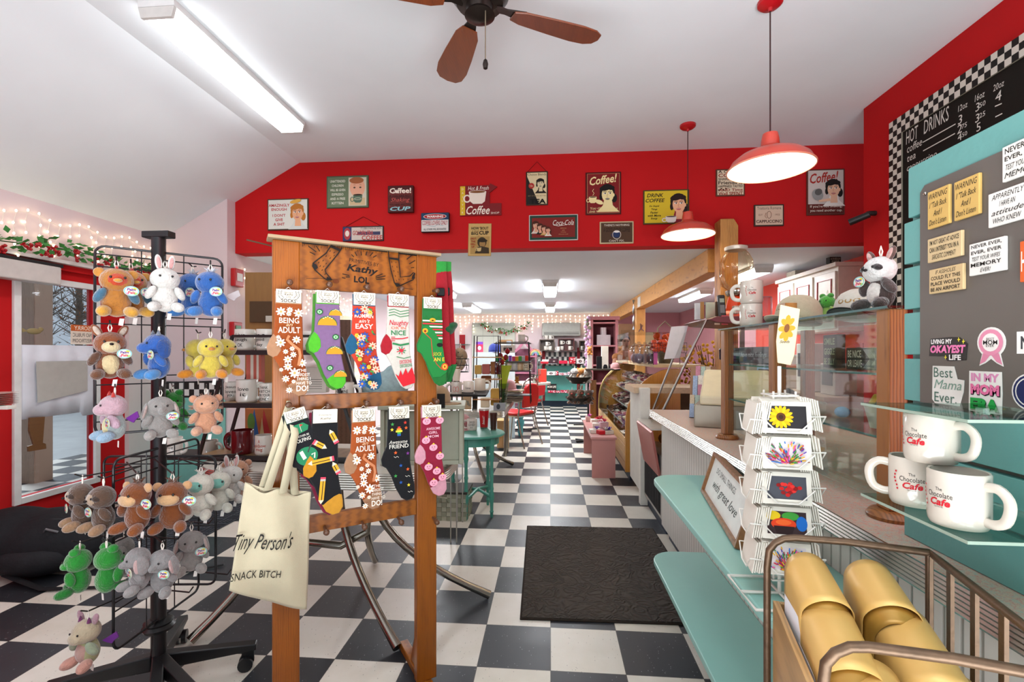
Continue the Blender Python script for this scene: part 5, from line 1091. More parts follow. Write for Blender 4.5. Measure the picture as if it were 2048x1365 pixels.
mug('white mug with stacked black words including KIDNEY, middle shelf', RM(537, 1.046, 2.33), .1, -.05, txt=['THANK', 'A BITCH', 'FOR YOUR', 'KIDNEY'], side=-1)
mug('white mug with four printed lines seen through the sock stand, middle shelf', RM(690, 1.046, 2.33), .105, .0, txt=['I DO', 'ALL MINE', 'MY BRAIN', 'OVER FOR'], side=1)
mug('dark red mug on the lowest shelf of the black rack', RM(485, .782, 2.32), .122, 0, col='#5c1418', side=-1)
mug('white mug with small rainbow print on the lowest shelf', RM(528, .782, 2.31), .1, 0, txt=['A', 'rainbow', 'mug'], ic='#a84a3a', side=1)
mug('white mug on the lowest shelf seen between the hanging socks', RM(640, .782, 2.33), .1, 0, txt=['hello'], side=-1)
bx('gift_bag', 'striped coral and white bag hanging behind the mugs', 'bag', 492, 704, 522, 780, 2.5, .04, '#c86a5a', paint=lambda p, w, h: (p.rect(-w * .2, 0, 0, h, '#e6dccc'), p.rect(w * .2, 0, w * .35, h, '#e6dccc')))
bx('printed_bag', 'white paper bag with small printed lines seen through the sock stand', 'bag', 612, 735, 652, 786, 2.55, .05, '#cfc9bf', paint=lambda p, w, h: [p.rect(-w * .35, h * (.15 + .09 * i), w * .3, h * (.17 + .09 * i), '#6a655e') for i in range(5)])
bx('art_canvas', 'canvas of teal, blue and orange swirls standing low behind the rack', 'picture', 490, 818, 552, 908, 2.66, .02, '#c77a4a', paint=lambda p, w, h: (p.poly([(-w * .5, 0), (-w * .2, h), (0, h * .2)], '#3f6fae'), p.poly([(0, 0), (w * .1, h), (w * .5, 0)], '#c9484a'), p.ell(-w * .3, h * .7, w * .12, h * .2, '#6a9a4a'), p.poly([(-w * .1, 0), (w * .05, h * .8), (w * .2, 0)], '#dccf9a')))
t = thing('plush_blanket', 'pale blue shaggy throw seen low through the sock stand', 'blanket', atT(770, 790, 2.6), .2)
obj('fabric', MB().ell((0, 0, .05), (.13, .1, .09)).ell((-.08, .02, .1), (.06, .06, .06)).ell((.05, .0, .12), (.06, .06, .06)), P('#8fa6a8', .95, 0, .15, 50, 1.0, 60), t, remesh=.012)
t.location.z = 1.06
# greenish cabinet on the table
t = thing('display_cabinet', 'pale green painted cabinet box standing on the diner table', 'cabinet', (-.665, 2.35, .7555), R(9))
cl = atY(757, 820, 2.25).x + .665; cr = atY(918, 820, 2.25).x + .665; GR = P('#a3a794', .6, 0, .05, 9)
obj('side_panel', MB().box(cl, -.1, 0, cl + .02, .14, .27), GR, t, sm=0, bevel=.003); obj('side_panel', MB().box(cr - .02, -.1, 0, cr, .14, .27), GR, t, sm=0, bevel=.003)
obj('front_panel', MB().box(cl + .021, -.085, .02, cr - .021, -.07, .26), P('#9aa08e', .6, 0, .05), t, sm=0); obj('top', MB().box(cl - .01, -.115, .271, cr + .01, .15, .29), GR, t, sm=0, bevel=.003)
obj('bottom_rail', MB().box(cl + .021, -.1, 0, cr - .021, .14, .019), GR, t, sm=0)
cap_hat('tan cap with a black card in front, on top of the pale green cabinet', (-.575, 2.33, 1.048), '#b99c74', rz=R(100), sc=.75)
bx('price_card', 'small black price card leaning on the tan cap', 'card', 874, 788, 890, 817, 2.24, .004, '#171412')
# white bag and shelf units behind, left wall of the back room
bx('wooden_cube_shelf', 'tall brown wooden cabinet against the pink wall behind the sock stand', 'shelf', 490, 545, 556, 984, 4.4, .2, '#8a6236', mat=wood('#8f6838', scale=(9, 9, 1)))
bx('shelf_recess', 'dark open box recess in the tall brown cabinet', 'shelf', 499, 603, 560, 645, 4.38, .015, '#4e3a28')
bx('small_parcel', 'small white boxed item in the dark open shelf', 'box', 531, 632, 552, 644, 4.34, .03, '#b8b2a6')
bx('wooden_crate', 'tall dark brown crate shelf seen through the upper sock opening', 'crate', 674, 640, 701, 960, 4.8, .12, '#5c3f2a', mat=wood('#5e4330'))
t = thing('slatted_bench', 'pale slatted wooden rack standing by the back room side wall', 'rack', atT(822, 760, 6.5), PI / 2)
m = MB(); [m.box(-.5, 0, .1 * i, .5, .02, .1 * i + .06) for i in range(9)]; obj('slats', m, P('#cfc6a8', .7), t, sm=0); obj('upright', MB().box(-.5, .021, -.925, -.45, .06, .9).box(.45, .021, -.925, .5, .06, .9), P('#cfc6a8', .7), t, sm=0); t.location.x = XPL + .35
for nm, lb, u0, v0, u1, v1 in (('fire_alarm', 'red fire alarm sounder with strobe on the pink wall', 461, 542, 489, 571), ('fire_call_point', 'red fire pull station low on the pink wall', 458, 646, 486, 672)):
    a = atX(u0, v1, XPL + .03); b = atX(u1, v0, XPL + .03); t = thing(nm, lb, 'alarm', (XPL + .001, (a.y + b.y) / 2 + .0, a.z)); w = .13
    obj('housing', MB().box(0, -w / 2, 0, .05, w / 2, b.z - a.z), P('#b3161c', .35), t, sm=0, bevel=.008)
    obj('face_plate', MB().box(.0505, -w * .3, (b.z - a.z) * .3, .056, w * .3, (b.z - a.z) * .75), P('#e0dcd4' if nm == 'fire_alarm' else '#2f7a4a', .3), t, sm=0, bevel=.002)
# teal wainscot shelf unit by the door
t = thing('teal_display_unit', 'low teal display unit with black and white chequered band beside the entrance', 'display unit', (-3.37, 4.2, 0))
obj('cabinet_body', MB().box(-.31, -.02, .05, .31, .03, .88), P('#7fc0b4', .5), t, sm=0)
m = MB(); [m.box(-.31 + .05 * i, -.03, .9 + .06 * j, -.26 + .05 * i, -.021, .96 + .06 * j, P(['#191919', '#dcdcd8'][(i + j) % 2], .4, 0, 0)) for i in range(12) for j in range(2)]; m.box(-.31, -.02, .88, .31, .03, 1.03, P('#191919', .4, 0, 0)); obj('chequered_band', m, None, t, sm=0)
obj('kick_board', MB().box(-.31, -.03, 0, .31, .03, .049), P('#2c2c30', .5), t, sm=0)
for k, (u, v, lb) in enumerate(((347, 912, 'white mug on the dark ledge left of the pole, above the monkeys'), (418, 918, 'grey mug between the pole and the black rack, low behind the toys'))):
    p = atT(u, v, 2.55); mug(lb, p, .1, 0, col=['#d5cfc6', '#a89f94'][k], txt=[['A mug'], None][k], side=1)
bx('side_shelf', 'narrow dark shelf behind the toy rack holding two mugs', 'shelf', 325, 914, 446, 921, 2.52, .2, '#2a2624')
# mats, backpack
t = thing('door_mat', 'grey ribbed rubber mat inside the entrance door', 'mat', (-3.05, 3.5, 0))
obj('rubber_base', MB().box(-.55, -.62, .0005, .62, .62, .008), P('#3c4046', .8, 0, .08, 30), t, sm=0, bevel=.003)
m = MB()
for i in range(12):
    for j in range(13):
        x, y = -.5 + i * .094, -.57 + j * .094
        for k in range(3):
            if (i + j) % 2: m.box(x, y + k * .028, .008, x + .08, y + k * .028 + .014, .0115)
            else: m.box(x + k * .028, y, .008, x + k * .028 + .014, y + .08, .0115)
o = obj('raised_ribs', m, P('#33373d', .8), t, sm=0); o['kind'] = 'stuff'
def scroll_mat():
    m, nt, b = newmat('embossed_mat'); b.inputs['Roughness'].default_value = .95; L = nt.links.new; N = nt.nodes.new
    tc = N('ShaderNodeTexCoord'); n = N('ShaderNodeTexNoise'); n.inputs['Scale'].default_value = 9; n.inputs['Detail'].default_value = 1; n.inputs['Distortion'].default_value = 1.4; L(tc.outputs['Object'], n.inputs['Vector'])
    m1 = N('ShaderNodeMath'); m1.operation = 'MULTIPLY'; m1.inputs[1].default_value = 34; L(n.outputs['Fac'], m1.inputs[0]); s = N('ShaderNodeMath'); s.operation = 'SINE'; L(m1.outputs[0], s.inputs[0])
    f = N('ShaderNodeTexNoise'); f.inputs['Scale'].default_value = 400; L(tc.outputs['Object'], f.inputs['Vector'])
    a = N('ShaderNodeMath'); a.operation = 'MULTIPLY_ADD'; a.inputs[1].default_value = .35; L(f.outputs['Fac'], a.inputs[0]); L(s.outputs[0], a.inputs[2])
    bp = N('ShaderNodeBump'); bp.inputs['Strength'].default_value = 1; bp.inputs['Distance'].default_value = .006; L(a.outputs[0], bp.inputs['Height']); L(bp.outputs[0], b.inputs['Normal'])
    cr = N('ShaderNodeValToRGB'); cr.color_ramp.elements[0].color = lin('#231d18'); cr.color_ramp.elements[1].color = lin('#4c433a'); L(f.outputs['Fac'], cr.inputs[0]); L(cr.outputs[0], b.inputs['Base Color']); return m
t = thing('floor_mat', 'dark brown mat with embossed scrolls on the chequered floor before the counter', 'mat', (.305, 2.92, 0), R(1.2))
obj('pile', MB().box(-.455, -.61, .0085, .455, .61, .012), scroll_mat(), t, sm=0); obj('border', MB().box(-.465, -.62, .0005, .465, .62, .0084), P('#2a231d', .9, 0, .1, 60, .5, 300), t, sm=0, bevel=.003)
t = thing('backpack', 'black backpack lying on the floor at the left edge', 'backpack', (-3.0, 2.62, 0), .3)
m = MB(); m.ell((0, 0, .18), (.32, .23, .18)); m.ell((.13, 0, .15), (.26, .21, .15)); m.ell((-.2, 0, .2), (.25, .22, .18)); obj('bag_body', m, P('#1b1c1f', .75, 0, .12, 30, .5, 60), t, remesh=.02)
obj('front_pocket', MB().ell((.0, -.1, .12), (.24, .16, .11)), P('#202124', .7, 0, .1, 30, .4, 90), t, remesh=.014)
obj('zip', MB().tube([(.3 * math.cos(a) + .02, -.11, .19 + .14 * math.sin(a)) for a in [R(10 + 16 * i) for i in range(11)]], .004, 6), P('#0c0c0d', .3), t)
obj('haul_loop', MB().tube([(.06, -.17, .27), (.09, -.2, .3), (.13, -.17, .27)], .006, 6), P('#8f9296', .3, .6), t)
obj('shoulder_strap', MB().tube([(-.1, -.2, .06), (.15, -.32, .012), (.45, -.36, .01), (.75, -.28, .01), (1.0, -.2, .01)], [.02, .018, .012, .011, .01], 8, flat=.4), P('#17181a', .7), t)
t = thing('plate_stack', 'stack of white plates at the left picture edge against the red wall', 'plates', atT(-22, 812, 2.6)); m = MB()
for i in range(7): m.lathe([(0, .01 * i), (.07, .01 * i), (.115, .01 * i + .009), (.112, .01 * i + .0092), (.068, .01 * i + .003), (0, .01 * i + .003)], 28)
obj('plates', m, china(), t)
o, w, h = bx('wall_shelf', 'small white shelf holding the plates at the left edge', 'shelf', -60, 813, 14, 820, 2.55, .05, '#d8d4cc')

# string lights and berry garlands
BULB = glow('#ffe9bd', 9.0, 'fairy_light', False)
def string_lights(label, fn, n, drops, name='string_lights', parent_loc=(0, 0, 0), r=.006):
    t = thing(name, label, 'string lights', parent_loc); pl = Vector(parent_loc); rg = random.Random(11); wire = MB(); main = [fn(i / n) for i in range(n + 1)]
    wire.tube([p - pl for p in main], .0022, 4); bulbs = []
    proto = MB().ell((0, 0, 0), (r, r, r * 1.5), nu=8, nv=6).mesh('fairy_bulb', BULB); k = 0; rest = MB()
    for i, p in enumerate(main):
        q = p.copy(); L_ = drops[i % len(drops)]; pts = [p - pl]
        for j in range(L_):
            q = q + Vector((rg.uniform(-.015, .015), rg.uniform(-.015, .015), -.075)); pts.append(q - pl); bulbs.append(q - pl)
        if len(pts) > 1: wire.tube(pts, .0014, 3)
        bulbs.append(p - pl + Vector((0, 0, .01)))
    for b_ in bulbs:
        k += 1
        if k <= 98: o = bpy.data.objects.new('bulb', proto); COL.objects.link(o); o.parent = t; o.location = b_
        else: rest.ell(b_, (r, r, r * 1.5), nu=6, nv=4)
    obj('wire', wire, P('#e9e2d2', .5), t)
    if rest.v: o = obj('bulb', rest, BULB, t); o['kind'] = 'stuff'
    return t
string_lights('warm fairy lights draped along the pink wall above the entrance door', lambda s: Vector((XL + .03, 2.3 + 1.9 * s, 2.30 - .05 * math.sin(s * PI * 5) ** 2)), 26, (2, 3, 1, 4, 2, 3))
string_lights('warm fairy lights along the top of the pink wall beside the wooden shelf', lambda s: Vector((XPL + .03, 4.45 + 2.6 * s, 2.12 - .05 * math.sin(s * PI * 5) ** 2)), 22, (3, 5, 2, 8, 4, 3))
string_lights('dense icicle fairy lights covering the top of the far pink wall', lambda s: Vector((-2.9 + 4.3 * s, YB - .04, 2.2 - .02 * math.sin(s * PI * 9) ** 2)), 38, (2, 5, 3, 6, 4, 1, 5, 3), r=.009)
def garland(label, fn, n, lr, br):
    t = thing('berry_garland', label, 'garland', fn(0)); b0 = fn(0); rg = random.Random(8); lf = MB(); be = MB(); st = MB()
    st.tube([fn(i / 20) - b0 for i in range(21)], lr * .08, 5)
    for i in range(n):
        p = fn(rg.random()) - b0 + Vector((rg.uniform(0, .8), rg.uniform(-1, 1), rg.uniform(-1, 1))) * lr * 1.2
        d_ = Vector((rg.uniform(-1, 1), rg.uniform(-1, 1), rg.uniform(-.8, .8))).normalized(); s_ = d_.orthogonal().normalized()
        lf.add([p, p + d_ * lr * .5 + s_ * lr * .36, p + d_ * lr * 1.1, p + d_ * lr * .5 - s_ * lr * .36], [(0, 1, 2, 3)])
        if i % 6 == 0:
            c_ = fn(rg.random()) - b0 + Vector((rg.uniform(.1, .7) * lr, 0, -lr * rg.uniform(0, 1.4)))
            for q in range(5): be.ell(c_ + Vector((rg.uniform(-1, 1), rg.uniform(-1, 1), rg.uniform(-1, 1))) * br * 1.8, br, nu=8, nv=6)
    obj('stem', st, P('#3a4a26', .8), t); o = obj('foliage', lf, P('#3f7a3a', .5, 0, .15, 20), t, sm=0); o['kind'] = 'stuff'; o = obj('berries', be, P('#a8141c', .25), t); o['kind'] = 'stuff'
    return t
garland('green leaf garland with red berries over the entrance door', lambda s: Vector((XL + .07, 2.4 + 1.75 * s, 2.06 - .02 * math.sin(s * 9))), 190, .05, .011)
garland('small berry garland swagged over the white panel on the far wall', lambda s: Vector((-1.75 + 1.25 * s, YB - .14, 2.02 - .2 * math.sin(s * PI) + .02 * math.sin(s * 20))), 130, .05, .011)
# ================================================================== middle distance
TEAL = P('#45917f', .4, 0, .04, 20)
def turned(parent, x, y, h, col, s=1.0, name='leg'):
    pr = [(.008, 0), (.012, .01), (.012, .04), (.017, .05), (.012, .06), (.014, .12), (.02, .16), (.02, .2), (.013, .22), (.017, .24), (.013, .26), (.014, .33), (.018, .345), (.014, .36), (.013, .46), (.021, .5), (.015, .53), (.021, .56), (.021, .66)]
    k = h / .66; return obj(name, MB().lathe([(r * s, z * k) for r, z in pr], 14, (x, y, 0)), col, parent)
t = thing('side_table', 'small oval turquoise table with turned legs and stretcher', 'table', (-.63, 3.82, 0), 0)
obj('tabletop', MB().lathe([(0, .632), (.25, .632), (.262, .64), (.262, .648), (.255, .655), (0, .655)], 40), TEAL, t)
obj('apron', MB().lathe([(.215, .57), (.215, .631), (.205, .631), (.205, .57), (.215, .57)], 32, cap=False), TEAL, t)
for x, y in ((.17, -.12), (-.02, -.2), (.1, .18), (-.18, .08)): turned(t, x, y, .631, TEAL)
obj('stretcher', MB().tube([(.17, -.12, .16), (.04, 0, .19), (-.18, .08, .16)], .013, 8).tube([(-.02, -.2, .16), (.04, 0, .19), (.1, .18, .16)], .013, 8), TEAL, t)
def onz(u, v, z): return atZ(u, v, z)
p = onz(944, 861, .655); mug('white mug with stacked small words on the turquoise side table', (p.x, p.y, .6555), .098, .1, txt=['2023', 'LIVED', 'IT'], side=-1, r=.042)
p = onz(968, 857, .655); tumbler('red steel tumbler on the turquoise side table', (p.x, p.y, .6555), .17, '#b8141c', txt='beautiful', r=.043)
p = onz(985, 855, .655); tumbler('dark brown tumbler just right of the red one', (-.47, 3.90, .6555), .15, '#3a1c14', lid='#3a1c14', r=.03)
p = onz(927, 859, .655); cap_hat('pink cap on the turquoise table behind the white mug', (p.x - .03, p.y + .06, .6555), '#d8a0a0', rz=R(20), sc=.95, txt='LOVE', ic='#b0404a')
t = thing('woven_basket', 'grey green woven strap basket on the floor beneath the turquoise table', 'basket', (-.82, 3.73, 0), 0)
m = MB(); WV = [P('#a9ac98', .8, 0, .08), P('#8e927e', .8, 0, .08)]
for j in range(6):
    for i in range(9):
        m.box(-.17 + i * .038, -.131 - (.004 if (i + j) % 2 else 0), j * .035 + .001, -.133 + i * .038 - .001, -.125, j * .035 + .034, WV[(i + j) % 2])
    for i in range(7):
        y = -.125 + i * .036; m.box(.17, y, j * .035 + .001, .176 + (.004 if (i + j) % 2 else 0), y + .035, j * .035 + .034, WV[(i + j) % 2])
m.box(-.17, -.124, .0, .169, .125, .19, WV[1]); o = obj('weave', m, None, t, sm=0); o['kind'] = 'stuff'
obj('handle', MB().tube([(-.03, -.14, .15), (-.02, -.17, .19), (.03, -.17, .19), (.04, -.14, .15)], .008, 6, flat=.5), WV[0], t)
obj('rim', MB().box(-.176, -.14, .21, .182, .13, .225), P('#3c3a34', .7), t, sm=0)

banded_table('long banded table crowded with gifts in the middle of the room', -1.55, 4.75, -.47, 6.2, .70, .1, [
    arc(-.85, 5.05, .22, -.42, .6, L=1), arc(-.85, 5.05, .42, .38, .6, L=1), arc(-.85, 5.05, -.4, .1, .6, L=1),
    [(-.56, 6.1, .66), (-.56, 6.1, .001)], [(-.56, 5.9, .66), (-.56, 5.9, .001)]], band=.06)
bx('plywood_crate', 'plain plywood crate standing under the gift table', 'crate', 994, 842, 1018, 897, 6.3, .25, '#c9a26c', mat=wood('#c79f68', scale=(3, 3, 1)))
# red chairs
def chair(label, loc, rz, first=[None]):
    if first[0]: return dup(first[0], loc, rz, label, 'red chrome diner chairs')
    t = thing('diner_chair', label, 'chair', loc, rz, 'red chrome diner chairs'); first[0] = t; RV = P('#b81c20', .3, 0, .04)
    m = MB(); m.prism([(-.2, -.2), (.2, -.2), (.21, .0), (.19, .2), (-.19, .2), (-.21, 0)], .43, .475, 'xy'); obj('seat', m, RV, t, bevel=.015)
    bp = [(-.17, .55), (-.19, .68), (-.17, .82), (-.1, .87), (0, .885), (.1, .87), (.17, .82), (.19, .68), (.17, .55)]
    obj('backrest', MB(Matrix.Translation((0, .2, 0)) @ Matrix.Rotation(-.1, 4, 'X')).prism(bp, -.02, .02, 'xz'), RV, t, bevel=.012)
    fr = [(-.2, .2, .42), (-.2, .22, .56), (-.21, .245, .74), (-.17, .27, .88), (-.08, .28, .935), (0, .283, .95), (.08, .28, .935), (.17, .27, .88), (.21, .245, .74), (.2, .22, .56), (.2, .2, .42)]
    obj('back_frame', MB().tube(fr, .0125, 10), CHR, t)
    for s in (-1, 1):
        obj('leg', MB().tube([(s * .18, -.16, .43), (s * .2, -.2, .3), (s * .22, -.24, 0)], .0115, 10), CHR, t); obj('leg', MB().tube([(s * .2, .2, .42), (s * .21, .24, .25), (s * .22, .32, 0)], .0115, 10), CHR, t)
    obj('seat_rail', MB().tube([(-.19, -.19, .425), (.19, -.19, .425), (.2, 0, .425), (.19, .19, .425), (-.19, .19, .425), (-.2, 0, .425)], .011, 8, True), CHR, t)
    return t
chair('red vinyl chair with chrome frame, nearer the camera beside the gift table', (-.50, 6.72, 0), R(-122))
chair('red vinyl chair with chrome frame, farther one by the folded clothes', (-.42, 8.4, 0), R(-118))
# gifts on the table: display structures
def wire_shelf(label, u0, u1, t_, z0, hts, col='#141414', wood_=None, d=.2, name='wire_shelf', taper=.12):
    a = atT(u0, 706, t_); b = atT(u1, 706, t_); w = b.x - a.x; cx = (a.x + b.x) / 2; cy = (a.y + b.y) / 2
    t = thing(name, label, 'shelf', (cx, cy, z0)); H = hts[-1]
    for y in (-d / 2, d / 2):
        obj('side_frame', MB().tube([(-w / 2, y, .001), (-w / 2 * (1 - taper), y, H), (w / 2 * (1 - taper), y, H), (w / 2, y, .001)], .006, 6), P(col, .4), t)
    for h in hts[:-1]:
        obj('shelf_board', MB().box(-w / 2, -d / 2 - .01, h - .01, w / 2, d / 2 + .01, h), wood_ or P(col, .4), t, sm=0)
    return t
wire_shelf('black ladder shelf of wooden boards with candles and boxes on the gift table', 948, 1002, 5.0, .7005, [.12, .33, .56, .78], wood_=wood('#b5834e', scale=(1, 6, 6)))
wire_shelf('black tapering mug shelf standing at the back of the gift table', 990, 1062, 5.7, .7005, [.1, .39, .5, .72, .73], d=.22)
def at_(u, z, t_): p = atT(u, 706, t_); return (p.x, p.y, z)
G = 'small wares on the gift table'
mug('ivory mug with two pink hearts in the crowded gift display', at_(913, 1.0, 3.3), .1, 0, col='#e0d8c8', logo=lambda p, r, h: (p.ring(-.008, h * .5, .01, .018, .003, '#c0605a'), p.ring(.012, h * .5, .01, .018, .003, '#c0605a')), side=-1, r=.037)
tumbler('ivory spotted tumbler standing on the hearts mug', at_(913, 1.101, 3.3), .1, '#ddd2be', lid='#8a6a4a', r=.03)
mug('ivory mug with faint script beside the hearts mug', at_(937, 1.0, 3.45), .095, 0, col='#ddd6c8', txt=['Time'], side=-1, r=.04)
mug('beige mug with its handle to the right in the gift display', at_(960, 1.0, 3.6), .105, 0, col='#cfc4b0', side=1, r=.042)
o, w, h = bx('display_riser', 'low black riser carrying the ivory mugs behind the pale green cabinet', 'riser', 898, 790, 972, 794, 3.22, .42, '#1a1715')
o['label'] = 'low black riser carrying the ivory mugs behind the pale green cabinet'
m_ = MB(); 
for x in (-w / 2 + .01, -w / 2 + .05): m_ = MB().box(x - .004, .01, -(o.location.z - .001), x + .004, .018, 0); obj('leg', m_, P('#9a9a90', .5), o, sm=0)
for x in (-w / 2 + .01, -w / 2 + .05): m_ = MB().box(x - .004, .4, -(o.location.z - .001), x + .004, .408, 0); obj('leg', m_, P('#9a9a90', .5), o, sm=0)
tumbler('tall black tumbler between picture card and glass jar', at_(950, .7005, 4.98), .17, '#1c1816', lid='#1c1816', r=.03)
bx('picture_card', 'tan card printed with grey foliage leaning in the gift display', 'card', 922, 793, 943, 819.5, 4.95, .006, '#b09a78', paint=lambda p, w, h: [p.ell(random.uniform(-.3, .3) * w, h * random.uniform(.25, .8), w * .1, h * .08, '#7a7a6a') for _ in range(8)])
bx('candle_jar', 'cream candle jar with wooden lid on the gift table', 'candle', 961, 796, 979, 816, 4.9, .07, '#d9cdb0', bev=.01)
bx('wooden_candle', 'yellow candle jar with brown lid on the ladder shelf', 'candle', 949, 731, 963, 749, 4.95, .08, '#c9a85a', bev=.008)
bx('pink_candle', 'dusky pink square candle on the ladder shelf', 'candle', 964, 729, 980, 749, 4.95, .08, '#a8605a', bev=.008)
bx('brown_box', 'tall brown box at the right end of the ladder shelf', 'box', 981, 724, 990, 749, 4.95, .08, '#8a5a34', bev=.003)
mug('dark maroon mug on the lower board of the ladder shelf', at_(992, 1.075, 5.0), .12, 0, col='#4c1418', side=-1)
bx('basket_box', 'round brown basket on the lower board of the ladder shelf', 'basket', 962, 752, 982, 768, 5.0, .08, '#7a4a26', bev=.012)
bx('yellow_towel', 'yellow folded towel beside the vase', 'towel', 981, 778, 999, 812, 5.0, .1, '#c9a552', bev=.015)
bx('grey_card', 'grey card with a dark round emblem lying at the table front', 'card', 987, 806, 1011, 822, 4.85, .01, '#9aa0a4', paint=lambda p, w, h: p.ell(-w * .1, h * .5, w * .16, h * .34, '#3c4246'))
t = thing('rose_vase', 'clear glass vase of red roses with green wrapping', 'vase', at_(1006, .7005, 5.3))
obj('vase', MB().lathe([(.04, 0), (.045, .1), (.055, .2), (.07, .26), (.066, .26), (.04, .1), (.0, .01)], 20), glass('#dfe8e0', .8), t)
obj('wrapping', MB().lathe([(.03, .2), (.07, .38), (.1, .46)], 7, cap=False), P('#a8bf2c', .4), t, sm=0)
m = MB(); rs = MB()
for x, y, z in ((-.03, 0, .55), (.03, .02, .53), (-.01, -.03, .48), (.05, .0, .6)): m.tube([(0, 0, .03), (x, y, z)], .004, 5); rs.ell((x, y, z + .02), (.028, .028, .034))
obj('stems', m, P('#2f5a2a', .6), t); obj('rose_blooms', rs, P('#8a1418', .6, 0, .15, 90, .8, 120), t)
for i, (u, c, lb) in enumerate(((1018, '#d8d2c8', 'white mug with pink and green motif on the black tapering shelf'), (1030, '#b9bcc0', 'grey mug second along the black tapering shelf'), (1040, '#c9b090', 'tan mug third along the black tapering shelf'), (1052, '#d9cdb4', 'cream mug at the right end of the black tapering shelf'))):
    mug(lb, at_(u, 1.0905, 5.65), .098, 0, col=c, side=1 if i == 3 else -1, txt=[None, None, None, ['MOM', 'LIFE']][i])
o, w, h = bx('boxed_oven', 'white boxed gift with printed panel on top of the tapering shelf', 'box', 1001, 691, 1030, 706, 5.6, .15, '#ddd8cf', paint=lambda p, w, h: (p.rect(-w * .3, h * .25, w * .3, h * .7, '#4a3f3a'), p.text('Bake oven', 0, h * .85, w * .5, h * .12, '#3a3632')))
mug('white stacked mug on top of the tapering shelf beside the boxed gift', at_(1043, 1.4235, 5.7), .1, 0, side=1)
cols = ['#2f8a4a', '#3a6ac0', '#d8c02a', '#3aa89a', '#8a4ac0', '#d84a7a', '#e0a02a', '#4aa84a', '#c0c0c0', '#d8402a']
rg = random.Random(21)
for i in range(10):
    u = 994 + i * 6.6; bx('candy_box', 'small %s candy packet, number of the row seen under the tapering shelf' % ['green', 'blue', 'yellow', 'teal', 'purple', 'pink', 'amber', 'lime', 'silver', 'red'][i] if 0 else '%s candy packet in the bright row behind the roses' % ['dark green', 'blue', 'yellow', 'teal', 'purple', 'pink', 'amber', 'lime green', 'silver', 'red'][i], 'candy', u - 3, 711 + rg.random() * 3, u + 3.2, 722.8, 5.7, .05, cols[i])
t = thing('cake_stand', 'clear domed jar with rainbow topper at the right of the gift table', 'jar', at_(1071, .8455, 7.2))
obj('pedestal', MB().lathe([(.09, 0), (.05, .02), (.05, .1), (.09, .12), (.0, .13)], 20), glass('#d8dcd8', .8, .2), t)
obj('dome', MB().lathe([(.085, .131), (.085, .29), (.06, .36), (0, .39)], 20), glass('#e8f0ee', 1.0, .15), t)
m = MB(); [m.tube([(.09 * k / 3 * math.cos(a), -.06,   .42 + .09 * k / 3 * math.sin(a)) for a in [PI * i / 8 for i in range(9)]], .006, 5, m=P(c, .5)) for k, c in ((3, '#c86a5a'), (2.4, '#e0c06a'), (1.8, '#6ab08a'), (1.2, '#6a90c0'))]; obj('rainbow_topper', m, None, t)
bx('red_gift_box', 'square red gift box standing beside the domed jar', 'box', 1077, 739, 1093, 765.5, 7.35, .12, '#c8392c')
plt = plush('toy_star', 'small orange star soft toy on the gift table', at_(1034, .93, 5.75), .09, YAW, dict(body='#d88a2a', ears=('point', '#d88a2a', None), tag=0, care=0))
# folded clothes
rg = random.Random(5)
for i in range(6):
    p = atT(1019 + rg.uniform(-2, 2), 706, 5.85); t = thing('folded_garment', ['cream folded garment at the bottom of the pile by the red chair', 'grey beige folded garment second in the pile', 'ivory folded garment third in the pile', 'oatmeal folded garment fourth in the pile', 'white folded garment near the top of the pile', 'beige folded garment on top of the pile'][i], 'clothes', (p.x, p.y, .701 + i * .024), rg.uniform(-.2, .2))
    obj('fabric', MB().sheet(lambda a, b: ((a - .5) * .3, (b - .5) * .24, .012 + .004 * math.sin(a * 14 + i) * math.cos(b * 9)), 14, 10), cloth(['#c9bda6', '#b3a894', '#d6cdbb', '#bfb29a', '#dcd6ca', '#c2ae8c'][i]), t, sm=80, solid=.02)
cap_hat('pale pink cap lying on the folded clothes', at_(1016, .847, 5.85), '#e0a8ac', rz=R(60))
# wire basket with big beige plush, hen plush
t = thing('wire_basket', 'black wire basket holding big beige soft toys left of the gift table', 'basket', at_(903, 1.13, 4.3)); m = MB()
for z in (0, .06, .12): m.tube([(.16 * math.cos(a), .1 * math.sin(a), z) for a in [2 * PI * i / 20 for i in range(20)]], .004, 5, True)
for i in range(12): a = 2 * PI * i / 12; m.tube([(.16 * math.cos(a), .1 * math.sin(a), 0), (.16 * math.cos(a + .26), .1 * math.sin(a + .26), .12)], .003, 4)
obj('wire_body', m, BLKW, t); obj('stand_pole', MB().lathe([(.12, -1.129), (.12, -1.12), (.012, -1.11), (.012, 0)], 14), BLKW, t)
plush('toy_bear', 'big beige soft toy slumped in the black wire basket', at_(898, 1.145, 4.3), .24, YAW + .5, dict(body='#b99c78', ears=('floppy', '#a98a66', None), tag=0, care=0))
plush('toy_bear', 'big beige soft toy leaning out at the right of the basket', at_(921, 1.145, 4.36), .22, YAW - .6, dict(body='#c0a582', ears=('floppy', '#a98a66', None), tag=0, care=0))
plush('toy_hen', 'yellow hen soft toy with red comb above the beige ones', at_(893, 1.30, 4.42), .18, YAW + .4, dict(body='#d89a1e', comb='#c0301c', beak='#d8782a', ears=('round', '#c0301c', None), tag=0, care=0))
cap_hat('dark blue cap displayed high behind the gift table', at_(990, 1.3135, 7.38), '#1f2f7a', rz=R(10), sc=1.1)
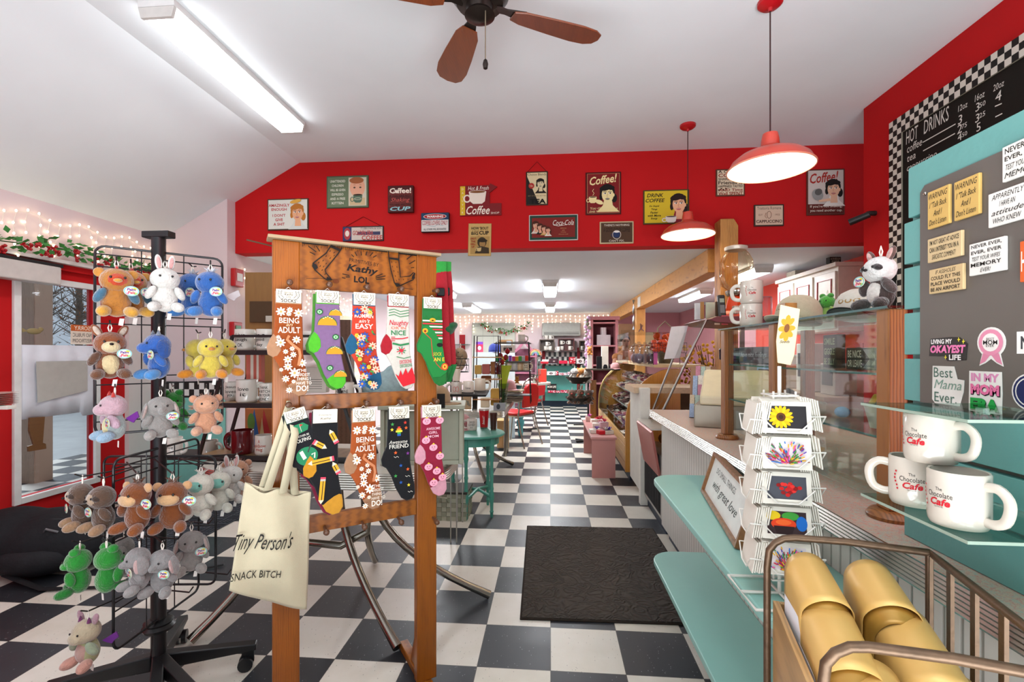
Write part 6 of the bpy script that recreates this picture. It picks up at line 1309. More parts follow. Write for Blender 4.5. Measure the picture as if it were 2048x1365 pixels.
bx('wood_plank_sign', 'brown plank sign behind the boxed gift', 'sign', 998, 680, 1025, 705.2, 7.4, .03, '#7a5a3a', paint=lambda p, w, h: (p.rect(-w * .4, h * .55, w * .1, h * .7, '#ddd4c0'), p.rect(w * .05, 0, w * .42, h * .9, '#8f959c')))
bx('candy_bag', 'purple and red candy bag standing at the back left of the gifts', 'bag', 952, 684, 966, 704.9, 7.3, .06, '#b8304a', paint=lambda p, w, h: (p.rect(-w / 2, h * .75, w / 2, h, '#6a3a9a'), p.ell(0, h * .4, w * .25, h * .2, '#d8c8d0')))
o, w, h = bx('tall_white_case', 'pale blue glazed case behind the gift table', 'cabinet', 948, 704.9, 1030, 800, 7.2, .4, '#a9bcc4'); o.location.z = 0.001; W_=w
obj('upper_case', MB().box(-w / 2, .0, h + .0005, w / 2, .4, 1.312), P('#b9c6c8', .4), o, sm=0)

# ---------------------------------------------------------------- far wall
def FW(u, v): return atY(u, v, YB)
a, b = FW(945, 830), FW(1030, 646)
t = thing('panel_door', 'pale grey boarded panel on the far wall under the garland', 'panel', ((a.x + b.x) / 2, YB - .001, 0)); w = b.x - a.x
obj('boards', MB().box(-w / 2, -.04, 0, w / 2, 0, b.z), P('#bdc0b4', .6, 0, .03), t, sm=0)
m = MB(); [m.box(-w / 2 + w * k / 4 - .006, -.046, .05, -w / 2 + w * k / 4 + .006, -.0401, b.z - .05) for k in range(5)]; m.box(-w / 2, -.055, b.z - .09, w / 2, -.0401, b.z); obj('battens', m, P('#a9ada2', .6), t, sm=0)
# pink gothic shelf
a, b = FW(1026, 812), FW(1074, 676); t = thing('pink_bookcase', 'pink bookcase with pointed curvy pediment on the far wall', 'bookcase', ((a.x + b.x) / 2, YB - .05, 0)); w = (b.x - a.x) / 2; PK = P('#a8687c', .5)
pd = [(-w, 1.3), (-w, 1.36), (-w * .7, 1.38), (-w * .45, 1.46), (-w * .1, 1.62), (0, 1.68), (w * .1, 1.62), (w * .45, 1.46), (w * .7, 1.38), (w, 1.36), (w, 1.3), (w * .7, 1.31), (w * .4, 1.38), (0, 1.54), (-w * .4, 1.38), (-w * .7, 1.31)]
obj('pediment', MB().prism(pd, -.26, -.2, 'xz'), PK, t, sm=0); obj('back_board', MB().box(-w, -.02, 0, w, 0, 1.4), P('#7a4a5c', .6), t, sm=0)
for s in (-1, 1): obj('side_panel', MB().box(s * w, -.25, 0, s * (w - .04), -.021, 1.35), PK, t, sm=0)
for z in (.4, .8, 1.2): obj('shelf', MB().box(-w + .041, -.25, z, w - .041, -.021, z + .03), PK, t, sm=0)
# teal slatwall bay with glass shelves and red boxes
a, b = FW(1076, 812), FW(1170, 690); w = b.x - a.x; cx = (a.x + b.x) / 2
t = thing('teal_display_bay', 'teal display bay with red uprights and a chequered band on the far wall', 'display unit', (cx, YB - .001, .13))
obj('teal_panel', MB().box(-w / 2, -.03, 0, w / 2, 0, .86), P('#56a096', .4, 0, .05), t, sm=0)
m = MB(); q = w / 18; [m.box(-w / 2 + q * i, -.031, .861 + q * 1.7 * j, -w / 2 + q * (i + 1), 0, .861 + q * 1.7 * (j + 1), P(['#161616', '#cfcac2'][(i + j) % 2], .4, 0, 0)) for i in range(18) for j in range(3)]; obj('chequered_band', m, None, t, sm=0)
for x in (-w * .38, w * .36): obj('upright', MB().box(x - .035, -.05, 0, x + .035, -.032, 1.3), P('#8a1a22', .5), t, sm=0)
def shelf_at(v, lb, u0=1078, u1=1168):
    p = atY(u0, v, YB - .3); p2 = atY(u1, v, YB - .3); o = obj('glass_shelf', MB().box(p.x, YB - .34, p.z - .01, p2.x, YB - .052, p.z), glass('#cfe6df', .8, .25), t, sm=0, world=True); return p.z
z1 = shelf_at(786, ''); z2 = shelf_at(751, ''); z3 = shelf_at(728, ''); z4 = shelf_at(702, '')
def onshelf(name, label, cat, u0, u1, z, h, col, d=.12, Y=YB - .3, paint=None, group=None):
    x0 = atY(u0, 706, Y).x; x1 = atY(u1, 706, Y).x; t = thing(name, label, cat, ((x0 + x1) / 2, Y, z + .0005), 0, group)
    obj('body', MB().box(-(x1 - x0) / 2, 0, 0, (x1 - x0) / 2, d, h), P(col, .5, 0, .12, 30), t, sm=0, bevel=.004)
    if paint: p = Paint(front(0), .0006); paint(p, (x1 - x0), h); p.build('printing', t)
    return t
def dots(c, n=9, s=.01):
    def f(p, w, h):
        rg = random.Random(int(w * 1000)); [p.ell(rg.uniform(-.45, .45) * w, rg.uniform(.1, .9) * h, s, s, c, 8) for _ in range(n)]
    return f
def win(p, w, h): p.ell(0, h * .5, w * .22, h * .28, '#2c2022'); p.ell(w * .02, h * .5, w * .12, h * .15, '#a88a8a')
for i, (u0, u1, z, h, c, pt, lb) in enumerate((
    (1081, 1097, z3, .05, '#b01c2c', None, 'flat red box under a white one, left of the upper far shelf'), (1084, 1097, z3 + .051, .05, '#d8d2cc', None, 'flat white box on the flat red one, upper far shelf'),
    (1098, 1117, z3, .12, '#3a1c24', win, 'dark truffle gift box on the upper far shelf'), (1118, 1135, z3 + .0, .075, '#c01c3c', None, 'long crimson box on the upper far shelf'),
    (1138, 1151, z3, .16, '#b81c2c', dots('#e8d8d8', 14), 'red spotted stack beside the windowed box, upper far shelf'), (1153, 1168, z3, .12, '#d8d0cc', win, 'white windowed box at the right of the upper far shelf'),
    (1094, 1110, z2, .09, '#ddd6d0', win, 'white windowed gift box at the left of the middle far shelf'), (1111, 1117, z2, .1, '#b01c2c', dots('#f0e0e0'), 'narrow red spotted box on the middle far shelf'),
    (1118, 1134, z2, .06, '#cfc4c8', dots('#b83a4a', 12), 'white box with pink ribbon bows on the middle far shelf'), (1135, 1151, z2, .08, '#c8b4bc', dots('#a83a5a', 12), 'lilac and white ribboned box on the middle far shelf'), (1152, 1164, z2, .11, '#b31c2c', win, 'red framed windowed box at the right of the middle far shelf'),
    (1096, 1112, z1, .05, '#b82440', dots('#e8c8d0', 12), 'pink patterned packets at the left of the lowest far shelf'), (1113, 1120, z1, .045, '#c01c3c', dots('#e8c8d0'), 'small crimson packet next on the lowest far shelf'), (1121, 1138, z1, .06, '#b02a44', dots('#e8c8d0', 12), 'dotted crimson box in the middle of the lowest far shelf'), (1139, 1155, z1, .03, '#d01c24', None, 'bright red flat box at the right of the lowest far shelf'))):
    onshelf('gift_box', lb, 'gift box', u0, u1, z, h, c, paint=pt)
t2 = onshelf('block_sign', 'black block sign with the white words MOM LIFE by the far chair', 'sign', 1094, 1113, z1 + .065, .14, '#1a1816', d=.04, Y=YB - .2, paint=lambda p, w, h: p.text('MOM LIFE', 0, h * .5, w * .9, h * .4, '#d8d2c4', bold=.02))
# crates with mugs
def crate(label, u0, u1, z, h, col):
    Y = YB - .34; x0 = atY(u0, 706, Y).x; x1 = atY(u1, 706, Y).x; w = (x1 - x0) / 2; t = thing('wooden_crate', label, 'crate', ((x0 + x1) / 2, Y + .02, z + .0005)); WD = wood(col, scale=(1, 5, 5), strength=.5)
    obj('shell', MB().box(-w, 0, 0, -w + .02, .2, h).box(w - .02, 0, 0, w, .2, h).box(-w + .02, 0, h - .02, w - .02, .2, h).box(-w + .02, 0, 0, w - .02, .2, .015).box(-w + .02, .185, .015, w - .02, .2, h - .02), WD, t, sm=0); return t
crate('rough brown crate of white mugs at the left of the top far shelf', 1079, 1109, z4, .27, '#4e3a28'); crate('dark red crate of white mugs at the middle of the top far shelf', 1116, 1149, z4, .29, '#5c2420'); crate('brown crate at the right end of the top far shelf', 1159, 1170, z4, .24, '#4e3a28')
for k, (u, dz, lb) in enumerate(((1091, .016, 'small white mug at lower left inside the rough brown crate'), (1101, .016, 'small white mug at lower right inside the rough brown crate'), (1094, .12, 'small white mug stacked on the others in the brown crate'),
    (1117, 0, 'white mug standing left of the dark red crate'), (1123, .15, 'white mug at upper left in front of the dark red crate'), (1139, .15, 'white mug at upper right of the dark red crate'), (1140, .016, 'white mug at lower right of the dark red crate'), (1124, .016, 'white patterned mug at lower left of the dark red crate'), (1163, .016, 'white mug inside the crate at the right end'),
    (1093, .272, 'pale mug on top of the rough brown crate, left'), (1101, .272, 'pale mug on top of the rough brown crate, right'))):
    p = atY(u, 706, YB - .28); q = mug(lb, (p.x, YB - .24 if dz else YB - .38, z4 + dz + .0005), .095, 0, side=-1 if k % 2 else 1)
# glass block above, lounge table turquoise leg
t = thing('turquoise_table', 'round table on a turned turquoise leg behind the near red chair', 'table', (-.32, 7.35, 0)); turned(t, -.14, 0, .815, P('#4fa8b0', .4), 3.0); obj('tabletop', MB().lathe([(0, .815), (.33, .815), (.33, .845), (0, .845)], 28), P('#b9b2a8', .5), t)
# dark feet under tables
for k, (u, v, lb) in enumerate(((1050, 862, 'black low stand foot on the floor behind the near chair'), (1172, 852, 'black folding stand foot on the floor by the pink bench'))):
    p = atZ(u, v, 0); t = thing('stand_base', lb, 'stand', (p.x, p.y, 0)); obj('feet', MB().tube([(-.22, -.03, .02), (.22, .03, .03)], .014, 6).tube([(-.1, .12, .02), (.1, -.12, .03)], .014, 6), BLKW, t)
# left shelves on the far wall
t = thing('wall_shelf_rack', 'glass wall shelf with red brackets at the far left beyond the socks', 'shelf', (FW(905, 700).x, YB - .001, 1.5)); obj('glass_shelf', MB().box(-.5, -.3, 0, .45, 0, .012), glass('#bfd0cc', .8, .3), t, sm=0)
for x in (-.3, .25): obj('bracket', MB().box(x - .07, -.02, -.5, x + .07, -.001, -.01).box(x - .07, -.02, .02, x + .07, -.001, .25), P('#9a1c24', .5), t, sm=0)
# pink glazed cabinet right of the bay
t = thing('pink_cabinet', 'tall dusky pink cabinet with open glazed front near the far right', 'cabinet', (1.03, 9.1, 0)); PK2 = P('#b87b80', .5); W_ = .26; H_ = 1.98
obj('side_panel', MB().box(-W_, 0, 0, -W_ + .05, .35, H_ - .05), PK2, t, sm=0); obj('side_panel', MB().box(W_ - .05, 0, 0, W_, .35, H_ - .05), PK2, t, sm=0)
obj('back_board', MB().box(-W_ + .05, .33, 0, W_ - .05, .35, H_ - .05), P('#6a3540', .6), t, sm=0); obj('cornice', MB().box(-W_ - .03, -.03, H_ - .049, W_ + .03, .36, H_ + .02), PK2, t, sm=0, bevel=.01)
for z in (.02, .7, 1.05, 1.42, 1.86): obj('shelf', MB().box(-W_ + .051, .0, z, W_ - .051, .329, z + .03), PK2, t, sm=0)
for z, lb in ((1.451, 'white boxed jar inside the tall pink cabinet'), (1.081, 'small teal figurine on a lower shelf of the pink cabinet')):
    o = thing('boxed_jar' if z > 1.4 else 'figurine', lb, 'ornament', (1.03, 9.2, z)); obj('body', MB().box(-.13, 0, 0, .13, .1, .2).lathe([(.06, .2), (.06, .34)], 14, (0, .05, 0)) if z > 1.4 else MB().ell((0, 0, .06), (.08, .05, .06)), P('#c4bcc0' if z > 1.4 else '#5a9a98', .3), o, sm=0)
t = thing('bead_garland', 'string of lilac baubles hanging down the left of the pink cabinet', 'garland', (.72, 9.05, .9)); m = MB(); rg = random.Random(2)
for i in range(44): m.ell((rg.uniform(-.05, .03), rg.uniform(-.03, .03), i * .025), rg.uniform(.02, .045), [P('#c8a0c4', .3), P('#b890b0', .4), P('#8a8a78', .5)][i % 3 if i > 24 else i % 2], nu=8, nv=6)
o = obj('baubles', m, None, t); o['kind'] = 'stuff'
# doorway and worker beyond
a, b = atY(1236, 812, YB - .02), atY(1290, 648, YB - .02); t = thing('door_2', 'tan panelled door in the far wall', 'door', ((a.x + b.x) / 2, YB - .001, 0)); t['kind'] = 'structure'; del t['category']; w = (b.x - a.x) / 2
obj('door_leaf', MB().box(-w, -.04, 0, w, 0, b.z), P('#b08a68', .6), t, sm=0); m = MB(); [m.box(x0 * w, -.045, z0, x1 * w, -.0401, z1) for x0, x1 in ((-.8, -.1), (.1, .8)) for z0, z1 in ((.2, .95), (1.1, b.z - .15))]; obj('raised_panel', m, P('#a27e5c', .6), t, sm=0, bevel=.003)
o, w, h = bx('teal_bookcase', 'narrow teal bookcase edge right of the pink cabinet', 'bookcase', 1216, 650, 1226, 833.5, 9.6, .3, '#2f7a84'); o, w, h = bx('cream_curtain', 'cream curtain hanging beside the teal bookcase', 'curtain', 1226, 650, 1238, 832.5, 9.7, .04, '#d8cbb2')
# ================================================================== the counter
XC, XT, ZT = .78, .70, .90
def bead():
    m, nt, b = newmat('white_beadboard'); b.inputs['Roughness'].default_value = .45; b.inputs['Base Color'].default_value = lin('#d5d4cc'); L = nt.links.new; N = nt.nodes.new
    tc = N('ShaderNodeTexCoord'); w = N('ShaderNodeTexWave'); w.bands_direction = 'Y'; w.inputs['Scale'].default_value = 7.5; L(tc.outputs['Object'], w.inputs['Vector'])
    cr = N('ShaderNodeValToRGB'); cr.color_ramp.elements[0].position = .0; cr.color_ramp.elements[0].color = (0, 0, 0, 1); cr.color_ramp.elements[1].position = .14; L(w.outputs['Fac'], cr.inputs[0])
    bp = N('ShaderNodeBump'); bp.inputs['Strength'].default_value = .9; bp.inputs['Distance'].default_value = .004; L(cr.outputs[0], bp.inputs['Height']); L(bp.outputs[0], b.inputs['Normal'])
    mx = N('ShaderNodeMix'); mx.data_type = 'RGBA'; mx.inputs[6].default_value = lin('#a9a89f'); mx.inputs[7].default_value = lin('#d5d4cc'); L(cr.outputs[0], mx.inputs[0]); L(mx.outputs[2], b.inputs['Base Color']); return m
def laminate():
    m, nt, b = newmat('speckled_laminate'); b.inputs['Roughness'].default_value = .55; b.inputs['Specular IOR Level'].default_value = .15; L = nt.links.new; N = nt.nodes.new
    tc = N('ShaderNodeTexCoord'); v = N('ShaderNodeTexVoronoi'); v.feature = 'DISTANCE_TO_EDGE'; v.inputs['Scale'].default_value = 130; n0 = N('ShaderNodeTexNoise'); n0.inputs['Scale'].default_value = 60; L(tc.outputs['Object'], n0.inputs['Vector'])
    ad = N('ShaderNodeMix'); ad.data_type = 'RGBA'; ad.inputs[0].default_value = .06; L(tc.outputs['Object'], ad.inputs[6]); L(n0.outputs['Color'], ad.inputs[7]); L(ad.outputs[2], v.inputs['Vector'])
    lt = N('ShaderNodeMath'); lt.operation = 'LESS_THAN'; lt.inputs[1].default_value = .09; L(v.outputs['Distance'], lt.inputs[0])
    n = N('ShaderNodeTexNoise'); n.inputs['Scale'].default_value = 90; L(tc.outputs['Object'], n.inputs['Vector'])
    cr = N('ShaderNodeValToRGB'); cr.color_ramp.elements[0].color = lin('#8aa6a6'); cr.color_ramp.elements[1].color = lin('#c0686a'); cr.color_ramp.elements[0].position = .42; cr.color_ramp.elements[1].position = .55; L(n.outputs['Fac'], cr.inputs[0])
    mx = N('ShaderNodeMix'); mx.data_type = 'RGBA'; mx.inputs[6].default_value = lin('#bba794'); m2 = N('ShaderNodeMath'); m2.operation = 'MULTIPLY'; m2.inputs[1].default_value = .6; L(lt.outputs[0], m2.inputs[0]); L(m2.outputs[0], mx.inputs[0]); L(cr.outputs[0], mx.inputs[7]); L(mx.outputs[2], b.inputs['Base Color']); return m
LAM = laminate()
ct = thing('service_counter', 'long white beadboard counter with speckled top and ribbed metal edge', 'counter', (XC, .25, 0)); Y0, Y1 = 0.0, 3.13
obj('beadboard_front', MB().box(0, Y0, .1, .03, Y1, .845), bead(), ct, sm=0)
obj('end_panel', MB().box(.031, Y1 - .03, .1, .55, Y1, .845), P('#d5d4cc', .5), ct, sm=0)
obj('kick_board', MB().box(.05, Y0, 0, .08, Y1, .099), P('#1f2838', .5), ct, sm=0)
obj('worktop', MB().box(XT - XC + .012, Y0, .846, .75, Y1 + .03, ZT), LAM, ct, sm=0)
m = MB()
for i in range(6): z = .852 + i * .0088; m.tube([(XT - XC + .008, Y0, z), (XT - XC + .008, Y1 + .035, z), (.3, Y1 + .035, z)], .0052, 6)
obj('ribbed_edge', m, chrome('#b4b2ac', .25), ct)
obj('back_panel', MB().box(.60, Y0, .1, .62, Y1 - .04, .845), P('#c9c6bd', .6), ct, sm=0)
# turquoise shelves
TQ = P('#8fc0b6', .35, 0, .05, 3, .12, 40)
def tshelf(label, z, y1, y0, x0):
    r = .12; pts = [(XC - .001, y0), (XC - .001, y1), (x0 + r, y1)] + [(x0 + r - r * math.sin(R(k * 15)), y1 - r + r * math.cos(R(k * 15))) for k in range(1, 7)] + [(x0 + r - r * math.cos(R(k * 15)), y0 + r - r * math.sin(R(k * 15))) for k in range(0, 7)]
    t = thing('counter_shelf', label, 'shelf', (XC - .001, y1, z - .025)); obj('board', MB().prism([(a - XC + .001, b - y1) for a, b in pts], 0, .025, 'xy'), TQ, t, sm=0, bevel=.004)
    for y in (-.25, y0 - y1 + .3): obj('bracket', MB().box(-.2, y, -.03, 0, y + .02, -.001).box(-.03, y, -.15, 0, y + .02, -.031), P('#c9c6bd', .5), t, sm=0)
    return t
tshelf('upper turquoise shelf with rounded corners on the counter front', .71, 2.35, 1.02, .482)
tshelf('lower turquoise shelf with rounded corners near the floor of the counter front', .30, 2.44, 1.3, .50)
# leaning framed sign
a = atZ(1424, 985, .711); b = atZ(1502, 1102, .711)
t = thing('framed_sign', 'long wood-framed white sign about doing small things leaning on the turquoise shelf', 'sign', (a.x, a.y, .711), math.atan2(b.y - a.y, b.x - a.x)); Lw = (b - a).length; Hh = .175
Tm = Matrix.Rotation(-.3, 4, 'X')
obj('panel', MB(Tm).box(.012, -.006, .012, Lw - .012, .0, Hh - .012), P('#d9dcd6', .6), t, sm=0)
obj('frame', MB(Tm).box(0, -.018, 0, Lw, .012, .012).box(0, -.018, Hh - .012, Lw, .012, Hh).box(0, -.018, .012, .012, .012, Hh - .012).box(Lw - .012, -.018, .012, Lw, .012, Hh - .012), wood('#8a5c34', scale=(1, 8, 8)), t, sm=0)
p_ = Paint(lambda x, z, o: Tm @ Vector((x, -.0062 - o, z))); p_.text('DO SMALL THINGS', Lw * .42, Hh * .7, Lw * .5, .022, '#5a5e5a'); p_.text('with great love', Lw * .5, Hh * .38, Lw * .62, .045, '#3a3e3c', shear=.5); p_.build('lettering', t)
t.location.x -= .03

# ------------------------------------------------------------------ greeting card spinner
sp = thing('card_spinner', 'white wire card spinner standing on the upper turquoise shelf', 'display stand', (.558, 1.20, .7105)); WW = P('#dedbd2', .35)
s0 = .06
m = MB(); m.tube([(-s0 * 1.5, -s0 * 1.4, .006), (s0 * 1.5, -s0 * 1.4, .006), (s0 * 1.5, s0 * 1.4, .006), (-s0 * 1.5, s0 * 1.4, .006)], .0035, 6, True); m.tube([(-s0 * 1.5, 0, .006), (s0 * 1.5, 0, .006)], .0035, 6); m.tube([(0, -s0 * 1.4, .006), (0, s0 * 1.4, .006)], .0035, 6)
obj('base_wire', m, WW, sp); obj('pole', MB().tube([(0, 0, .004), (0, 0, .56)], .0045, 8), WW, sp)
m = MB()
for z in (.05, .075, .105, .49): m.tube([(.042 * math.cos(a), .042 * math.sin(a), z) for a in [PI / 4 + PI / 2 * i for i in range(4)]], .0025, 5, True)
for a in (0, 1, 2, 3): x, y = .036 * math.cos(PI / 4 + a * PI / 2), .036 * math.sin(PI / 4 + a * PI / 2); m.tube([(x, y, .05), (x, y, .5)], .0025, 5)
obj('inner_cage', m, WW, sp)
pics = {}
def sunflower(p, w, h):
    p.rect(-w / 2, 0, w / 2, h, '#2c2a2c'); cx, cy = -w * .15, h * .5
    for k in range(16): a = k * PI / 8; p.ell(cx + w * .2 * math.cos(a), cy + w * .2 * math.sin(a), w * .13, w * .05, '#e8bc14' if k % 2 else '#dca80e', 8, a)
    p.ell(cx, cy, w * .12, w * .12, '#5a3416'); p.ell(cx, cy, w * .06, w * .06, '#3a2410')
def pencils(c):
    def f(p, w, h):
        p.rect(-w / 2, 0, w / 2, h, '#d8cfd0'); rg = random.Random(c)
        for k in range(150):
            a = rg.uniform(.1, PI - .1); r0 = rg.uniform(.05, 1.05) * h; L_ = .16 * h; x, y = r0 * math.cos(a) * .8, r0 * math.sin(a) * .95
            if abs(x) < w * .47 and y < h * .9: p.line([(x, y), (x + L_ * math.cos(a), min(h, y + L_ * math.sin(a)))], w * .03, ['#c8283a', '#3a8a3a', '#e0a81e', '#5a3a9a', '#8a4a2a', '#d84a8a', '#2a6ab0'][k % 7])
    return f
def berry(p, w, h):
    p.rect(-w / 2, 0, w / 2, h, '#4a4c54'); rg = random.Random(3)
    for k in range(22): p.ell(rg.gauss(.08 * w, w * .13), h * .5 + rg.gauss(0, h * .14), w * .06, h * .08, ['#c01c1c', '#d8302a', '#8a1414'][k % 3])
def cupcakes(p, w, h):
    p.rect(-w / 2, 0, w / 2, h, '#3a2a2c'); p.ell(-w * .35, h * .8, w * .2, h * .2, '#e0c01e'); p.ell(w * .1, h * .8, w * .22, h * .18, '#3f9a3a'); p.ell(w * .38, h * .5, w * .14, h * .32, '#1f6ac0'); p.ell(-w * .08, h * .45, w * .32, h * .26, '#d8401e'); p.ell(-w * .08, h * .52, w * .2, h * .12, '#e8642a'); p.poly([(-w * .34, h * .36), (w * .2, h * .36), (w * .12, 0), (-w * .26, 0)], '#2a1a1c')
def pink(p, w, h): p.rect(-w / 2, 0, w / 2, h, '#5a2a34'); p.ell(0, h * .5, w * .2, h * .35, '#d86a94'); p.ell(0, h * .5, w * .1, h * .2, '#b8406a')
def green(p, w, h): p.rect(-w / 2, 0, w / 2, h, '#3a4a30'); p.ell(0, h * .5, w * .2, h * .25, '#a8502a'); p.ell(-w * .2, h * .7, w * .15, h * .15, '#5a7a3a')
tz = [.405, .322, .240, .158, .075]
names = ['yellow sunflower', 'bright radiating pencils', 'red strawberries heap on grey', 'iced cupcakes', 'radiating coloured pencils']
arts = [sunflower, pencils(4), berry, cupcakes, pencils(9)]
tier = ['top', 'second', 'third', 'fourth', 'lowest']
TH = R(-9)
def cards(label, ang, z, art, n=7, fan=0.0):
    """a pocket on the spinner side that faces ang (0 = towards the camera)"""
    a = TH + ang; rr = .074 if abs(math.sin(ang)) > .5 else .06; c = Vector((sp.location.x + rr * math.sin(a), sp.location.y - rr * math.cos(a), sp.location.z + z))
    t = thing('greeting_cards', label, 'cards', c, a); w, h = .104, .074
    T = Matrix.Rotation(-.16, 4, 'X')
    m = MB()
    for k in range(n):
        Tk = T @ Matrix.Translation((fan * k * .006, .0 + k * .0045, .001 * (k % 3) + k * .0015)) @ Matrix.Rotation(fan * (k - 2) * .09, 4, 'Y'); q = MB(Tk).box(-w / 2, 0, 0, w / 2, .0028, h); m.v, m.f, m.mi = m.v + q.v, m.f + [tuple(i + len(m.v) for i in f) for f in q.f], m.mi + q.mi
    obj('card_stack', m, P('#e2ddd0', .6, 0, .03), t, sm=0)
    if art:
        pp = Paint(lambda x, zz, o: T @ Vector((x, -o, zz + .012)), .00008); art(pp, w * .8, h * .7); pp.build('photograph', t)
    obj('wire_pocket', MB().tube([(-w / 2 - .004, .03, .035), (-w / 2 - .003, -.004, .036), (-w * .22, -.005, .004), (w * .22, -.005, .004), (w / 2 + .003, -.004, .036), (w / 2 + .004, .03, .035)], .0018, 6), WW, t)
    return t
for i in range(5):
    cards('%s card pack of the spinner front, showing %s' % (tier[i], names[i]), 0, tz[i], arts[i])
    cards('%s pack of cream envelopes on the left side of the card spinner' % tier[i], -PI / 2, tz[i] - .006, None, 7, .07)
    cards('%s pack on the right side of the card spinner%s' % (tier[i], [', showing pink tulip', ' fanned edge-on', ' of upright cream envelopes', ', showing an orange and green photo', ' fanned low beside the counter edge'][i]), PI / 2 + .1, tz[i] + .004, [pink, None, None, green, None][i], 8, .4 if i in (1, 4) else .07)
    cards('%s pack of card backs on the far side of the card spinner' % tier[i], PI, tz[i], None, 7, .1)
t = thing('sunflower_bag', 'cream paper bag with a sunflower print hanging above the card spinner', 'bag', (sp.location.x + .0, sp.location.y - .01, 1.277), -.4); t.scale = (.7, .7, .85)
obj('paper_bag', MB(Matrix.Rotation(.16, 4, 'Y')).prism([(-.012, 0), (.028, 0), (.034, .03), (.03, .16), (-.03, .165), (-.026, .06)], -.006, .006, 'xz'), P('#d6c7a4', .8, 0, .06), t, sm=0, bevel=.002)
p_ = Paint(lambda x, z, o: (x + z * .16 - .0, -.0062 - o, z)); [p_.ell(-.0 + .012 * math.cos(k * .8), .10 + .024 * math.sin(k * .8), .014, .008, '#d8942a', 8, k * .8) for k in range(8)]; p_.ell(0, .10, .008, .012, '#7a4a26'); p_.text('Seeds', -.0, .062, .03, .008, '#4a4036', shear=.3); p_.build('printing', t)
t = thing('postcard', 'Cape Cod lighthouse postcard behind the card spinner on the counter', 'card', (.785, 1.62, .9005), YAW - .25)
a_ = obj('card', MB(Matrix.Rotation(-.12, 4, 'X')).box(-.04, 0, 0, .04, .002, .125), P('#c9dce0', .5), t, sm=0); p_ = Paint(lambda x, z, o: Matrix.Rotation(-.12, 4, 'X') @ Vector((x, -.0003 - o, z)))
p_.text('CAPE COD', 0, .108, .068, .013, '#1f3a5a', bold=.02); p_.ell(0, .085, .035, .01, '#dca42a'); p_.rect(-.038, .002, .038, .025, '#3a7a9a'); p_.rect(-.022, .02, -.012, .06, '#2a3238'); p_.ell(-.017, .063, .007, .006, '#2a3238'); p_.poly([(.006, .02), (.02, .02), (.013, .075)], '#5a6a72'); p_.ell(.02, .01, .025, .006, '#5a8a3a'); p_.build('printing', t)

# ------------------------------------------------------------------ iron basket with gold envelopes
bk = thing('iron_basket_stand', 'bronze iron basket stand with rounded rails at the lower right corner', 'basket', (.478, .715, 0), R(-14)); IR = P('#5f4a38', .45, .6, .18, 60, .2, 90); w2, d2, zr = .122, .168, .966
def arch(y, z=zr, lean=0): return [(-w2, y, .55)] + [(-w2, y, z - .06)] + [(-w2 + .045 - .045 * math.cos(R(k * 22.5)), y, z - .045 + .045 * math.sin(R(k * 22.5))) for k in range(1, 5)] + [(0, y, z + .003), (w2, y, z)]
obj('rail', MB().tube(arch(d2) + [(w2, d2 - .04, zr), (w2, -d2, zr)], .0062, 10), IR, bk)
obj('rail', MB().tube(arch(-d2), .0062, 10), IR, bk)
for x, y in ((-w2, d2), (-w2, -d2), (w2, d2), (w2, -d2)): obj('leg', MB().tube([(x, y, 0), (x, y, .56 if x < 0 else zr)], .006, 8), IR, bk)
for k in range(6): y = d2 - .002 - k * .062; obj('side_bar', MB().box(w2 - .003, y - .006, .60, w2 + .002, y + .006, zr - .004), IR, bk, sm=0)
obj('lower_rail', MB().tube([(-w2, -d2, .60), (w2, -d2, .60), (w2, d2, .60), (-w2, d2, .60)], .005, 8, True), IR, bk)
WB = wood('#b08a5a', scale=(6, 1, 6)); m = MB()
obj('wooden_tray', MB().box(-w2 + .008, -d2 + .008, .607, w2 - .008, d2 - .008, .615).box(-w2 + .008, -d2 + .008, .616, -w2 + .018, d2 - .008, .85).box(w2 - .018, -d2 + .008, .616, w2 - .008, d2 - .008, .70).box(-w2 + .019, d2 - .018, .616, w2 - .019, d2 - .008, .85).box(-w2 + .019, -d2 + .008, .616, w2 - .019, -d2 + .018, .74), WB, bk, sm=0)
GOLD = P('#cfa760', .38, .15, .05, 8, .15, 30); GOLDI = P('#a07a34', .4, .3, .1)
Mb = Matrix.Translation(bk.location) @ Matrix.Rotation(R(-14), 4, 'Z')
